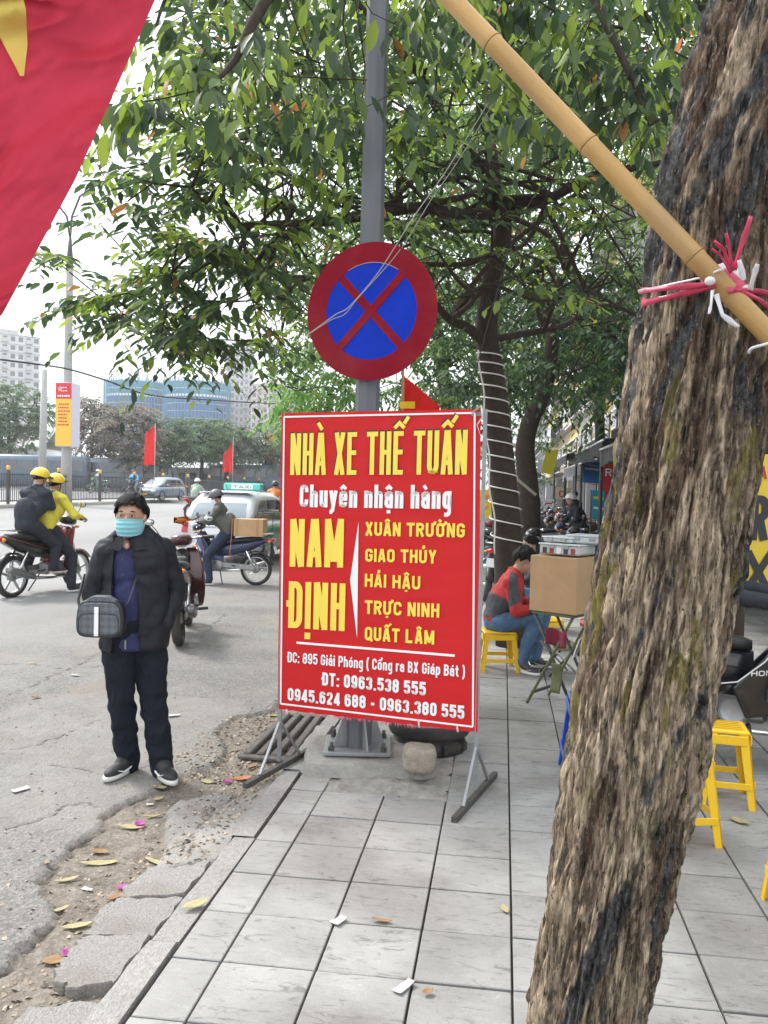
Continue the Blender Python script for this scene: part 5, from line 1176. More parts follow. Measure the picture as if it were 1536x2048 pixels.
    if cfg.get('facial', 1):
        for q in (-1, 1):
            ec = hc+f*.080*hk+s*q*.031*hk+u*.004*hk; ew = MB().ell(ec, (.0135*hk, .008*hk, .0040*hk), HR, 12, 8).obj('eye', EYEW, root)
            MB().ell(ec+f*.0055*hk, (.0062*hk, .004*hk, .0042*hk), HR, 10, 8).obj('iris', EYED, ew)
            MB().tube([ec+s*q*t*.016*hk+u*(.0048-.003*abs(t))*hk+f*.0045*hk for t in (-1, -.3, .3, 1)], [.0006, .0014, .0014, .0006], 6).obj('eyelid', HAIR, ew)
            MB().tube([ec+s*q*(-.014)*hk+u*.021*hk+f*.006*hk, ec+u*.027*hk+f*.008*hk, ec+s*q*.020*hk+u*.021*hk-f*.003*hk], [.003, .0055, .002], 6, flat=.6).obj('eyebrow', HAIR, root)
        if not cfg.get('mask'): MB().tube([hc+f*.086*hk-u*.068*hk+s*t*hk for t in (-.022, 0, .022)], [.003, .006, .003], 6, flat=.6).obj('mouth', LIP, root)
    if cfg.get('mask'):
        def mf(a, v):
            x_ = (a-.5)*2; an = x_*R(78); z = .002-.118*v; bulge = .104+.012*math.sin(math.pi*v)-.010*v+.0025*math.cos(v*math.pi*8)*(abs(x_) < .9)
            w = 1-.10*(2*v-1)**2*abs(x_)
            return hc+f*(math.cos(an)*(bulge+.010)-.004)*hk+s*math.sin(an)*.082*w*hk+u*(z*.86*(1-.22*abs(x_)**2)-.012-.006*abs(x_))*hk
        mk = MB().grid(mf, 30, 32).obj('face_mask', cfg['mask'], root, solid=.002)
        for q in (0, 1):
            for v in (.06, .94): a = mf(q, v); sq = 1 if q else -1; MB().tube([a, a.lerp(hc+s*sq*.088*hk, .6)+u*.002, hc+s*sq*.088*hk-f*.012*hk+u*(.018 if v < .5 else -.035)*hk], .0018, 5).obj('ear_loop', M_WHT, mk)
    return jk

# ---- the standing man
JACK = M('black_jacket', (.012, .013, .018), rough=.62, var=.12, vs_=9, bump=.12, bs=25, spec=.3); TROU = M('navy_trousers', (.009, .011, .020), rough=.8, var=.15, vs_=8, bump=.4, bs=60, spec=.2)
MASKM = M('teal_mask', (.26, .58, .66), rough=.8, var=.05, trans=.15)
mo = G(285, 1548, -.045); man = T('person', 'man standing in the road in a black jacket and light blue face mask', 'person', mo, rot_to(285))
# floor heights under his feet
J = dict(pelvis=(-.055, 0, .88), neck=(-.062, .0, 1.405), head=(-.085, -.02, 1.515), shL=(-.212, .0, 1.315), shR=(.092, .02, 1.325), elL=(-.285, .035, 1.055), elR=(.175, .07, 1.065), haL=(-.215, -.055, .885), haR=(.115, -.03, .895),
         hipL=(-.145, 0, .86), hipR=(.030, .01, .86), knL=(-.125, -.03, .47), knR=(.050, -.02, .47), anL=(-.085, .06, .078), anR=(.105, -.055, .078), toL=(-.165, -.07, .05), toR=(.155, -.215, .05))
jk = person(man, J, dict(face=(-.28, -.96, -.02), chestf=(-.16, -1, 0), voxel=.0075, k=1.0, hk=1.0, trousers=TROU, jacket=JACK, hem=1, je=.019, tre=.018, trl=1.10, slv=.98, trw=.016, jw=.015, mask=MASKM, mark=1, hands=0, sole=M('sole_white', (.6, .6, .58), rough=.6, dirt=.3)))
# open front of the jacket with the navy shirt inside
me = jk.data; import bmesh
bm = bmesh.new(); bm.from_mesh(me); dl = []
for fc in bm.faces:
    c = fc.calc_center_median()
    if c.y < -.02 and c.z > .60 and c.z < 1.40:
        t = (1.40-c.z)/.60; w0 = .035+.030*math.sin(min(1, t*1.2)*math.pi*.6); xc = -.125+.018*t
        if xc-max(w0, .045)-.004 < c.x < xc+max(w0, .045)+.015*t: dl.append(fc)
bmesh.ops.delete(bm, geom=dl, context='FACES'); bm.to_mesh(me); bm.free()
md = jk.modifiers.new('solid', 'SOLIDIFY'); md.thickness = .008; md.offset = 1
sh = MB(); sh.ell((-.065, -.004, 1.22), (.150, .113, .19)); sh.ell((-.06, -.012, 1.0), (.148, .118, .24)); sh.tube([(-.06, 0, .745), (-.06, 0, .755), (-.06, 0, .95)], [.11, .122, .125], 28, flat=1.32); sh.cap((-.20, 0, 1.33), (.08, 0, 1.33), .05, .05)
SHIRT = M('navy_shirt', (.018, .022, .085), rough=.75, var=.12, vs_=12, bump=.4, bs=70)
link('shirt', remesh(sh, .009, 4, wrinkle(.006, 11, (1, 1, 1), 2)), man).data.materials.append(SHIRT)
for i in range(5): MB().ell((-.128+.004*i, -.124+.004*i-.004*(i == 0), 1.27-.085*i), (.006, .003, .006), None, 10, 6).obj('button', M('button', (.05, .05, .09), rough=.3), man)
MB().box((-.105, -.133, .79), (.008, .006, .05)).obj('zip_pull', M_STEEL, man)
for q, x0 in ((-1, -.150), (1, -.055)):     # lapels / shirt collar
    a = Vector((x0, -.085, 1.405)); MB().add([a, a+Vector((q*.055, -.035, -.075)), a+Vector((q*-.010, -.05, -.085)), a+Vector((q*-.028, -.035, -.03))], [(0, 1, 2, 3)]).obj('lapel', JACK, man, solid=.006)
    a = Vector((-.105+q*.028, -.080, 1.40)); MB().add([a, a+Vector((q*.03, .0, -.01)), a+Vector((q*.025, -.028, -.055)), a+Vector((-q*.012, -.028, -.035))], [(0, 1, 2, 3)]).obj('shirt_collar', SHIRT, man, solid=.004)
MB().cap((-.105, -.05, 1.355), (-.105, -.10, 1.345), .03, .018).obj('throat', SKIN, man)
# ---- shoulder bag
def check_mat():
    m = M('bag_canvas', (.075, .085, .10), rough=.5, bump=.3, bs=200, spec=.5); N, L, b = nodes(m); tc = N.new('ShaderNodeTexCoord'); mp = N.new('ShaderNodeMapping'); mp.inputs['Scale'].default_value = (1, 1, 1.0); mp.inputs['Rotation'].default_value = (0, R(45), 0)
    ch = N.new('ShaderNodeTexChecker'); ch.inputs['Scale'].default_value = 34; ch.inputs[1].default_value = (.085, .095, .112, 1); ch.inputs[2].default_value = (.120, .132, .15, 1); L.new(tc.outputs['Object'], mp.inputs[0]); L.new(mp.outputs[0], ch.inputs[0]); L.new(ch.outputs[0], b.inputs['Base Color']); return m
bagp = man.matrix_basis @ Vector((-.232, -.205, .955)); bag = T('shoulder_bag', 'small grey checked shoulder bag with a white stripe held in front of the standing man', 'bag', bagp, man.rotation_euler[2]-.28)
bag.scale = (.93, .93, .93); BAGM = check_mat(); BLE = M('bag_leather', (.018, .02, .024), rough=.35, bump=.3, bs=150)
mb = MB()
def sq(t, w, h, e=5): a = 2*math.pi*t; c, s_ = math.cos(a), math.sin(a); kk = (abs(c)**e+abs(s_)**e)**(-1/e); return c*kk*w, s_*kk*h
for nm, y0, y1, w, h, mt in (('bag_body', -.038, .045, .140, .112, BLE), ('front_panel', -.052, -.036, .128, .100, BAGM)):
    mb = MB(); n = 56; prof = [(y0, .93), (y0+.006, .985), (y0+.012, 1), (y1-.012, 1), (y1-.004, .97), (y1, .92)]; vs_ = []
    for y_, sc2 in prof: vs_ += [(sq(i/n, w*sc2, h*sc2)[0]*(1-.10*(sq(i/n, 1, 1)[1] > 0)*sq(i/n, 1, 1)[1]), y_, sq(i/n, w*sc2, h*sc2)[1]) for i in range(n)]
    mb.add(vs_, [tuple(range(n))[::-1], tuple(range(5*n, 6*n))]+[(r_*n+i, r_*n+(i+1) % n, (r_+1)*n+(i+1) % n, (r_+1)*n+i) for r_ in range(5) for i in range(n)]).obj(nm, mt, bag)
MB().box((-.012, -.0545, -.012), (.026, .004, .172), b=.001).obj('white_stripe', M_WHT, bag)
MB().box((.004, -.0548, -.012), (.004, .004, .172)).obj('stripe_seam', BLE, bag)
MB().tube([Vector((sq(i/40, .118, .062)[0], -.054, sq(i/40, .118, .062)[1]-.028)) for i in range(41)], .0028, 6).obj('piping', BLE, bag)
MB().tube([Vector((x_, -.046+.002, .070-.1*x_*x_)) for x_ in np.linspace(-.115, .115, 12)], .0045, 6).obj('zip', M('zip_grey', (.18, .18, .19), rough=.4, metal=.4), bag)
MB().prism([(-.10, .10), (.10, .10), (.045, .134), (-.045, .134)], -.035, .035).obj('top_flap', BAGM, bag, bevel=.006)
for q in (-1, 1): MB().tube([(q*.13, 0, .06), (q*.15, .03, .10), (q*.16+.02, .10, .25)], .008, 6, flat=.35).obj('strap', BLE, bag)

# ================================================================== MOTORBIKES
TYRE = M('tyre_rubber', (.018, .018, .018), rough=.8, bump=.3, bs=120, dirt=.3); RIM = M('alloy_rim', (.52, .52, .53), rough=.3, metal=.8); RIMB = M('black_rim', (.04, .04, .04), rough=.4, metal=.5)
ENG = M('engine_alloy', (.33, .33, .33), rough=.45, metal=.7, var=.2, vs_=15, dirt=.4); BLP = M('black_plastic', (.018, .018, .02), rough=.45, spec=.5); SEAT = M('seat_vinyl', (.016, .016, .017), rough=.5, bump=.2, bs=150)
CHR = M('chrome', (.7, .7, .7), rough=.15, metal=1.0); TAIL = M('tail_red', (.45, .01, .012), rough=.2, coat=.5); LENS = M('head_lens', (.55, .57, .6), rough=.12, coat=.6); MIR = M('mirror_glass', (.55, .6, .62), rough=.05, metal=.9)
def paint(name, c): return M('paint_'+name, c, rough=.28, coat=.5, dirt=.15)
def loft(secs, n=18, e=2.6, name=None):
    mb = MB(); vs_ = []
    for sc in secs:
        x, z, hw, hh = sc[:4]; tl_ = sc[4] if len(sc) > 4 else 0; ee = sc[5] if len(sc) > 5 else e
        for k in range(n):
            a = 2*math.pi*k/n+math.pi/n; c, s_ = math.cos(a), math.sin(a); kk = (abs(c)**ee+abs(s_)**ee)**(-1/ee); vs_.append((x+tl_*s_*kk*hh, c*kk*hw, z+s_*kk*hh))
    m = len(secs); mb.add(vs_, [tuple(range(n)), tuple((m-1)*n+k for k in range(n-1, -1, -1))]+[((i+1)*n+k, (i+1)*n+(k+1) % n, i*n+(k+1) % n, i*n+k) for i in range(m-1) for k in range(n)], True); return mb
def wheel(root, c, r, w, rim, spoked=True, name='wheel', n=40):
    tw = w/2; prof = [(r-.058, -tw*.75), (r-.03, -tw), (r-.010, -tw*.72), (r, -tw*.25), (r, tw*.25), (r-.010, tw*.72), (r-.03, tw), (r-.058, tw*.75)]
    o = MB().lathe(prof, c, 'Y', n, True, True).obj(name, TYRE, root)
    MB().lathe([(r-.072, -tw*.55), (r-.055, -tw*.8), (r-.055, tw*.8), (r-.072, tw*.55)], c, 'Y', n, True, True).obj('rim', rim, o)
    MB().lathe([(.001, -.045), (.05, -.045), (.062, -.03), (.062, .03), (.05, .045), (.001, .045)], c, 'Y', 20).obj('hub', ENG, o)
    c = Vector(c); sp = MB()
    if spoked:
        for i in range(18):
            a = i*2*math.pi/18; b2 = a+.5*(1 if i % 2 else -1); sp.tube([c+Vector((math.cos(a)*.055, .025*(1 if i % 4 < 2 else -1), math.sin(a)*.055)), c+Vector((math.cos(b2)*(r-.065), 0, math.sin(b2)*(r-.065)))], .0022, 4, False)
        sp.obj('spokes', CHR, o, kind='stuff')
    else:
        for i in range(5):
            a = i*2*math.pi/5+.3; MB().bar(c+Vector((math.cos(a)*.05, 0, math.sin(a)*.05)), c+Vector((math.cos(a)*(r-.06), 0, math.sin(a)*(r-.06))), .03, .022, up=Vector((0, 1, 0))).obj('spoke', rim, o)
    return o
def arcfender(c, r, a0, a1, w, th, mat, root, name='fender', n=14):
    c = Vector(c)
    def fn(u, v):
        a = R(a0+(a1-a0)*u); y_ = (v-.5)*w; rr = r-abs(v-.5)**2*.12*w/.1*.5; return c+Vector((math.cos(a)*rr, y_, math.sin(a)*rr))
    return MB().grid(fn, n, 6).obj(name, mat, root, solid=th)
def motorbike(label, col, col2, loc, rz, lean=0, group=None, steer=0, spoked=True, rim=RIM, mirrors=True, plate=None, scale=1.1, detail=True, cat='motorbike', name='motorbike'):
    t = T(name, label, cat, loc, rz, group); t.scale = (scale,)*3; t.rotation_euler = (R(lean), 0, rz)
    fa, ra = Vector((.615, 0, .275)), Vector((-.61, 0, .275))
    wheel(t, fa, .275, .085, rim, spoked); wheel(t, ra, .275, .10, rim, spoked)
    for q in (-1, 1):
        MB().tube([fa+Vector((0, q*.062, 0)), Vector((.475, q*.055, .62)), Vector((.42, q*.045, .78))], [.018, .021, .02], 10).obj('fork_leg', CHR if q < 0 else ENG, t)
        MB().tube([ra+Vector((0, q*.085, 0)), Vector((-.46, q*.115, .60))], [.020, .024], 10).obj('rear_shock', CHR, t)
        MB().bar(ra+Vector((0, q*.075, 0)), Vector((-.12, q*.07, .32)), .022, .045).obj('swing_arm', ENG, t)
    arcfender(fa, .305, 30, 150, .10, .004, col, t, 'front_fender'); arcfender(ra, .32, 25, 165, .12, .004, BLP, t, 'rear_fender')
    loft([(.47, .80, .05, .03), (.42, .80, .085, .10), (.38, .74, .10, .13), (.33, .64, .085, .12), (.22, .53, .065, .085), (.08, .46, .06, .07), (-.02, .45, .05, .05)]).obj('frame_cover', col2, t)
    for q in (-1, 1):       # leg shield
        def fn(u, v):
            z = .90-.62*u; xx = .40-.16*u-.05*math.sin(u*math.pi)+.05*(1-v); w = .055+v*(.13+.06*math.sin(u*math.pi*.9)); return Vector((xx-.04*v*v+(.10*v if u > .8 else 0), q*w, z))
        MB().grid(fn, 12, 6).obj('leg_shield', col, t, solid=.008)
    loft([(.53, .97, .04, .03), (.50, .97, .095, .06), (.44, .99, .125, .075), (.36, 1.0, .11, .06), (.31, 1.0, .05, .03)]).obj('handlebar_cowl', col, t)
    MB().ell((.50, 0, .95), (.045, .075, .05)).obj('headlight', LENS, t)
    for q in (-1, 1):
        MB().tube([(.37, q*.08, 1.0), (.35, q*.20, 1.02), (.29, q*.33, 1.01)], .011, 8).obj('handlebar', CHR, t)
        MB().tube([(.32, q*.24, 1.02), (.275, q*.37, 1.01)], .018, 10).obj('grip', BLP, t); MB().tube([(.36, q*.22, 1.01), (.345, q*.36, .99)], .005, 5).obj('brake_lever', CHR, t)
        if mirrors:
            mr_ = MB().tube([(.36, q*.20, 1.03), (.35, q*.25, 1.12), (.34, q*.30, 1.19)], .0055, 6).obj('mirror_stem', BLP, t)
            MB().ell((.345, q*.32, 1.215), (.014, .058, .040)).obj('mirror', col if detail else BLP, mr_); MB().ell((.333, q*.32, 1.215), (.006, .05, .034)).obj('mirror_glass', MIR, mr_)
    loft([(.13, .735, .05, .03), (.06, .745, .10, .045), (-.15, .755, .125, .045), (-.35, .775, .12, .05), (-.6, .80, .105, .045), (-.70, .81, .06, .03)]).obj('seat', SEAT, t)
    loft([(.14, .60, .05, .10), (.02, .60, .11, .115), (-.25, .62, .135, .115), (-.5, .68, .13, .09), (-.75, .765, .10, .055), (-.88, .80, .05, .03)]).obj('tail_body', col, t)
    for q in (-1, 1):
        MB().tube([(.10, q*.125, .60), (-.2, q*.150, .63), (-.55, q*.142, .73), (-.8, q*.10, .79)], [.004, .016, .014, .004], 8, flat=.35).obj('body_stripe', col2 if col2 != BLP else RIM, t)
    loft([(-.80, .765, .085, .035), (-.86, .78, .10, .04), (-.93, .79, .06, .025)]).obj('tail_light', TAIL, t)
    MB().tube([(-.45, -.11, .86), (-.7, -.115, .89), (-.88, -.06, .90), (-.9, 0, .90), (-.88, .06, .90), (-.7, .115, .89), (-.45, .11, .86)], .010, 8).obj('grab_rail', CHR, t)
    MB().box((.08, 0, .34), (.30, .15, .16), b=.03).obj('engine_block', ENG, t); MB().tube([(.24, 0, .36), (.40, 0, .40)], [.06, .05], 12).obj('cylinder', ENG, t)
    for q in (-1, 1): MB().lathe([(.001, .0), (.06, .0), (.085, -.012), (.09, -.04)], (.03, q*.125, .34), 'Y', 20).obj('engine_cover', ENG, t)
    if detail:
        MB().tube([(.35, -.05, .34), (.30, -.09, .22), (.0, -.12, .22), (-.3, -.13, .24), (-.45, -.135, .27)], [.016, .017, .018, .022, .03], 10).obj('exhaust_pipe', CHR, t)
        MB().tube([(-.36, -.14, .26), (-.5, -.145, .30), (-.80, -.15, .385), (-.84, -.15, .395)], [.035, .048, .052, .03], 16).obj('muffler', M('muffler', (.25, .25, .25), rough=.35, metal=.7), t)
        MB().box((-.3, .10, .33), (.62, .02, .09), rot=Matrix.Rotation(R(-4), 3, 'Y'), b=.008).obj('chain_case', ENG, t)
        for q in (-1, 1):
            MB().tube([(.12, q*.08, .25), (.12, q*.26, .25)], .016, 8).obj('foot_peg', BLP, t); MB().tube([(-.25, q*.10, .33), (-.25, q*.23, .35)], .012, 8).obj('rear_peg', BLP, t)
            MB().ell((.44, q*.15, .90), (.03, .035, .02)).obj('indicator', M('amber', (.8, .25, .02), rough=.2), t); MB().ell((-.86, q*.11, .77), (.03, .025, .02)).obj('indicator', M('amber', (.8, .25, .02)), t)
        MB().tube([(.0, .10, .26), (-.08, .22, .02)], .010, 6).obj('side_stand', BLP, t)
        pl_ = MB().box((-.945, 0, .62), (.006, .17, .13), rot=Matrix.Rotation(R(18), 3, 'Y')).obj('licence_plate', M_WHT, t)
        if plate:
            for i, tx in enumerate(plate): lettering(tx, Vector((-.958-.017*i, -.065 if False else .065, .635-.055*i)), (0, -1, 0), (-.3, 0, .95), .13, .042, M_BLK, pl_, .002, .02, 'lettering')
        MB().box((-.90, 0, .66), (.03, .10, .2), rot=Matrix.Rotation(R(18), 3, 'Y'), b=.01).obj('mud_flap', BLP, t)
    return t
def heading(a, b_): d = b_-a; return math.atan2(d.y, d.x)
PR, PDR, PBLU, PBLK = paint('red', (.50, .008, .02)), paint('dark_red', (.20, .008, .014)), paint('navy', (.012, .018, .07)), paint('black', (.012, .012, .014))
# left motorbike with two riders in yellow helmets
bp0 = (G(21, 1197, -.045)+G(153, 1175, -.045))/2; h0 = heading(G(21, 1195, -.045), G(153, 1175, -.045))
bike1 = motorbike('black and dark red motorbike carrying two riders in yellow helmets', PBLK, PDR, bp0, h0, 0, rim=RIM, spoked=False)
for c_ in bike1.children:
    if c_.name.startswith(('front_fender', 'leg_shield', 'mirror')): c_.data.materials[0] = PDR
def rider_J(ax=0., left_down=False, right_down=True, lean=0.08, hands=((.34, .30, 1.04), (.34, -.30, 1.04)), sx=-.12, kx=.26, h=.0):
    J = dict(pelvis=(sx, 0, .87+h), neck=(sx+lean+.06, 0, 1.36+h), head=(sx+lean+.12, 0, 1.50+h), shL=(sx+lean+.04, .185, 1.30+h), shR=(sx+lean+.04, -.185, 1.30+h),
             haL=hands[0], haR=hands[1], hipL=(sx+.04, .10, .85+h), hipR=(sx+.04, -.10, .85+h))
    for S, q in (('L', 1), ('R', -1)):
        sh_, ha = Vector(J['sh'+S]), Vector(J['ha'+S]); m_ = sh_.lerp(ha, .5); J['el'+S] = tuple(m_+Vector((-.03, q*.07, -.10)))
        dn = left_down if S == 'L' else right_down
        if dn: J['kn'+S] = (kx-.04, q*.24, .50); J['an'+S] = (kx-.12, q*.30, .09); J['to'+S] = (kx+.04, q*.33, .055)
        else: J['kn'+S] = (kx, q*.19, .66); J['an'+S] = (kx-.14, q*.18, .33); J['to'+S] = (kx+.0, q*.19, .30)
    return J
YJ = M('yellow_jacket', (.70, .60, .05), rough=.6, var=.12, vs_=10, bump=.3, bs=60); YH = M('yellow_helmet', (.85, .58, .02), rough=.25, coat=.6)
DKC = M('dark_cloth', (.014, .016, .024), rough=.8, var=.2, vs_=9, bump=.3, bs=60); DKN = M('dark_navy_cloth', (.014, .020, .034), rough=.75, var=.2, vs_=9)
def on_bike(bk, label, J, cfg, group=None):
    r_ = T('person', label, 'person', bk.location.copy(), bk.rotation_euler[2], group); r_.scale = bk.scale; person(r_, J, cfg); return r_
on_bike(bike1, 'motorbike driver in a yellow jacket with a blue collar and yellow helmet', rider_J(sx=-.02, kx=.28), dict(face=(1, -.15, -.12), chestf=(1, 0, .1), voxel=.014, helmet=YH, visor=M_BLK, jacket=YJ, trousers=DKC, collar=M('blue_collar', (.02, .10, .42), rough=.7), hk=1.0, curl=1.2))
J = rider_J(sx=-.36, kx=-.02, right_down=False, lean=.12, hands=((.02, .05, 1.18), (.03, -.06, 1.20)), h=.07)
J['anR'] = (-.10, -.23, .36); J['toR'] = (.06, -.25, .33)
on_bike(bike1, 'passenger in a black hooded jacket and yellow helmet looking at a phone', J, dict(face=(1, -.35, -.35), chestf=(1, -.1, .1), voxel=.014, helmet=YH, visor=M_BLK, jacket=DKN, trousers=DKC, je=.020, curl=.8, sole=M('pale_sole', (.5, .42, .36))))
ph = T('mobile_phone', 'dark mobile phone held by the passenger in the yellow helmet', 'phone', bike1.matrix_basis @ Vector((.14, -.02, 1.27)), h0)
MB().box((0, 0, 0), (.012, .075, .15), rot=Matrix.Rotation(R(-35), 3, 'Y'), b=.004).obj('phone_body', M_BLK, ph); MB().box((-.007, 0, .003), (.003, .066, .135), rot=Matrix.Rotation(R(-35), 3, 'Y')).obj('screen', M('screen_glass', (.05, .06, .08), rough=.1), ph)
# blue bike with carton and rider looking at a phone
bb = (G(520, 1178, -.045)+G(402, 1160, -.045))/2; h1 = rot_to(460)+math.pi-R(16); bb.x -= .14
bike2 = motorbike('navy blue motorbike stopped by the taxi with a carton strapped behind the rider', PBLU, paint('light_blue', (.10, .13, .30)), bb, h1, 0, rim=RIM, scale=.98)
J = rider_J(sx=-.10, kx=.24, left_down=True, right_down=False, lean=.10, hands=((.36, .07, 1.09), (.37, -.06, 1.10)))
on_bike(bike2, 'rider in a grey jacket and dark helmet reading a phone astride the navy motorbike', J, dict(face=(1, .1, -.45), chestf=(1, .05, .1), voxel=.013, helmet=M('grey_helmet', (.09, .09, .10), rough=.35), visor=M_BLK, jacket=M('grey_green_jacket', (.095, .095, .085), rough=.75, var=.15, vs_=12, bump=.4, bs=60), trousers=M('dark_jeans', (.016, .024, .055), rough=.8, var=.2, vs_=14), mask=M_WHT, curl=.8))
ph = T('mobile_phone', 'small phone in the hands of the rider on the navy motorbike', 'phone', bike2.matrix_basis @ Vector((.47, .0, 1.13)), h1)
MB().box((0, 0, 0), (.012, .075, .15), rot=Matrix.Rotation(R(-60), 3, 'Y'), b=.004).obj('phone_body', M_BLK, ph); MB().box((-.003, 0, .007), (.006, .066, .135), rot=Matrix.Rotation(R(-60), 3, 'Y')).obj('screen', M('screen_glass', (.05, .06, .08)), ph)
CARD = M('cardboard', (.50, .33, .18), rough=.85, var=.10, vs_=6, bump=.15, bs=40, spec=.2); TAPE = M('packing_tape', (.42, .24, .10), rough=.35)
cr = T('carton', 'brown cardboard carton strapped on the seat of the navy motorbike', 'carton', bike2.matrix_basis @ Vector((-.50, 0, .845)), h1)
MB().box((0, 0, .15), (.50, .34, .29), b=.004).obj('box', CARD, cr)
for x_ in (-.16, .19): MB().box((x_, 0, .15), (.05, .346, .296), b=.002).obj('tape', TAPE, cr)
MB().tube([(.27, .18, .30), (.275, .185, .0), (.30, .19, -.25), (.29, .19, -.42)], .012, 6, flat=.5).obj('strap', M('orange_strap', (.62, .22, .08), rough=.6), cr)
# parked red motorbike behind the standing man
sa, sb_ = G(352, 1292, -.045), G(394, 1236, -.045); h2 = heading(sa, sb_)
motorbike('parked dark red motorbike seen from behind the standing man, tail first', paint('maroon', (.055, .006, .010)), PBLK, sa+(sb_-sa).normalized()*.66+Vector((0, 0, 0)), h2+R(3), -5, rim=RIMB, spoked=False, scale=1.05)
# ================================================================== CARS
from mathutils.bvhtree import BVHTree
def project(bv, fn, d, nu, nv, off=.006):
    d = Vector(d).normalized()
    def g_(u, v):
        p = Vector(fn(u, v)); h, nr, i, ds = bv.ray_cast(p-d*3, d); return (h-d*off) if h else p
    return MB().grid(g_, nu, nv)
def car(label, body, side, loc, rz, name='car', taxi=False, glass=None, plate=None, cat='car'):
    t = T(name, label, cat, loc, rz); glass = glass or M('sky_pale_glass', (.22, .27, .30), rough=.08, spec=.9, coat=.5)  # pale tint paints reflected sky into rear window and windscreen
    bm_ = loft([(-2.06, .60, .66, .22), (-2.02, .62, .78, .32), (-1.85, .62, .835, .385), (-1.2, .60, .85, .39), (0, .585, .855, .375), (1.1, .575, .845, .365), (1.7, .52, .81, .31), (1.98, .47, .72, .24), (2.08, .45, .60, .17)], 28, 5)
    gh = loft([(-1.98, 1.00, .64, .04), (-1.90, 1.06, .705, .12), (-1.70, 1.17, .69, .235), (-1.45, 1.235, .665, .295), (-.8, 1.255, .65, .31), (0, 1.245, .65, .305), (.35, 1.20, .66, .27), (.8, 1.06, .70, .14), (1.25, .94, .70, .03)], 28, 4.2)
    bo = bm_.obj('body', body, t); go = gh.obj('cabin', body, t)
    allb = MB(); allb.add(bm_.v, bm_.f); allb.add(gh.v, gh.f); bv = BVHTree.FromPolygons([Vector(v) for v in allb.v], allb.f)
    project(bv, lambda u, v: (-2.3, (u-.5)*(1.16-.10*v), 1.02+.36*v), (1, 0, -.12), 20, 8).obj('rear_window', glass, t)
    project(bv, lambda u, v: (2.3, (u-.5)*1.2, 1.02+.36*v), (-1, 0, -.12), 20, 8).obj('windscreen', glass, t)
    DK = GLASS('dark_car_glass')
    for q in (-1, 1):
        for x0, x1, x2, x3 in ((-1.62, -1.0, -1.30, -1.0), (-.94, -.12, -.94, -.12), (-.06, .78, -.06, .40)):
            project(bv, lambda u, v: (x0+(x1-x0)*u+((x2+(x3-x2)*u)-(x0+(x1-x0)*u))*v, q*1.5, 1.01+.36*v), (0, -q, 0), 10, 6).obj('side_window', DK, t)
        if side: project(bv, lambda u, v: (-1.95+3.6*u, q*1.5, .42+.55*v), (0, -q, 0), 24, 8, .004).obj('side_panel', side, t)
        for x_ in (-1.0, -.09, .80): MB().box((x_, q*.858, .66), (.012, .008, .62)).obj('door_gap', BLP, t)
        for x_ in (-.9, .0): MB().box((x_+.12, q*.872, .86), (.16, .02, .03), b=.006).obj('door_handle', CHR, t)
        # tail lamps wrap the corner
        project(bv, lambda u, v: (-2.3, q*(.62+.20*u), .70+.30*v), (1, 0, 0), 6, 6, .012).obj('tail_lamp', TAIL, t)
        project(bv, lambda u, v: (-2.3, q*(.63+.19*u), .90+.12*v), (1, 0, 0), 6, 4, .016).obj('indicator_lamp', M('amber_lamp', (.75, .28, .04), rough=.2), t)
        project(bv, lambda u, v: (2.4, q*(.45+.25*u), .58+.14*v), (-1, 0, 0), 6, 4, .01).obj('headlight', LENS, t)
        MB().ell((.75, q*.93, 1.0), (.07, .10, .07)).obj('wing_mirror', body, t)
        for x_ in (-1.28, 1.28):
            w_ = wheel(t, (x_, q*.76, .30), .30, .19, RIM, False); MB().lathe([(.335, -.015), (.335, .015), (.37, .012), (.37, -.01)], (x_, q*.855, .30), 'Y', 28, True, True).obj('wheel_arch', BLP, t)
            MB().lathe([(.001, 0), (.335, 0)], (x_, q*.853, .30), 'Y', 28).obj('arch_shadow_gap', BLP, t) if False else None
    MB().box((-2.07, 0, .40), (.12, 1.5, .20), b=.05).obj('rear_bumper', body, t); MB().box((-2.085, 0, .30), (.10, 1.3, .06), b=.02).obj('bumper_insert', BLP, t)
    MB().box((2.06, 0, .38), (.10, 1.4, .12), b=.04).obj('front_grille', BLP, t)
    pl_ = MB().box((-2.075, 0, .74), (.02, .47, .12), rot=None).obj('licence_plate', M_WHT, t); MB().box((2.12, 0, .42), (.02, .45, .12)).obj('licence_plate', M('yellow_plate', (.75, .5, .05)), t)
    MB().box((-2.07, 0, .845), (.03, .6, .03), b=.01).obj('boot_trim', CHR, t)
    MB().tube([(-2.0, .02, 1.03), (-1.99, .1, 1.05), (-1.965, .45, 1.06)], .010, 6).obj('rear_wiper', BLP, t)
    MB().box((-1.52, 0, 1.53), (.22, 1.1, .02), b=.008).obj('roof_spoiler', body, t)
    MB().tube([(-1.4, 0, 1.54), (-1.6, 0, 1.72)], .005, 5).obj('aerial', BLP, t)
    if taxi:
        s_ = MB().box((-.35, 0, 1.645), (.24, .86, .17), b=.03).obj('roof_sign', M('sign_teal', (.10, .55, .45), rough=.3, coat=.3), t)
        MB().box((-.35, 0, 1.645), (.246, .50, .12), b=.01).obj('sign_face', M_WHT, s_); lettering('TAXI', Vector((-.476, .20, 1.615)), (0, -1, 0), (0, 0, 1), .40, .06, M('taxi_green', (.02, .30, .20)), s_, .002, .2)
        for q in (-1, 1): MB().box((-.35, q*.3, 1.555), (.06, .04, .03)).obj('sign_foot', BLP, s_)
    return t
WPAINT = M('paint_white_silver', (.55, .57, .60), rough=.3, coat=.4); GPAINT = M('paint_green', (.03, .26, .14), rough=.3, coat=.4)
tx = P(424, 1100, 17.0); tx.z = -.045
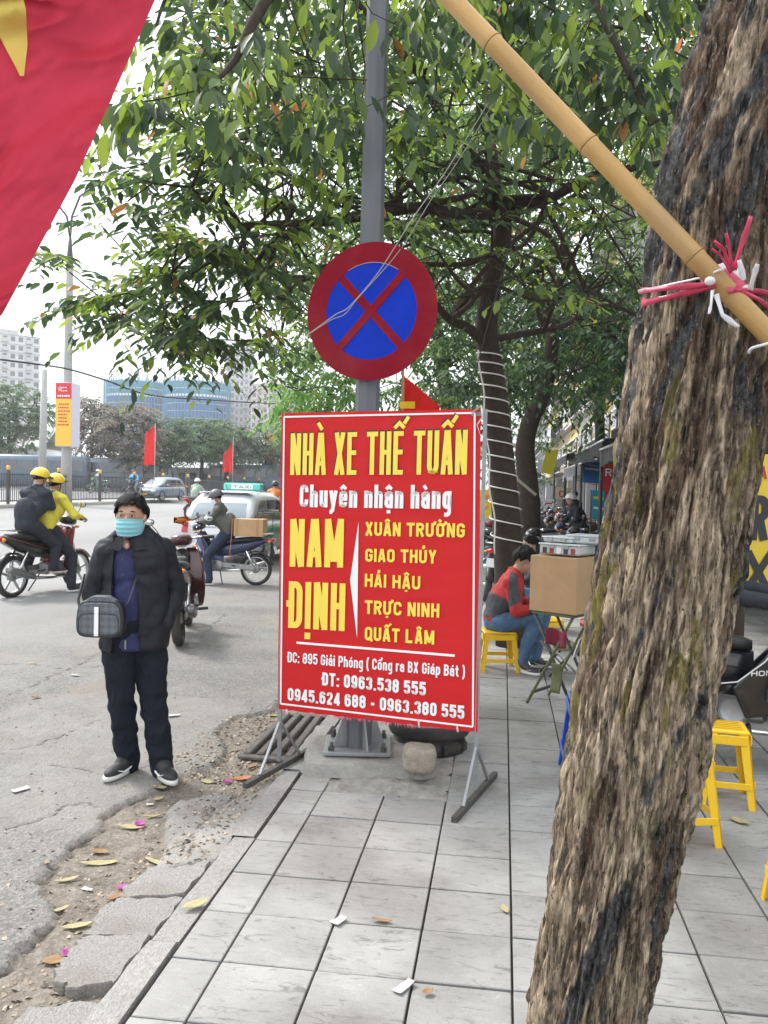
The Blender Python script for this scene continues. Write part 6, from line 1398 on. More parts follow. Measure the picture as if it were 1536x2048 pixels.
car('silver white taxi with green sides and a teal roof sign, seen from the rear', WPAINT, GPAINT, tx+Vector((.1, 2.05, 0)), R(90), 'taxi', True, cat='taxi')
gc = P(322, 970, 57); gc.z = gz(gc.x, 0)+.18
car('grey blue hatchback driving this way beyond the median fence', M('paint_greyblue', (.16, .21, .27), rough=.3, coat=.4), None, gc, R(-97))
# ================================================================== PAVEMENT PEOPLE AND THINGS ON THE RIGHT
YP = M('yellow_plastic', (.80, .50, .015), rough=.35, var=.05, coat=.15, sub=.1); BP_ = M('blue_plastic', (.02, .10, .55), rough=.35, coat=.15)
def stool(label, loc, rz, h=.37, w=.29, mat=YP, group='yellow plastic stools on the pavement', name='plastic_stool'):
    t = T(name, label, 'stool', loc, rz, group); wt_ = w/2; wb = w/2+.035*h/.37
    MB().box((0, 0, h-.012), (w, w, .026), b=.009).obj('seat', mat, t)
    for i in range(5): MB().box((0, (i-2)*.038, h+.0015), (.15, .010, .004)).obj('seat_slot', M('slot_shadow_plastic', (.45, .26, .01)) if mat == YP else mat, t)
    for sx in (-1, 1):
        for sy in (-1, 1):
            tp = Vector((sx*(wt_-.022), sy*(wt_-.022), h-.02)); bt_ = Vector((sx*(wb-.008), sy*(wb-.008), 0)); mb = MB()
            for dx, dy in ((1, 0), (0, 1)):
                a = .052; b2 = .038; ex = Vector((-sx*dx, -sy*dy, 0)); th = Vector((-sx*dy, -sy*dx, 0))*.007
                o1 = tp+Vector((sx*.018, sy*.018, 0)); o2 = bt_+Vector((sx*.006, sy*.006, 0))
                mb.add([o1, o1+ex*a, o2+ex*b2, o2, o1+th, o1+ex*a+th, o2+ex*b2+th, o2+th], [(0, 1, 2, 3), (7, 6, 5, 4), (0, 4, 5, 1), (1, 5, 6, 2), (2, 6, 7, 3), (3, 7, 4, 0)])
            mb.obj('leg', mat, t)
    for z, hh in ((h-.05, .05), (h*.30, .035)):
        f_ = z/h; ww = wb+(wt_-wb)*f_
        for a in range(4):
            rm = Matrix.Rotation(a*math.pi/2, 3, 'Z'); MB().box(rm @ Vector((0, -ww-.002, z)), (2*ww-.04, .008, hh) if a % 2 == 0 else (.008, 2*ww-.04, hh), b=.002).obj('rail', mat, t)
    return t
s0 = G(994, 1338); stool('yellow plastic stool under the crouching man in the red and grey jacket', s0, R(10), .37, .30)
sm = T('person', 'man in a red and grey jacket and jeans sitting on a yellow stool', 'person', s0, rot_to(1010))
J = dict(pelvis=(-.02, .02, .47), neck=(.13, 0, .90), head=(.225, -.01, 1.03), shL=(.10, .17, .84), shR=(.10, -.17, .84), elL=(.18, .20, .60), elR=(.16, -.22, .58), haL=(.38, .12, .62), haR=(.36, -.12, .60),
         hipL=(.02, .10, .45), hipR=(.02, -.09, .45), knL=(.42, .16, .50), knR=(.34, -.12, .53), anL=(.34, .14, .085), anR=(.22, -.10, .085), toL=(.50, .14, .045), toR=(.33, -.20, .045))
RJ = M('red_grey_jacket', (.42, .018, .018), rough=.7, var=.08, vs_=9, bump=.3, bs=60)
N_, L_n, b_n = nodes(RJ)     # printed grey panels of the jacket
JEAN = M('blue_jeans', (.085, .15, .25), rough=.85, var=.3, vs_=9, bump=.4, bs=90, spec=.2)
jk = person(sm, J, dict(face=(1, -.05, -.35), chestf=(1, 0, -.2), voxel=.009, k=.94, hk=1.05, jacket=RJ, trousers=JEAN, hem=0, je=.024, tre=.014, jw=.012, trw=.012, collar=RJ, sole=M('white_sole', (.72, .72, .70)), shoe=M('shoe_blackwhite', (.05, .05, .055), rough=.5), lace=M_WHT, mark=1, curl=1.1, hl=70))
GJ = M('grey_panel_cloth', (.06, .06, .068), rough=.75, var=.1, bump=.3, bs=60); jk.data.materials.append(GJ)
for p in jk.data.polygons:
    c = p.center; arm_ = c.y < -.13; 
    if (arm_ and (c.z > .62+.5*(c.x-.1) and c.x > .085)) or (c.z < .70-.4*c.x and c.x < .10 and not c.z < .50) or (c.x > .27 and c.z < .72): p.material_index = 1
# far stool behind him, stools at the right
stool('small yellow stool half hidden behind the man in jeans and the carton', G(1092, 1292), R(25), .30, .27)
stool('yellow stool between the black motorbike and the trunk, its seat slots showing', G(1446, 1598), R(-6), .41, .22)
stool('yellow stool mostly hidden by the rough trunk, only one side showing', G(1350, 1668)+Vector((-.02, 0, 0)), R(14), .42, .28)
stool('yellow stool behind the black motorbike, beyond the white stripe', G(1487, 1432), R(5), .38, .29)
stool('yellow stool cut off by the right edge of the view', G(1652, 1850), R(0), .45, .30)
# cardboard carton on folding legs with plastic cases on top
cbx = P(1128, 1175, 6.55); cbase = Vector((cbx.x, cbx.y, 0)); rc = R(-32)
cz0, cz1 = .74, 1.17
c_ = T('carton', 'large plain cardboard carton on a folding stand in front of the rough trunk', 'carton', cbase+Vector((0, 0, cz0)), rc)
MB().box((0, 0, .215), (.40, .36, .43), b=.004).obj('box', CARD, c_); MB().box((0, 0, .4325), (.40, .05, .003)).obj('tape', TAPE, c_)
for i, (dx, dy, dz, w, l, h, m_) in enumerate(((.02, .0, 0, .34, .28, .09, 0), (.16, .10, 0.09, .30, .26, .07, 1), (-.02, .05, .09, .26, .26, .05, 0))):
    p = c_.matrix_basis @ Vector((dx, dy, .437+dz)); k_ = T('plastic_case', ('clear plastic storage case lying flat on the large carton', 'pale plastic case stacked on top at the right', 'thin white plastic tray stacked on the clear case')[i], 'case', p, rc+R((0, 8, -6)[i]))
    cm = (M('clear_plastic', (.50, .55, .55), rough=.15, coat=.5), M('pale_lid', (.62, .66, .66), rough=.3))[m_]
    MB().box((0, 0, h/2), (w, l, h-.014), b=.012).obj('case_body', cm, k_); MB().box((0, 0, h-.005), (w+.012, l+.012, .012), b=.004).obj('case_lid', M('pale_lid', (.62, .66, .66), rough=.3), k_)
    for q in (-1, 1): MB().box((q*.06, -l/2-.006, h-.02), (.05, .012, .035), b=.003).obj('clip', M('clip_grey', (.35, .37, .38)), k_)
    if i == 0:
        for q in range(5): MB().box((-.12+.06*q, -l/2-.001, h*.42), (.035, .004, .045)).obj('content', (M('stuff_dark', (.05, .05, .05)), M('stuff_red', (.35, .05, .05)), M_WHT)[q % 3], k_)
fs_ = T('folding_stand', 'olive green and dark folding frame carrying the large cardboard carton', 'stand', cbase, rc)
OL = M('olive_canvas', (.14, .15, .07), rough=.85, var=.2, vs_=10)
MB().box((0, 0, .725), (.36, .34, .02), b=.004).obj('top_board', OL, fs_)
for sy in (-1, 1):
    for sx in (-1, 1): MB().tube([(sx*.20, sy*.17, .01), (-sx*.16, sy*.15, .715)], .012, 8).obj('leg', M_DSTEEL if sx > 0 else OL, fs_)
MB().bar((-.16, -.17, .10), (-.16, .17, .10), .02).obj('cross_bar', M_DSTEEL, fs_); MB().bar((.16, -.17, .10), (.16, .17, .10), .02).obj('cross_bar', M_DSTEEL, fs_)
MB().grid(lambda u, v: Vector((-.05+.20*u, -.175+.05*math.sin(u*5), .60-.13*v+.05*abs(u-.5))), 10, 6).obj('canvas_sling', M('maroon_cloth', (.22, .02, .05), rough=.8), fs_, solid=.006)
MB().grid(lambda u, v: Vector((.02+.08*u, -.20+.02*math.sin(v*4), .36-.22*v)), 6, 6).obj('side_pocket', OL, fs_, solid=.012)
gb = T('camp_stool', 'folded olive green camp stool leaning against the folding frame', 'camp stool', G(1118, 1352), R(20))
for q in (-1, 1):
    MB().tube([(-.14, q*.10, .02), (.14, q*.10, .30)], .010, 8).obj('leg', M_DSTEEL, gb); MB().tube([(.14, q*.12, .02), (-.14, q*.12, .30)], .010, 8).obj('leg', M('light_alloy', (.45, .45, .43), metal=.6, rough=.4), gb)
MB().grid(lambda u, v: Vector((-.15+.30*u, -.12+.24*v, .30-.05*math.sin(u*math.pi))), 10, 4).obj('canvas_seat', OL, gb, solid=.005)
# blue plastic chair behind the trunk with a sitter whose leg shows
stool('blue plastic stool, one splayed leg showing left of the rough trunk', G(1188, 1552), R(0), .46, .31, BP_, None)
# black motorbike at the right edge with its rider hidden by the trunk
mbp = P(1452, 1500, 5.3); mbp.z = 0
bk3 = motorbike('black motorbike with white stripe and red front, cut off by the right edge', PBLK, PBLK, mbp, R(-14), -3, rim=RIMB, scale=1.0, spoked=False)
for c in bk3.children:
    if c.name.startswith('front_fender'): c.data.materials[0] = PDR
for q in (-1, 1):
    MB().tube([(-.30, q*.152, .50), (-.05, q*.150, .50), (.05, q*.150, .52), (.20, q*.17, .66), (.34, q*.16, .86)], .008, 6, flat=.6).obj('white_stripe', M_WHT, bk3)
    MB().prism([(.02, .48), (.10, .30), (.36, .36), (.44, .62), (.30, .80)], q*.145-.012, q*.145+.012).obj('side_fairing', PBLK, bk3, bevel=.012)
    MB().prism([(.24, .30), (.38, .20), (.52, .50), (.46, .62)], q*.165-.01, q*.165+.01).obj('lower_fairing', PDR, bk3, bevel=.01)
lettering('HONDA', Vector((.125, -.160, .565)), (1, 0, .12), (0, 0, 1), .20, .032, M_WHT, bk3, .006, .2, normal=Vector((0, -1, 0)))
on_bike(bk3, 'rider of the black motorbike hidden by the trunk, one hand on the grip', rider_J(sx=-.40, kx=-.12, left_down=False, right_down=False), dict(face=(1, 0, 0), voxel=.014, jacket=DKC, trousers=DKC, facial=0, fringe=0, slv=.62))
# buckets and crates left of the seated man
def bucket(label, loc, r, h, mat):
    b_ = T('bucket', label, 'bucket', loc, 0, 'pails by the cable-wound trunk'); MB().lathe([(.001, 0), (r*.82, 0), (r, h), (r*1.05, h), (r*1.05, h-.02), (r*.97, h-.02), (r*.8, .02), (.001, .02)], n=28).obj('pail', mat, b_)
    MB().lathe([(r*1.06, h), (r*1.08, h+.02), (.001, h+.03)], n=28).obj('lid', mat, b_); MB().tube([(r*math.cos(R(a)), -r*1.02, h-.05-r*.5*math.sin(R(a))) for a in range(0, 181, 20)], .005, 5).obj('bail', CHR, b_)
GP = M('grey_white_plastic', (.52, .54, .53), rough=.4, dirt=.3)
bucket('lower pale grey pail beside the wound trunk, right of the board edge', G(978, 1205), .15, .28, GP); bucket('pale grey pail stacked on the lower one', G(978, 1205)+Vector((0, 0, .32)), .15, .22, GP)
wcr = T('plastic_crate', 'white slatted plastic crate standing behind the seated man in red', 'crate', G(1020, 1195), R(12))
for sx, sy, w, l in ((0, -1, .40, .012), (0, 1, .40, .012), (-1, 0, .012, .30), (1, 0, .012, .30)):
    for i in range(9): MB().box((sx*.2, sy*.15, .04+i*.085), (w, l, .055), b=.003).obj('slat', GP, wcr)
for sx in (-1, 1):
    for sy in (-1, 1): MB().box((sx*.195, sy*.145, .39), (.03, .03, .78)).obj('corner_post', GP, wcr)
# ================================================================== MEDIAN, FENCE, LAMP POSTS, FLAGS
MX = -23.1
M_MED = M('median_concrete', (.34, .33, .31), rough=.9, var=.15, vs_=3, bump=.4, bs=20, dirt=.2)
MB().box((MX-1.0, 45, .22), (2.0, 190, .42), b=.05).obj('median_kerb', M_MED, kind='structure')
FM = M('fence_paint', (.055, .055, .055), rough=.6, metal=.2, dirt=.3); FY = M('fence_cap_yellow', (.75, .42, .05), rough=.4)
for side, fx in ((0, MX-.35),):
    fe = T('median_fence', 'long dark railing along the median with orange capped posts', 'fence', (fx, 42, .43)); bars = MB(); y = -14; n = 0
    for k in range(26):
        y0 = k*4.6-14
        MB().box((0, y0, .82), (.11, .11, 1.64), b=.01).obj('post', FM, fe); MB().box((0, y0, 1.74), (.16, .16, .2), b=.03).obj('post_cap', FY, fe)
        for z in (.16, 1.42): MB().box((0, y0+2.3, z), (.045, 4.5, .05)).obj('rail', FM, fe)
        for i in range(1, 26): bars.box((0, y0+i*4.6/26, .80), (.028, .028, 1.4))
    bars.obj('bars', FM, fe, kind='stuff')
M_LP = M('lamp_concrete', (.36, .36, .35), rough=.8, var=.1, vs_=3, dirt=.2)
def lamp(label, loc, bn_side, h=14.6, banner_z=(3.2, 7.0), arms=True, group='lamp posts along the median'):
    t = T('lamp_post', label, 'lamp post', loc, 0, group)
    MB().tube([(0, 0, 0), (0, 0, 2.6), (.02, 0, 7.5), (.05, 0, h-2.2), (.05, 0, h-1.8)], [.32, .27, .22, .18, .14], 16).obj('shaft', M_LP, t); MB().tube([(.05, 0, h-2.0), (.05, 0, h-1.2), (.05, 0, h-.2)], [.20, .15, .07], 12).obj('collar', FM, t)
    for q in (-1, 1):
        MB().tube([(.05, 0, h-.4), (.05+q*.15, -.1, h+.8), (.05+q*.8, -.5, h+1.7), (.05+q*1.9, -.9, h+2.1)], .06, 8).obj('arm', FM, t)
        MB().ell((.05+q*2.3, -1.0, h+2.15), (.5, .2, .09)).obj('lamp_head', M('lamp_head_grey', (.4, .4, .42), rough=.4), t)
    return t
RB = M('banner_red', (.62, .03, .04), rough=.5); YB = M('banner_yellow', (.80, .50, .05), rough=.5)
def post_banner(label, loc, w, h, red_top=True):
    """three-sided box of printed sheets round the post"""
    t = T('banner_box', label, 'banner', loc, 0, 'printed banner boxes on the lamp posts')
    MB().box((0, 0, h/2), (w, w, h), b=.02).obj('box_frame', M('banner_side', (.62, .60, .72), rough=.5), t)
    a = h*.75 if red_top else h*.05
    MB().box((0, -w/2-.012, h*.38 if red_top else h*.5), (w*.98, .02, h*.74 if red_top else h*.98)).obj('yellow_sheet', YB, t)
    MB().box((0, -w/2-.020, h*.87 if red_top else h*.34), (w*.98, .02, h*.25 if red_top else h*.46)).obj('red_sheet', RB, t)
    return t
lb_ = Vector((MX-.5, 0, .43)); d0 = ray(132, 1000); lp1 = Vector((MX-.5, d0.y/d0.x*(MX-.5), .43))
lamp('tall concrete lamp post with a red and yellow banner box, left of the view', lp1, 0)
hh0 = EYE+ (958-893)*lp1.y/FPX*1.0; 
def at_z(py, px, L): q = CI @ L; d = -q.z; return P(px, py, d).z
z1, z0 = at_z(768, 138, lp1), at_z(894, 134, lp1)
t = post_banner('banner box, red above yellow, on the nearer lamp post', Vector((lp1.x+.05, lp1.y, z0)), .92, z1-z0)
def tiny_lines(t, w, h, y, rows, mat, z_hi, z_lo, wd=.7):
    for i in range(rows):
        z = z_hi+(z_lo-z_hi)*i/max(1, rows-1); k = random.uniform(.75, 1); x_ = -w*wd/2*k
        while x_ < w*wd/2*k-.03: l = random.uniform(.05, .13); MB().box((x_+l/2, y-.006, z), (l, .006, (z_hi-z_lo)/rows*.5)).obj('print_line', mat, t); x_ += l+.035
H_ = z1-z0
tiny_lines(t, .92, H_, -.485, 7, RB, H_*.66, H_*.34)
MB().prism([(.30*math.cos(R(90+36*i))*(1 if i % 2 == 0 else .42)*.6-.2, H_*.90+.30*math.sin(R(90+36*i))*(1 if i % 2 == 0 else .42)*.6) for i in range(10)], -.500, -.495).obj('star_mark', M('faded_pink', (.75, .35, .35)), t); tiny_lines(t, .5, .3, -.495, 2, M_WHT, H_*.92, H_*.87); tiny_lines(t, .92, .2, -.495, 1, M_WHT, H_*.79, H_*.74, .85)
d0 = ray(543, 960); lp2 = Vector((MX-.5, d0.y/d0.x*(MX-.5), .43)); lamp('second lamp post further along the median behind the board edge', lp2, 0)
z1, z0 = at_z(868, 543, lp2), at_z(944, 543, lp2); t = post_banner('banner box with a red lower half on the farther lamp post', Vector((lp2.x, lp2.y, z0)), 1.0, z1-z0, False); tiny_lines(t, 1.0, z1-z0, -.52, 4, YB, (z1-z0)*.5, (z1-z0)*.2)
gp = T('utility_pole', 'bare grey concrete utility pole left of the bannered lamp post', 'pole', (P(84, 950, 62).x, P(84, 950, 62).y, .7)); MB().tube([(0, 0, 0), (.1, 0, 9)], [.30, .20], 12).obj('shaft', M_LP, gp)
for px, yt, yb, wd, nm in ((309, 850, 930, 22, 'upright red flag on a thin pole beside the median, left of the taxi'), (465, 876, 945, 20, 'red flag on a thin pole directly beyond the taxi roof')):
    d0 = ray(px, 960); b_ = Vector((MX-.2, d0.y/d0.x*(MX-.2), .43)); t = T('street_flag', nm, 'flag', b_, 0, 'red flags along the median')
    zt_, zb_ = at_z(yt, px, b_)-.43, at_z(yb, px, b_)-.43; w = wd*(-(CI @ b_).z)/FPX
    MB().tube([(0, 0, 0), (0, 0, zt_+.1)], .03, 8).obj('flag_pole', M_LP, t)
    def ff_(u, v):
        z = zt_+(zb_-zt_)*v; tp_ = min(1, v*3.2+.02) if px > 400 else min(1, v*6+.35); return Vector((-.02-w*u*tp_, .12*math.sin(u*7+v*3), z-.35*u*(1-v)*(1 if px < 400 else 2)))
    MB().grid(ff_, 16, 20).obj('cloth', M_FLAG, t)
# ================================================================== FAR SIDE OF THE ROAD
M_PALE = M('pale_wall', (.60, .59, .57), rough=.85, var=.08, vs_=.3, dirt=.1); M_PINK = M('pinkish_wall', (.60, .50, .48), rough=.85, var=.06, vs_=.3); M_GREYW = M('grey_wall', (.40, .41, .42), rough=.85, var=.08, vs_=.3)
M_WIN = GLASS('window_glass', (.05, .06, .075), .15); M_SLB = M('slab_edge', (.45, .45, .44), rough=.9)
def gzf(x): return .75
def tower(label, px0, px1, pytop, d, wall, floors, cols, depth=16, rz=0, roofbits=True, balcony=True, winw=.55):
    """apartment block: base centre below the given photo columns"""
    a, b_ = P(px0, 960, d), P(px1, 960, d); w = (b_-a).length; top = P((px0+px1)/2, pytop, d).z-.7; c = (a+b_)/2; t = T('apartment_block', label, 'building', (c.x, c.y, .7), rot_to((px0+px1)/2)+R(rz))
    MB().box((0, depth/2, top/2), (w, depth, top)).obj('wall', wall, t); fh = top/floors
    for r_ in range(floors):
        MB().box((0, depth/2, (r_+1)*fh-.12), (w+.5, depth+.5, .24)).obj('floor_band', M_SLB if r_ % 3 else wall, t)
    wm = MB().box((0, 0, 0), (w/cols*winw, .12, fh*.5)).mesh('window', M_WIN); sm_ = MB().box((0, 0, 0), (.12, depth/4*.5, fh*.45)).mesh('window', M_WIN); bmh = MB().box((0, -.45, 0), (w/cols*.8, .9, .1)).box((0, -.88, .5), (w/cols*.8, .08, .9)).mesh('balcony', M_SLB)
    vis0 = max(0, int((EYE+(965-945)/FPX*d)/fh)-1)
    for r_ in range(vis0, floors):
        for c2 in range(cols):
            o = link('window', wm, t); o.location = (-w/2+(c2+.5)*w/cols, -.03, r_*fh+fh*.48)
            if balcony and c2 % 3 == 1: o = link('balcony', bmh, t); o.location = (-w/2+(c2+.5)*w/cols, 0, r_*fh+.1)
        for k in range(4):
            for q in (-1, 1): o = link('window', sm_, t); o.location = (q*(w/2+.02), depth*(k+.5)/4, r_*fh+fh*.5)
    MB().box((0, depth/2, top+.9), (w*.5, depth*.5, 1.8)).obj('roof_house', wall, t)
    return t
tower('white apartment tower at the far left behind the trees', -60, 74, 668, 210, M_PALE, 17, 9, 18, 12)
tower('pale apartment tower right of the blue netted building', 449, 502, 690, 260, M_PALE, 20, 6, 18, 0)
tower('pinkish apartment tower behind the farther lamp post', 500, 600, 770, 240, M_PINK, 14, 9, 16, 0)
BN = M('blue_net', (.022, .115, .33), rough=.8, var=.18, vs_=.25, trans=.1); TN = M('teal_net', (.035, .24, .36), rough=.8, var=.15, vs_=.3); 
def netted(label, px0, px1, pytop, d, rz):
    a, b_ = P(px0, 960, d), P(px1, 960, d); w = (b_-a).length; top = P((px0+px1)/2, pytop, d).z-.7; c = (a+b_)/2; t = T('netted_building', label, 'building', (c.x, c.y, .7), rot_to((px0+px1)/2)+R(rz), 'blocks under construction wrapped in blue netting'); n = 9
    MB().box((0, 9, top/2-1), (w*.62, 9, top-2)).obj('concrete_core', M_GREYW, t); fh = top/14
    for r_ in range(5, 14):
        z = r_*fh
        def fn(u, v): an = (u-.5)*math.pi*1.1; return Vector((math.sin(an)*w/2*1.0, 8-math.cos(an)*9+.25*noise.noise(Vector((u*30, v*3, r_))), z+fh*v*.97))
        MB().grid(fn, 40, 4).obj('net_sheet', TN if r_ >= 12 else BN, t)
        MB().grid(lambda u, v: (lambda an: Vector((math.sin(an)*(w/2+.35), 8-math.cos(an)*9.4, z+(fh*.97 if r_ != 11 else fh*.9)+(.18 if r_ != 11 else .7)*v)))((u-.5)*math.pi*1.1), 40, 1).obj('scaffold_band', M_WHT if r_ == 11 else M_SLB, t)
    sp_m = MB()
    for k in range(34): an = (k/33-.5)*math.pi*1.1; sp_m.box((math.sin(an)*(w/2+.6), 8-math.cos(an)*9.9, top*.66), (.22, .22, top*.72))
    sp_m.obj('scaffold_poles', TN, t, kind='stuff')
    for k in range(20): MB().box((-w/2+w*(k+.5)/20, 2+(k % 3)*4, top+1.2), (.22, .22, random.uniform(2, 5))).obj('column_stub', TN if k % 2 else M_SLB, t)
    return t
netted('left half of the unfinished building wrapped in blue netting', 218, 335, 762, 250, 8); netted('right rounded half of the unfinished building wrapped in blue netting', 322, 449, 762, 245, -6)
# long low roofs and walls behind the fence
M_ROOF = M('sheet_roof', (.50, .52, .54), rough=.5, var=.1, vs_=1)
def lowshed(label, px0, px1, d, z0, z1, wall, roof, nbay, name='shed', grp=None):
    a, b_ = P(px0, 960, d), P(px1, 960, d); w = (b_-a).length; c = (a+b_)/2; t = T(name, label, 'building', (c.x, c.y, .7), math.atan2((b_-a).y, (b_-a).x), grp)
    MB().box((0, 3, z0/2), (w, 6, z0)).obj('wall', wall, t)
    MB().add([(-w/2-.4, -.8, z0), (w/2+.4, -.8, z0), (w/2+.4, 3, z1), (-w/2-.4, 3, z1), (-w/2-.4, 6.8, z0), (w/2+.4, 6.8, z0)], [(0, 1, 2, 3), (3, 2, 5, 4)]).obj('roof', roof, t, solid=.12)
    for k in range(nbay):
        x_ = -w/2+(k+.5)*w/nbay; MB().box((x_, -.05, z0*.55), (w/nbay*.55, .10, z0*.5)).obj('window', M_WIN, t); MB().box((x_+w/nbay*.5, -.5, z0/2), (.15, .15, z0)).obj('post', M_SLB, t)
    return t
lowshed('long low pale station shed behind the fence at the left', -40, 215, 78, 2.9, 3.5, M_GREYW, M_ROOF, 11)
lowshed('long low pale shed behind the fence in the middle', 218, 420, 84, 2.4, 3.0, M_PALE, M_ROOF, 9)
lowshed('low pale shed behind the taxi', 424, 640, 92, 2.6, 3.2, M_GREYW, M_ROOF, 8)
lowshed('white house with a grey pitched roof between the trees at the far left', -20, 82, 96, 4.4, 6.6, M_PALE, M('grey_tile_roof', (.34, .33, .32), rough=.8), 4, 'house')
def bus(label, px, d, ln, col, rz):
    c = P(px, 960, d); t = T('parked_bus', label, 'bus', (c.x, c.y, .7), rz, 'buses parked beyond the fence'); loft([(-ln/2, 1.6, 1.1, 1.15), (-ln/2+.15, 1.6, 1.22, 1.28), (ln/2-.15, 1.6, 1.22, 1.28), (ln/2, 1.6, 1.1, 1.15)], 20, 7).obj('body', col, t)
    for k in range(7):
        for q in (-1, 1): MB().box((-ln/2+(k+.6)*ln/7.2, q*1.225, 2.05), (ln/7.2*.85, .03, .85), b=.01).obj('window', M_WIN, t)
    MB().box((ln/2+.01, 0, 2.0), (.03, 2.1, 1.1)).obj('windscreen', M_WIN, t)
    for x_ in (-ln/3.2, ln/3.2):
        for q in (-1, 1): wheel(t, (x_, q*1.08, .46), .46, .28, RIM, False)
bus('dark blue grey bus parked left of the lamp post', 60, 68, 9, M('bus_blue', (.10, .14, .19), rough=.4), R(20)); bus('grey bus parked right of the lamp post', 190, 72, 8, M('bus_grey', (.20, .24, .28), rough=.4), R(20)); bus('pale bus parked behind the blue vested rider', 262, 76, 7, M('bus_pale', (.4, .42, .45), rough=.4), R(20)); bus('blue grey bus parked beyond the right flag', 500, 84, 8, M('bus_blue2', (.14, .18, .24), rough=.4), R(15))
# far tree row
def far_tree(label, px, d, x0, x1, y0, y1, pal, nt=70, sz=.34, trunk=None):
    b_ = P(px, 960, d); b_.z = .7; cx2 = (x0+x1)/2; cy2 = (y0+y1)/2
    def f():
        while True:
            u, v = rb.uniform(-1, 1), rb.uniform(-1, 1)
            if u*u+v*v < 1: return P(cx2+u*(x1-x0)/2, cy2+v*(y1-y0)/2, d+rb.uniform(-2.5, 2.5))
    t0 = P(px+4, (y1+935)/2, d); quick_tree('roadside_tree', label, b_, [b_, t0, P(cx2, y1-8, d), P(cx2, cy2, d)], f, int(nt*1.6), 12, sz, rb, .16, 'trees in the row beyond the fence', pal=pal, twr=.03, spread=1.1)
gpal = [(.09, .15, .075), (.13, .20, .09), (.07, .12, .065)]; bpal = [(.20, .17, .14), (.16, .14, .11), (.28, .23, .20), (.11, .14, .08)]
far_tree('large green tree at the far left beside the white tower', 20, 80, -70, 105, 768, 900, gpal, 150, .42)
far_tree('brownish tree just right of the bannered lamp post', 175, 74, 140, 228, 798, 915, bpal, 90, .36)
far_tree('reddish brown topped tree between the lamp post and the left flag', 246, 72, 200, 320, 808, 925, bpal, 130, .36)
far_tree('green tree right behind the left red flag', 325, 76, 290, 390, 840, 925, gpal, 100, .36); far_tree('light green tree below the blue building', 400, 80, 350, 455, 835, 920, [(.10, .17, .06), (.13, .20, .08), (.07, .12, .05)], 100, .36)
far_tree('green tree behind the right red flag', 450, 82, 420, 500, 845, 930, gpal, 80, .36); far_tree('bushy green tree behind the farther lamp post', 520, 84, 480, 600, 850, 935, gpal, 110, .36)
# far riders
def far_rider(label, blabel, px, py, d, rz, jc, col, hel, sc=1.08, zz=None, voxel=.03):
    c = P(px, py, d); c.z = gz(c.x) if zz is None else zz; bk = motorbike(blabel, col, BLP, c, rz, 0, detail=False, mirrors=False, scale=sc, spoked=False); on_bike(bk, label, rider_J(right_down=False), dict(face=(1, 0, 0), voxel=voxel, helmet=hel, jacket=jc, trousers=M('grey_trousers', (.25, .26, .28)), facial=0, hands=0, jw=0, trw=0))
far_rider('distant rider in pale clothes beyond the fence, left of the standing man', 'distant green motorbike ridden beyond the fence', 197, 985, 58, R(-120), M('pale_shirt', (.45, .48, .5)), M('paint_green2', (.08, .3, .15)), M_WHT, 1.0, .78)
far_rider('distant rider in a light blue vest and dark helmet above the standing man', 'distant motorbike of the rider in the light blue vest', 268, 985, 54, R(-95), M('sky_vest', (.10, .42, .72)), PBLK, M('dark_helmet', (.05, .05, .06), rough=.3), 1.1, .6)
far_rider('rider with a white helmet and pale green jacket left of the taxi', 'red motorbike riding away left of the taxi', 392, 1020, 37, R(80), M('pale_green_jacket', (.35, .45, .36)), PR, M_WHT, 1.08, .10)
far_rider('rider in an orange jacket passing right behind the taxi roof', 'motorbike half hidden behind the taxi and the board', 548, 1000, 30, R(80), M('orange_jacket', (.70, .22, .05)), PBLK, M('dark_helmet', (.05, .05, .06)), 1.1, .0)
# ================================================================== SHOP FRONTS, AWNINGS, PARKED MOTORBIKES
M_CRM = M('cream_wall', (.50, .44, .28), rough=.85, var=.12, vs_=.8, dirt=.35); M_YW = M('yellow_wall', (.55, .42, .17), rough=.85, var=.12, vs_=.8, dirt=.3); M_DW = M('doorway_shade', (.03, .03, .032), rough=.6); M_SH = M('roller_shutter', (.22, .24, .26), rough=.5, metal=.3)
FX = 4.6
def shopb(label, y0, y1, h, wall, k):
    t = T('shop_house', label, 'building', (FX, (y0+y1)/2, 0), 0, None); w = y1-y0
    MB().box((3, 0, h/2), (6, w-.04, h)).obj('wall', wall, t)
    MB().box((-.02, 0, 1.35), (.10, w*.84, 2.7)).obj('opening_shade_panel', M_DW, t)  # solid panel, the shade of the shop interior put into its colour
    for s in range(int((h-3)/3.1)):
        zc = 4.4+s*3.1
        MB().box((-.15, 0, zc-1.35), (.4, w, .14)).obj('floor_ledge', M_SLB, t)
        for q in (-1, 1):
            f_ = MB().box((-.03, q*w*.24, zc), (.10, w*.30, 1.5)).obj('window', M_WIN, t); MB().box((-.07, q*w*.24, zc), (.06, .05, 1.5)).box((-.07, q*w*.24, zc), (.062, w*.30, .05)).box((-.07, q*w*.24, zc+.77), (.1, w*.33, .07)).box((-.07, q*w*.24, zc-.77), (.1, w*.33, .07)).obj('window_frame', M_WHT, f_)
        if k % 2 == 0:
            rl = MB()
            for i in range(int(w/.14)): rl.box((-.62, -w/2+.07+i*.14, zc-.85), (.02, .02, .9))
            rl.box((-.62, 0, zc-.4), (.04, w, .04)).obj('balcony_rail', FM, t, kind='stuff'); MB().box((-.35, 0, zc-1.32), (.6, w, .10)).obj('balcony_slab', M_SLB, t)
    MB().box((-.1, 0, h+.1), (.5, w, .2)).obj('parapet', M_SLB, t)
    return t
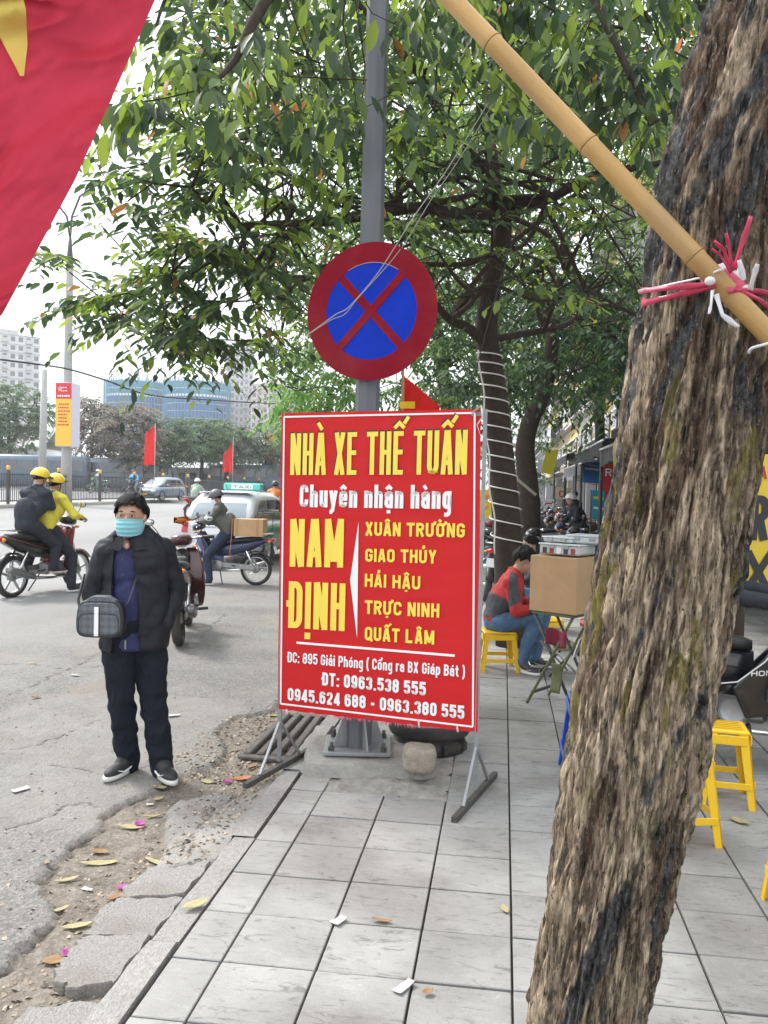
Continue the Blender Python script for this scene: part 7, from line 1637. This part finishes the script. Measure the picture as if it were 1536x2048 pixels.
yy = 9.0; walls = [M_GREYW, M_CRM, M_YW, M_PALE, M_CRM, M_GREYW, M_YW, M_CRM, M_PALE, M_YW]
desc = ['grey', 'cream', 'yellow', 'white', 'second cream', 'second grey', 'second yellow', 'third cream', 'second white', 'distant yellow']
walls += [M_CRM, M_YW, M_GREYW]; desc += ['far cream', 'far ochre', 'last grey']
for k in range(13):
    w = (5.2, 4.4, 4.8, 5.4, 4.2, 5.0, 4.6, 6, 6, 8, 14, 18, 26)[k]; h = (9.3, 12.4, 9.3, 12.4, 9.3, 12.4, 15.5, 9.3, 12.4, 12.4, 15.5, 12.4, 15.5)[k]
    shopb(f'{desc[k]} narrow shop house in the row behind the awnings, shutters and shade-coloured opening below', yy, yy+w, h, walls[k], k); yy += w
M_AW = M('dark_awning', (.045, .045, .05), rough=.7, var=.15, vs_=3); M_AW2 = M('grey_awning', (.16, .16, .17), rough=.6, var=.15, vs_=3)
for k, (y0, y1, z, out, m_, lb2) in enumerate(((8.5, 14.6, 2.85, 3.0, M_AW, 'dark fabric awning nearest, behind the rough trunk'), (15.2, 20.8, 3.05, 2.9, M_AW, 'black awning reaching out beside the red sign'), (21.4, 27.5, 2.85, 2.7, M_AW2, 'lower grey sheet awning above the blue sign'), (28.2, 35, 3.35, 2.6, M_AW, 'dark awning with the yellow banner at its end'), (36.5, 43, 2.9, 1.7, M_AW2, 'distant grey awning over the parked motorbikes'))):
    t = T('awning', lb2, 'awning', (FX, (y0+y1)/2, z), 0, 'shop awnings along the pavement'); w = y1-y0
    MB().grid(lambda u, v: Vector((-out*u, (v-.5)*w, -.45*u+.45*0-.04*math.sin(u*math.pi)+.015*math.sin(v*60))), 8, 60).obj('sheet', m_, t, solid=.015)
    MB().tube([(-out, -w/2, -.47), (-out, w/2, -.47)], .03, 8).obj('front_rail', CHR, t)
    MB().grid(lambda u, v: Vector((-out-.005+.02*math.sin(v*70), (v-.5)*w, -.47-.26*u-.03*math.sin(v*22))), 3, 80).obj('valance', m_, t)
    for q in (-1, 0, 1): MB().tube([(0, q*w*.49, -.9), (-out, q*w*.49, -.48)], .018, 6).obj('stay', FM, t)
    for q in (-1, 1): MB().tube([(-out, q*w*.48, -.48), (-out, q*w*.48, -z)], .028, 8).obj('post', FM, t)
def panel(label, name, corners, d, mat, texts=(), cat='sign', posts=False, th=.02, base=None):
    """flat printed sheet at distance d; corners are the photo's top-left, top-right, bottom-right, bottom-left"""
    dd = d if hasattr(d, '__len__') else [d]*4; q = [P(x, y, k) for (x, y), k in zip(corners, dd)]; c = sum(q, Vector())/4; t = T(name, label, cat, c)
    q = [p-c for p in q]; n = (q[1]-q[0]).cross(q[3]-q[0]).normalized(); n = n if n.dot(ORI-c) > 0 else -n
    MB().add([p+n*s for s in (0, -th) for p in q], [(0, 1, 2, 3), (7, 6, 5, 4), (0, 4, 5, 1), (1, 5, 6, 2), (2, 6, 7, 3), (3, 7, 4, 0)]).obj('sheet', mat, t)
    for tx_, u0, v0, u1, cap_, m2 in texts:
        def bl_(u, v): return q[0].lerp(q[1], u).lerp(q[3].lerp(q[2], u), v)
        a, b_ = bl_(u0, v0), bl_(u1, v0); lettering(tx_, a, b_-a, q[0]-q[3], (b_-a).length, cap_*(q[0]-q[3]).length, m2, t, .008, .18, normal=n)
    if posts:
        for p in (q[0], q[1]): g_ = c+p; MB().tube([p-n*.04, Vector((p.x, p.y, -c.z))-n*.04], .018, 8).obj('post', FM, t)
    return t
RP = M('red_sheet_print', (.55, .02, .025), rough=.5); YPN = M('yellow_sheet_print', (.72, .52, .03), rough=.5, var=.06); OR = M('orange_print', (.80, .25, .04))
panel('big yellow sign with black letters R and X right of the rough trunk', 'yellow_sign', [(1420, 905), (1640, 912), (1640, 1212), (1400, 1205)], 6.4, YPN, [('R', .38, .575, .545, .30, M_BLK), ('X', .34, .92, .60, .27, M_BLK), ('A.', .435, .165, .56, .085, RP), ], posts=True)
panel('tall red sign with white letters beside the awnings, partly behind the trunk', 'red_sign', [(1205, 928), (1262, 930), (1262, 1040), (1204, 1036)], 17, RP, [('RÚT', .10, .22, .85, .14, M_WHT), ('C', .12, .80, .36, .14, M_WHT)], posts=True)
panel('blue and white sign hanging under the awning', 'blue_sign', [(1166, 918), (1202, 922), (1202, 968), (1166, 964)], 22, M('sign_blue_print', (.04, .22, .62), rough=.4), [('—', .1, .55, .9, .5, M_WHT)])
panel('teal poster stand beside the red sign', 'teal_poster', [(1184, 980), (1210, 982), (1210, 1042), (1184, 1038)], 16, M('teal_print', (.03, .27, .38), rough=.5, var=.2, vs_=6), [('—', .12, .40, .88, .5, YPN), ('—', .12, .72, .88, .4, M_WHT)], posts=True)
panel('yellow banner hanging askew at the awning corner', 'yellow_banner', [(1092, 902), (1118, 899), (1106, 950), (1082, 944)], 24, M('yellow_cloth', (.78, .66, .06), rough=.7), cat='banner')
panel('small cream sign with red letters CU down the pavement', 'cream_sign', [(1112, 974), (1142, 976), (1142, 1000), (1112, 998)], 30, M('cream_print', (.60, .54, .38)), [('CU', .2, .82, .9, .55, RP)], posts=True)
panel('white sheet hanging below the distant awnings', 'white_sheet', [(1076, 920), (1092, 918), (1092, 944), (1074, 944)], 34, M('lilac_sheet', (.50, .50, .58)), cat='banner')
t = panel('red banner with yellow letters stretched behind the cable-wound trunk', 'red_banner', [(992, 960), (1070, 962), (1052, 1048), (996, 1044)], 15, M('red_banner_cloth', (.62, .05, .025), rough=.6), [('TIỀN', .55, .26, .98, .15, YPN), ('NH', .54, .60, .82, .17, YPN), ('2.', .60, .93, .84, .15, M('orange_yellow', (.8, .4, .04)))], cat='banner', posts=True)
panel('yellow banner with red marks right of the red board', 'yellow_banner', [(958, 980), (989, 978), (990, 1032), (958, 1040)], 14, M('yellow_cloth2', (.75, .55, .04), rough=.6, var=.2, vs_=6), [('—', .1, .55, .9, .9, OR), ('—', .15, .85, .6, .7, OR)], cat='banner', posts=True)
panel('small white and pink sign among the distant motorbikes', 'white_sign', [(1086, 998), (1108, 998), (1108, 1014), (1086, 1014)], 34, M_WHT, [('—', .2, .8, .8, .9, RP)], posts=True)
# parked motorbikes on the pavement (a few prototypes, then copies)
protos = [motorbike('x', PBLK, BLP, (0, 0, -50), 0, 0, detail=True, scale=1.0), motorbike('x', PBLU, PBLK, (0, 0, -50), 0, 0, scale=1.0, rim=RIMB, spoked=False), motorbike('x', M('paint_silver', (.35, .36, .38), rough=.3, coat=.4), BLP, (0, 0, -50), 0, 0, scale=1.0), motorbike('x', PDR, BLP, (0, 0, -50), 0, 0, scale=1.0, spoked=False)]
spots = [(1120, 1100, 14.0, 200, 0, 'black parked motorbike nearest behind the carton'), (1168, 1080, 16.5, 190, 1, 'navy parked motorbike by the teal poster'), (1090, 1070, 19.0, 205, 2, 'silver parked motorbike right of the red banner'), (1135, 1062, 20.5, 195, 0, 'black parked motorbike second in the row along the shops'),
         (1150, 1050, 23, 200, 3, 'dark red parked motorbike under the awnings'), (1105, 1044, 25, 190, 0, 'black parked motorbike midway down the pavement'), (1128, 1035, 27.5, 200, 1, 'navy parked motorbike further down the pavement'), (1088, 1030, 30, 195, 2, 'silver parked motorbike near the white and pink sign'), (1118, 1025, 33, 205, 0, 'black parked motorbike below the cream sign'),
         (1078, 1020, 36, 195, 3, 'farthest dark red parked motorbike'), (1098, 1015, 40, 200, 2, 'farthest silver parked motorbike'), (1200, 1075, 14.5, 185, 0, 'black parked motorbike below the red sign, beside the trunk'), (972, 1128, 13.0, 100, 0, 'black parked motorbike between the board and the wound trunk'), (985, 1095, 16.0, 110, 3, 'dark red parked motorbike beyond the wound trunk')]
used = set()
for px, py, d, rz, k, lb2 in spots:
    c = P(px, 1000, d); o = protos[k] if k not in used else copy_tree(protos[k]); used.add(k); o.location = (c.x, c.y, 0); o.rotation_euler = (R(random.uniform(5, 9)), 0, R(rz+random.uniform(-8, 8))); o['label'] = lb2; o['group'] = 'motorbikes parked on the pavement'
# blue plastic chairs among them
def bchair(label, loc, rz):
    t = T('plastic_chair', label, 'chair', loc, rz, 'blue plastic chairs among the motorbikes'); MB().box((0, 0, .42), (.42, .42, .03), b=.012).obj('seat', BP_, t)
    for sx in (-1, 1):
        for sy in (-1, 1): MB().bar((sx*.17, sy*.17, .41), (sx*.21, sy*.21, 0), .045).obj('leg', BP_, t)
    n = 18
    MB().tube([Vector((.21*math.cos(R(a)), .20, .62+.24*math.sin(R(a)))) if 0 <= a <= 180 else Vector() for a in range(0, 181, 12)], .028, 8).obj('back_hoop', BP_, t)
    for q in (-.09, 0, .09): MB().bar((q, .20, .43), (q, .20, .62+.24*math.sqrt(max(0, 1-(q/.21)**2))), .045, .015).obj('back_slat', BP_, t)
    for sx in (-1, 1): MB().bar((sx*.205, .20, .42), (sx*.205, .20, .64), .04, .02).obj('back_post', BP_, t)
def onp(px, d): c = P(px, 1000, d); return Vector((c.x, c.y, 0))
bchair('blue plastic chair with an arched back just beyond the carton', onp(1113, 12.2), R(170)); bchair('blue plastic chair left of the teal poster', onp(1166, 15), R(150)); bchair('blue plastic chair behind the first arched one', onp(1150, 17.5), R(190))
# standing people among the motorbikes
def stander(label, px, d, rz, jc, tc, hel=None, bend=0):
    t = T('person', label, 'person', onp(px, d), rz); b = bend; J = dict(pelvis=(0, 0, .93), neck=(b, 0, 1.42-b*.3), head=(b*1.3+.02, 0, 1.56-b*.4), shL=(b, .19, 1.36-b*.3), shR=(b, -.19, 1.36-b*.3), elL=(b+.03, .25, 1.08), elR=(b+.03, -.25, 1.08), haL=(b+.2, .2, .95), haR=(b+.2, -.2, .95), hipL=(0, .09, .9), hipR=(0, -.09, .9), knL=(.03, .10, .5), knR=(.02, -.10, .5), anL=(0, .11, .08), anR=(-.03, -.11, .08), toL=(.14, .12, .05), toR=(.11, -.13, .05))
    c = dict(face=(1, 0, -.1), voxel=.022, jacket=jc, trousers=tc, hands=0, facial=0, fringe=0)
    if hel: c['helmet'] = hel
    person(t, J, c)
stander('person in dark clothes and a white helmet bending beside the parked motorbikes', 1163, 18.5, R(200), DKC, DKC, M_WHT, .18); stander('dark dressed person with a dark green cap further down the row', 1148, 23, R(120), DKC, DKN, M('dark_green_helmet', (.03, .12, .08))); stander('distant person in grey by the farthest motorbikes', 1068, 34, R(90), M('grey_cloth', (.2, .2, .22)), DKC, M_WHT)
on_head = T('person', 'dark haired person sitting just behind the man in the red jacket', 'person', onp(1078, 10.2), R(190))
J = dict(pelvis=(0, 0, .42), neck=(.06, 0, .88), head=(.10, 0, 1.02), shL=(.05, .18, .82), shR=(.05, -.18, .82), elL=(.12, .22, .60), elR=(.12, -.22, .60), haL=(.30, .14, .58), haR=(.30, -.14, .58), hipL=(.04, .10, .40), hipR=(.04, -.10, .40), knL=(.34, .12, .44), knR=(.34, -.14, .44), anL=(.30, .12, .08), anR=(.30, -.18, .08), toL=(.44, .12, .05), toR=(.44, -.22, .05))
person(on_head, J, dict(face=(1, 0, -.2), voxel=.016, k=.92, jacket=DKC, trousers=JEAN, facial=0, fringe=0))
stool('yellow stool under the dark haired person behind the seated man', onp(1078, 10.2), R(0), .33, .28)
# slanting bamboo and ropes by the trunk
sp_ = T('prop_pole', 'thin pole leaning across behind the wound trunk', 'pole', P(940, 880, 12.5)); MB().tube([(0, 0, 0), P(1072, 990, 12.5)-sp_.location], .022, 8).obj('rod', M('pale_wood', (.42, .40, .28), rough=.7), sp_)
# ================================================================== LITTER AND FALLEN LEAVES
LY, LB_, LP_, LW = M('dead_leaf_yellow', (.33, .29, .15), rough=.7, var=.2, vs_=30), M('dead_leaf_brown', (.26, .15, .07), rough=.8, var=.25, vs_=30), M('magenta_petal', (.36, .06, .27), rough=.7), M('paper_scrap', (.46, .46, .45), rough=.8)
def flat(name, label, px, py, ln, wd, rz, mat, cat, curl=.3, grp=None, z=None, shape='leaf'):
    g_ = G(px, py, -.05 if px < 560 and py > 1200 and G(px, py).x < KX-.12 else 0)
    if z is None: z = sidez(g_.x, g_.y)+.004 if g_.x < KX-.13 else .004
    vs_ = []; n, m = 8, 4
    for i in range(n+1):
        for j in range(m+1):
            u = i/n; v = (j/m-.5)*2; w = math.sin(math.pi*min(1, u*.98+.01))**.75 if shape == 'leaf' else 1-.25*u
            vs_.append(Vector(((u-.5)*ln, v*wd/2*w, curl*ln*((u-.5)**2*1.6)+curl*wd*.5*(v*v)*w+.004*noise.noise(Vector((u*3+px, v*2, py))))))
    o = MB().add(vs_, [(i*(m+1)+j, (i+1)*(m+1)+j, (i+1)*(m+1)+j+1, i*(m+1)+j+1) for i in range(n) for j in range(m)], True).obj(name, mat, None, solid=.001); o.location = (g_.x, g_.y, z+.004); o.rotation_euler = (random.uniform(-.1, .1), random.uniform(-.1, .1), R(rz+random.uniform(-45, 45))); tag(o, label, cat, grp)
FLb = lambda s: 'fallen leaf'
leafs = [(318, 1575, .11, .06, 20, LY, 'round pale yellow leaf just in front of the right shoe'), (317, 1594, .07, .04, 60, LY, 'greenish yellow leaf below the round pale one'), (262, 1652, .16, .05, 10, LY, 'long curled pale leaf beside the magenta petal in the dirt'), (305, 1630, .12, .03, 40, LY, 'thin curled leaf right of the magenta petal'),
         (200, 1700, .10, .05, 50, LB_, 'light brown leaf in the dirt channel'), (200, 1722, .20, .045, 5, LY, 'long yellow leaf lying across the dirt channel'), (318, 1721, .19, .04, 8, LY, 'long pale leaf at the top corner of the upper slab'), (135, 1755, .12, .03, 20, LY, 'thin yellow leaf at the dirt edge'), (392, 1812, .13, .06, 40, LY, 'crumpled yellow leaf in the kerb gap'),
         (155, 1850, .14, .04, 25, LY, 'curved yellow leaf left of the middle slab'), (120, 1815, .09, .03, 30, LY, 'small yellow leaf by the asphalt edge'), (200, 1905, .14, .05, -60, LY, 'pale folded leaf lying on the lower slab'), (110, 1915, .10, .07, 30, LB_, 'brown curled leaf left of the lower slab'), (230, 1790, .11, .04, 15, LB_, 'tan leaf on the upper slab beside the petal'),
         (483, 1556, .15, .06, 5, M('rust_leaf', (.38, .13, .05), rough=.6), 'rust orange leaf by the left foot of the board'), (415, 1560, .09, .05, -20, LY, 'pale leaf in the dark dirt left of the board foot'), (1010, 1822, .07, .035, 80, LY, 'small yellow leaf upright on the tiles near the trunk'), (762, 1845, .10, .03, 5, LB_, 'brown leaf on the tiles beside the white scrap'),
         (855, 1988, .05, .03, 0, LB_, 'tiny brown leaf near the bottom of the tiles'), (1480, 1645, .13, .06, -5, LY, 'yellow leaf on the tiles by the yellow stools'), (505, 1530, .10, .05, 50, LB_, 'brown leaf among the grate slats'), (545, 1430, .10, .05, 20, LY, 'yellow leaf at the top of the drain grate'), (72, 1400, .10, .05, 15, LB_, 'pale brown leaf alone on the asphalt'), (60, 1330, .10, .03, 0, LY, 'small yellow leaf by the crack in the road')]
for px, py, l, w, rz, m_, lb2 in leafs: flat('fallen_leaf', lb2, px, py, l*.85, w*.9, rz, m_, 'leaf', random.uniform(.08, .35), 'fallen leaves on the ground')
for px, py, l, w, rz, m_, lb2 in [(280, 1647, .06, .05, 20, LP_, 'magenta petal beside the long curled leaf'), (246, 1775, .06, .05, 60, LP_, 'magenta petal at the edge of the upper slab'), (137, 1905, .06, .04, 10, LP_, 'magenta petal left of the lower slab'), (455, 1562, .05, .04, 10, LP_, 'pink petal beside the rust orange leaf')]: flat('petal', lb2, px, py, l, w, rz, m_, 'petal', .6, 'magenta petals in the gutter')
for px, py, l, w, rz, lb2 in [(42, 1585, .12, .07, 10, 'white paper scrap alone on the asphalt at the left'), (348, 1437, .12, .07, 10, 'white crumpled scrap behind the right trouser leg'), (150, 1355, .10, .05, 0, 'white scrap on the road behind the standing man'), (678, 1845, .085, .06, 20, 'white torn scrap on the tiles below the board'), (808, 1978, .12, .05, 60, 'white pointed scrap near the bottom of the tiles'), (300, 1605, .05, .04, 0, 'small white scrap in the dirt'), (175, 1772, .07, .03, 10, 'bluish white scrap in the dirt')]: flat('paper_scrap', lb2, px, py, l*.75, w*.75, rz, LW, 'litter', .1, 'white scraps on the ground', shape='sq')
# leaf litter and grit in the gutter
mb = MB(); rl = random.Random(5)
for i in range(3500):
    k = rl.random()
    if k < .45: x_, y_ = KX-.16-abs(rl.gauss(0, .28)), rl.uniform(1.8, 6.6)
    elif k < .7: x_, y_ = rl.uniform(KX-.85, KX-.16), rl.uniform(4.6, 6.0)
    else: x_, y_ = rl.uniform(-3.6, KX-.16), rl.uniform(2.0, 6.5)
    s = rl.uniform(.003, .011)*(1 if k > .7 else 1.5); z = sidez(x_, y_) if i % 3 == 0 or True else 0; a = rl.uniform(0, 6.28)
    mb.add([(x_+s*math.cos(a), y_+s*math.sin(a), z+.001), (x_-s*math.sin(a)*.7, y_+s*math.cos(a)*.7, z+.002), (x_-s*math.cos(a), y_-s*math.sin(a), z+.001), (x_+s*math.sin(a)*.6, y_-s*math.cos(a)*.6, z+s*.7)], [(0, 1, 3), (1, 2, 3), (0, 3, 2)])
tag(mb.obj('grit', M('grit', (.22, .18, .14), rough=.9, island=.6), kind='stuff'), 'scattered grit and leaf crumbs along the gutter', 'litter')

b_ = P(985, 1010, 75); b_.z = 0
quick_tree('pavement_tree', 'hazy green tree at the far end of the pavement beyond the wound trunk', b_, [b_, P(985, 930, 75), P(985, 860, 75)], boxfn(900, 1085, 760, 960, 68, 82), 170, 12, .42, rb, .3, pal=gpal, spread=1.6)
# ================================================================== THIN HAZE
hz = bpy.data.materials.new('haze_air'); hz.use_nodes = True; N, L = hz.node_tree.nodes, hz.node_tree.links; N.clear()
pv_ = N.new('ShaderNodeVolumePrincipled'); pv_.inputs['Color'].default_value = (.92, .95, 1.0, 1); pv_.inputs['Density'].default_value = .0009; pv_.inputs['Anisotropy'].default_value = .2
L.new(pv_.outputs[0], N.new('ShaderNodeOutputMaterial').inputs['Volume'])
MB().box((0, 640, 44), (1700, 1500, 92)).obj('haze', hz, kind='stuff')
SC.cycles.volume_bounces = 0; SC.cycles.volume_step_rate = 20; SC.cycles.volume_max_steps = 32
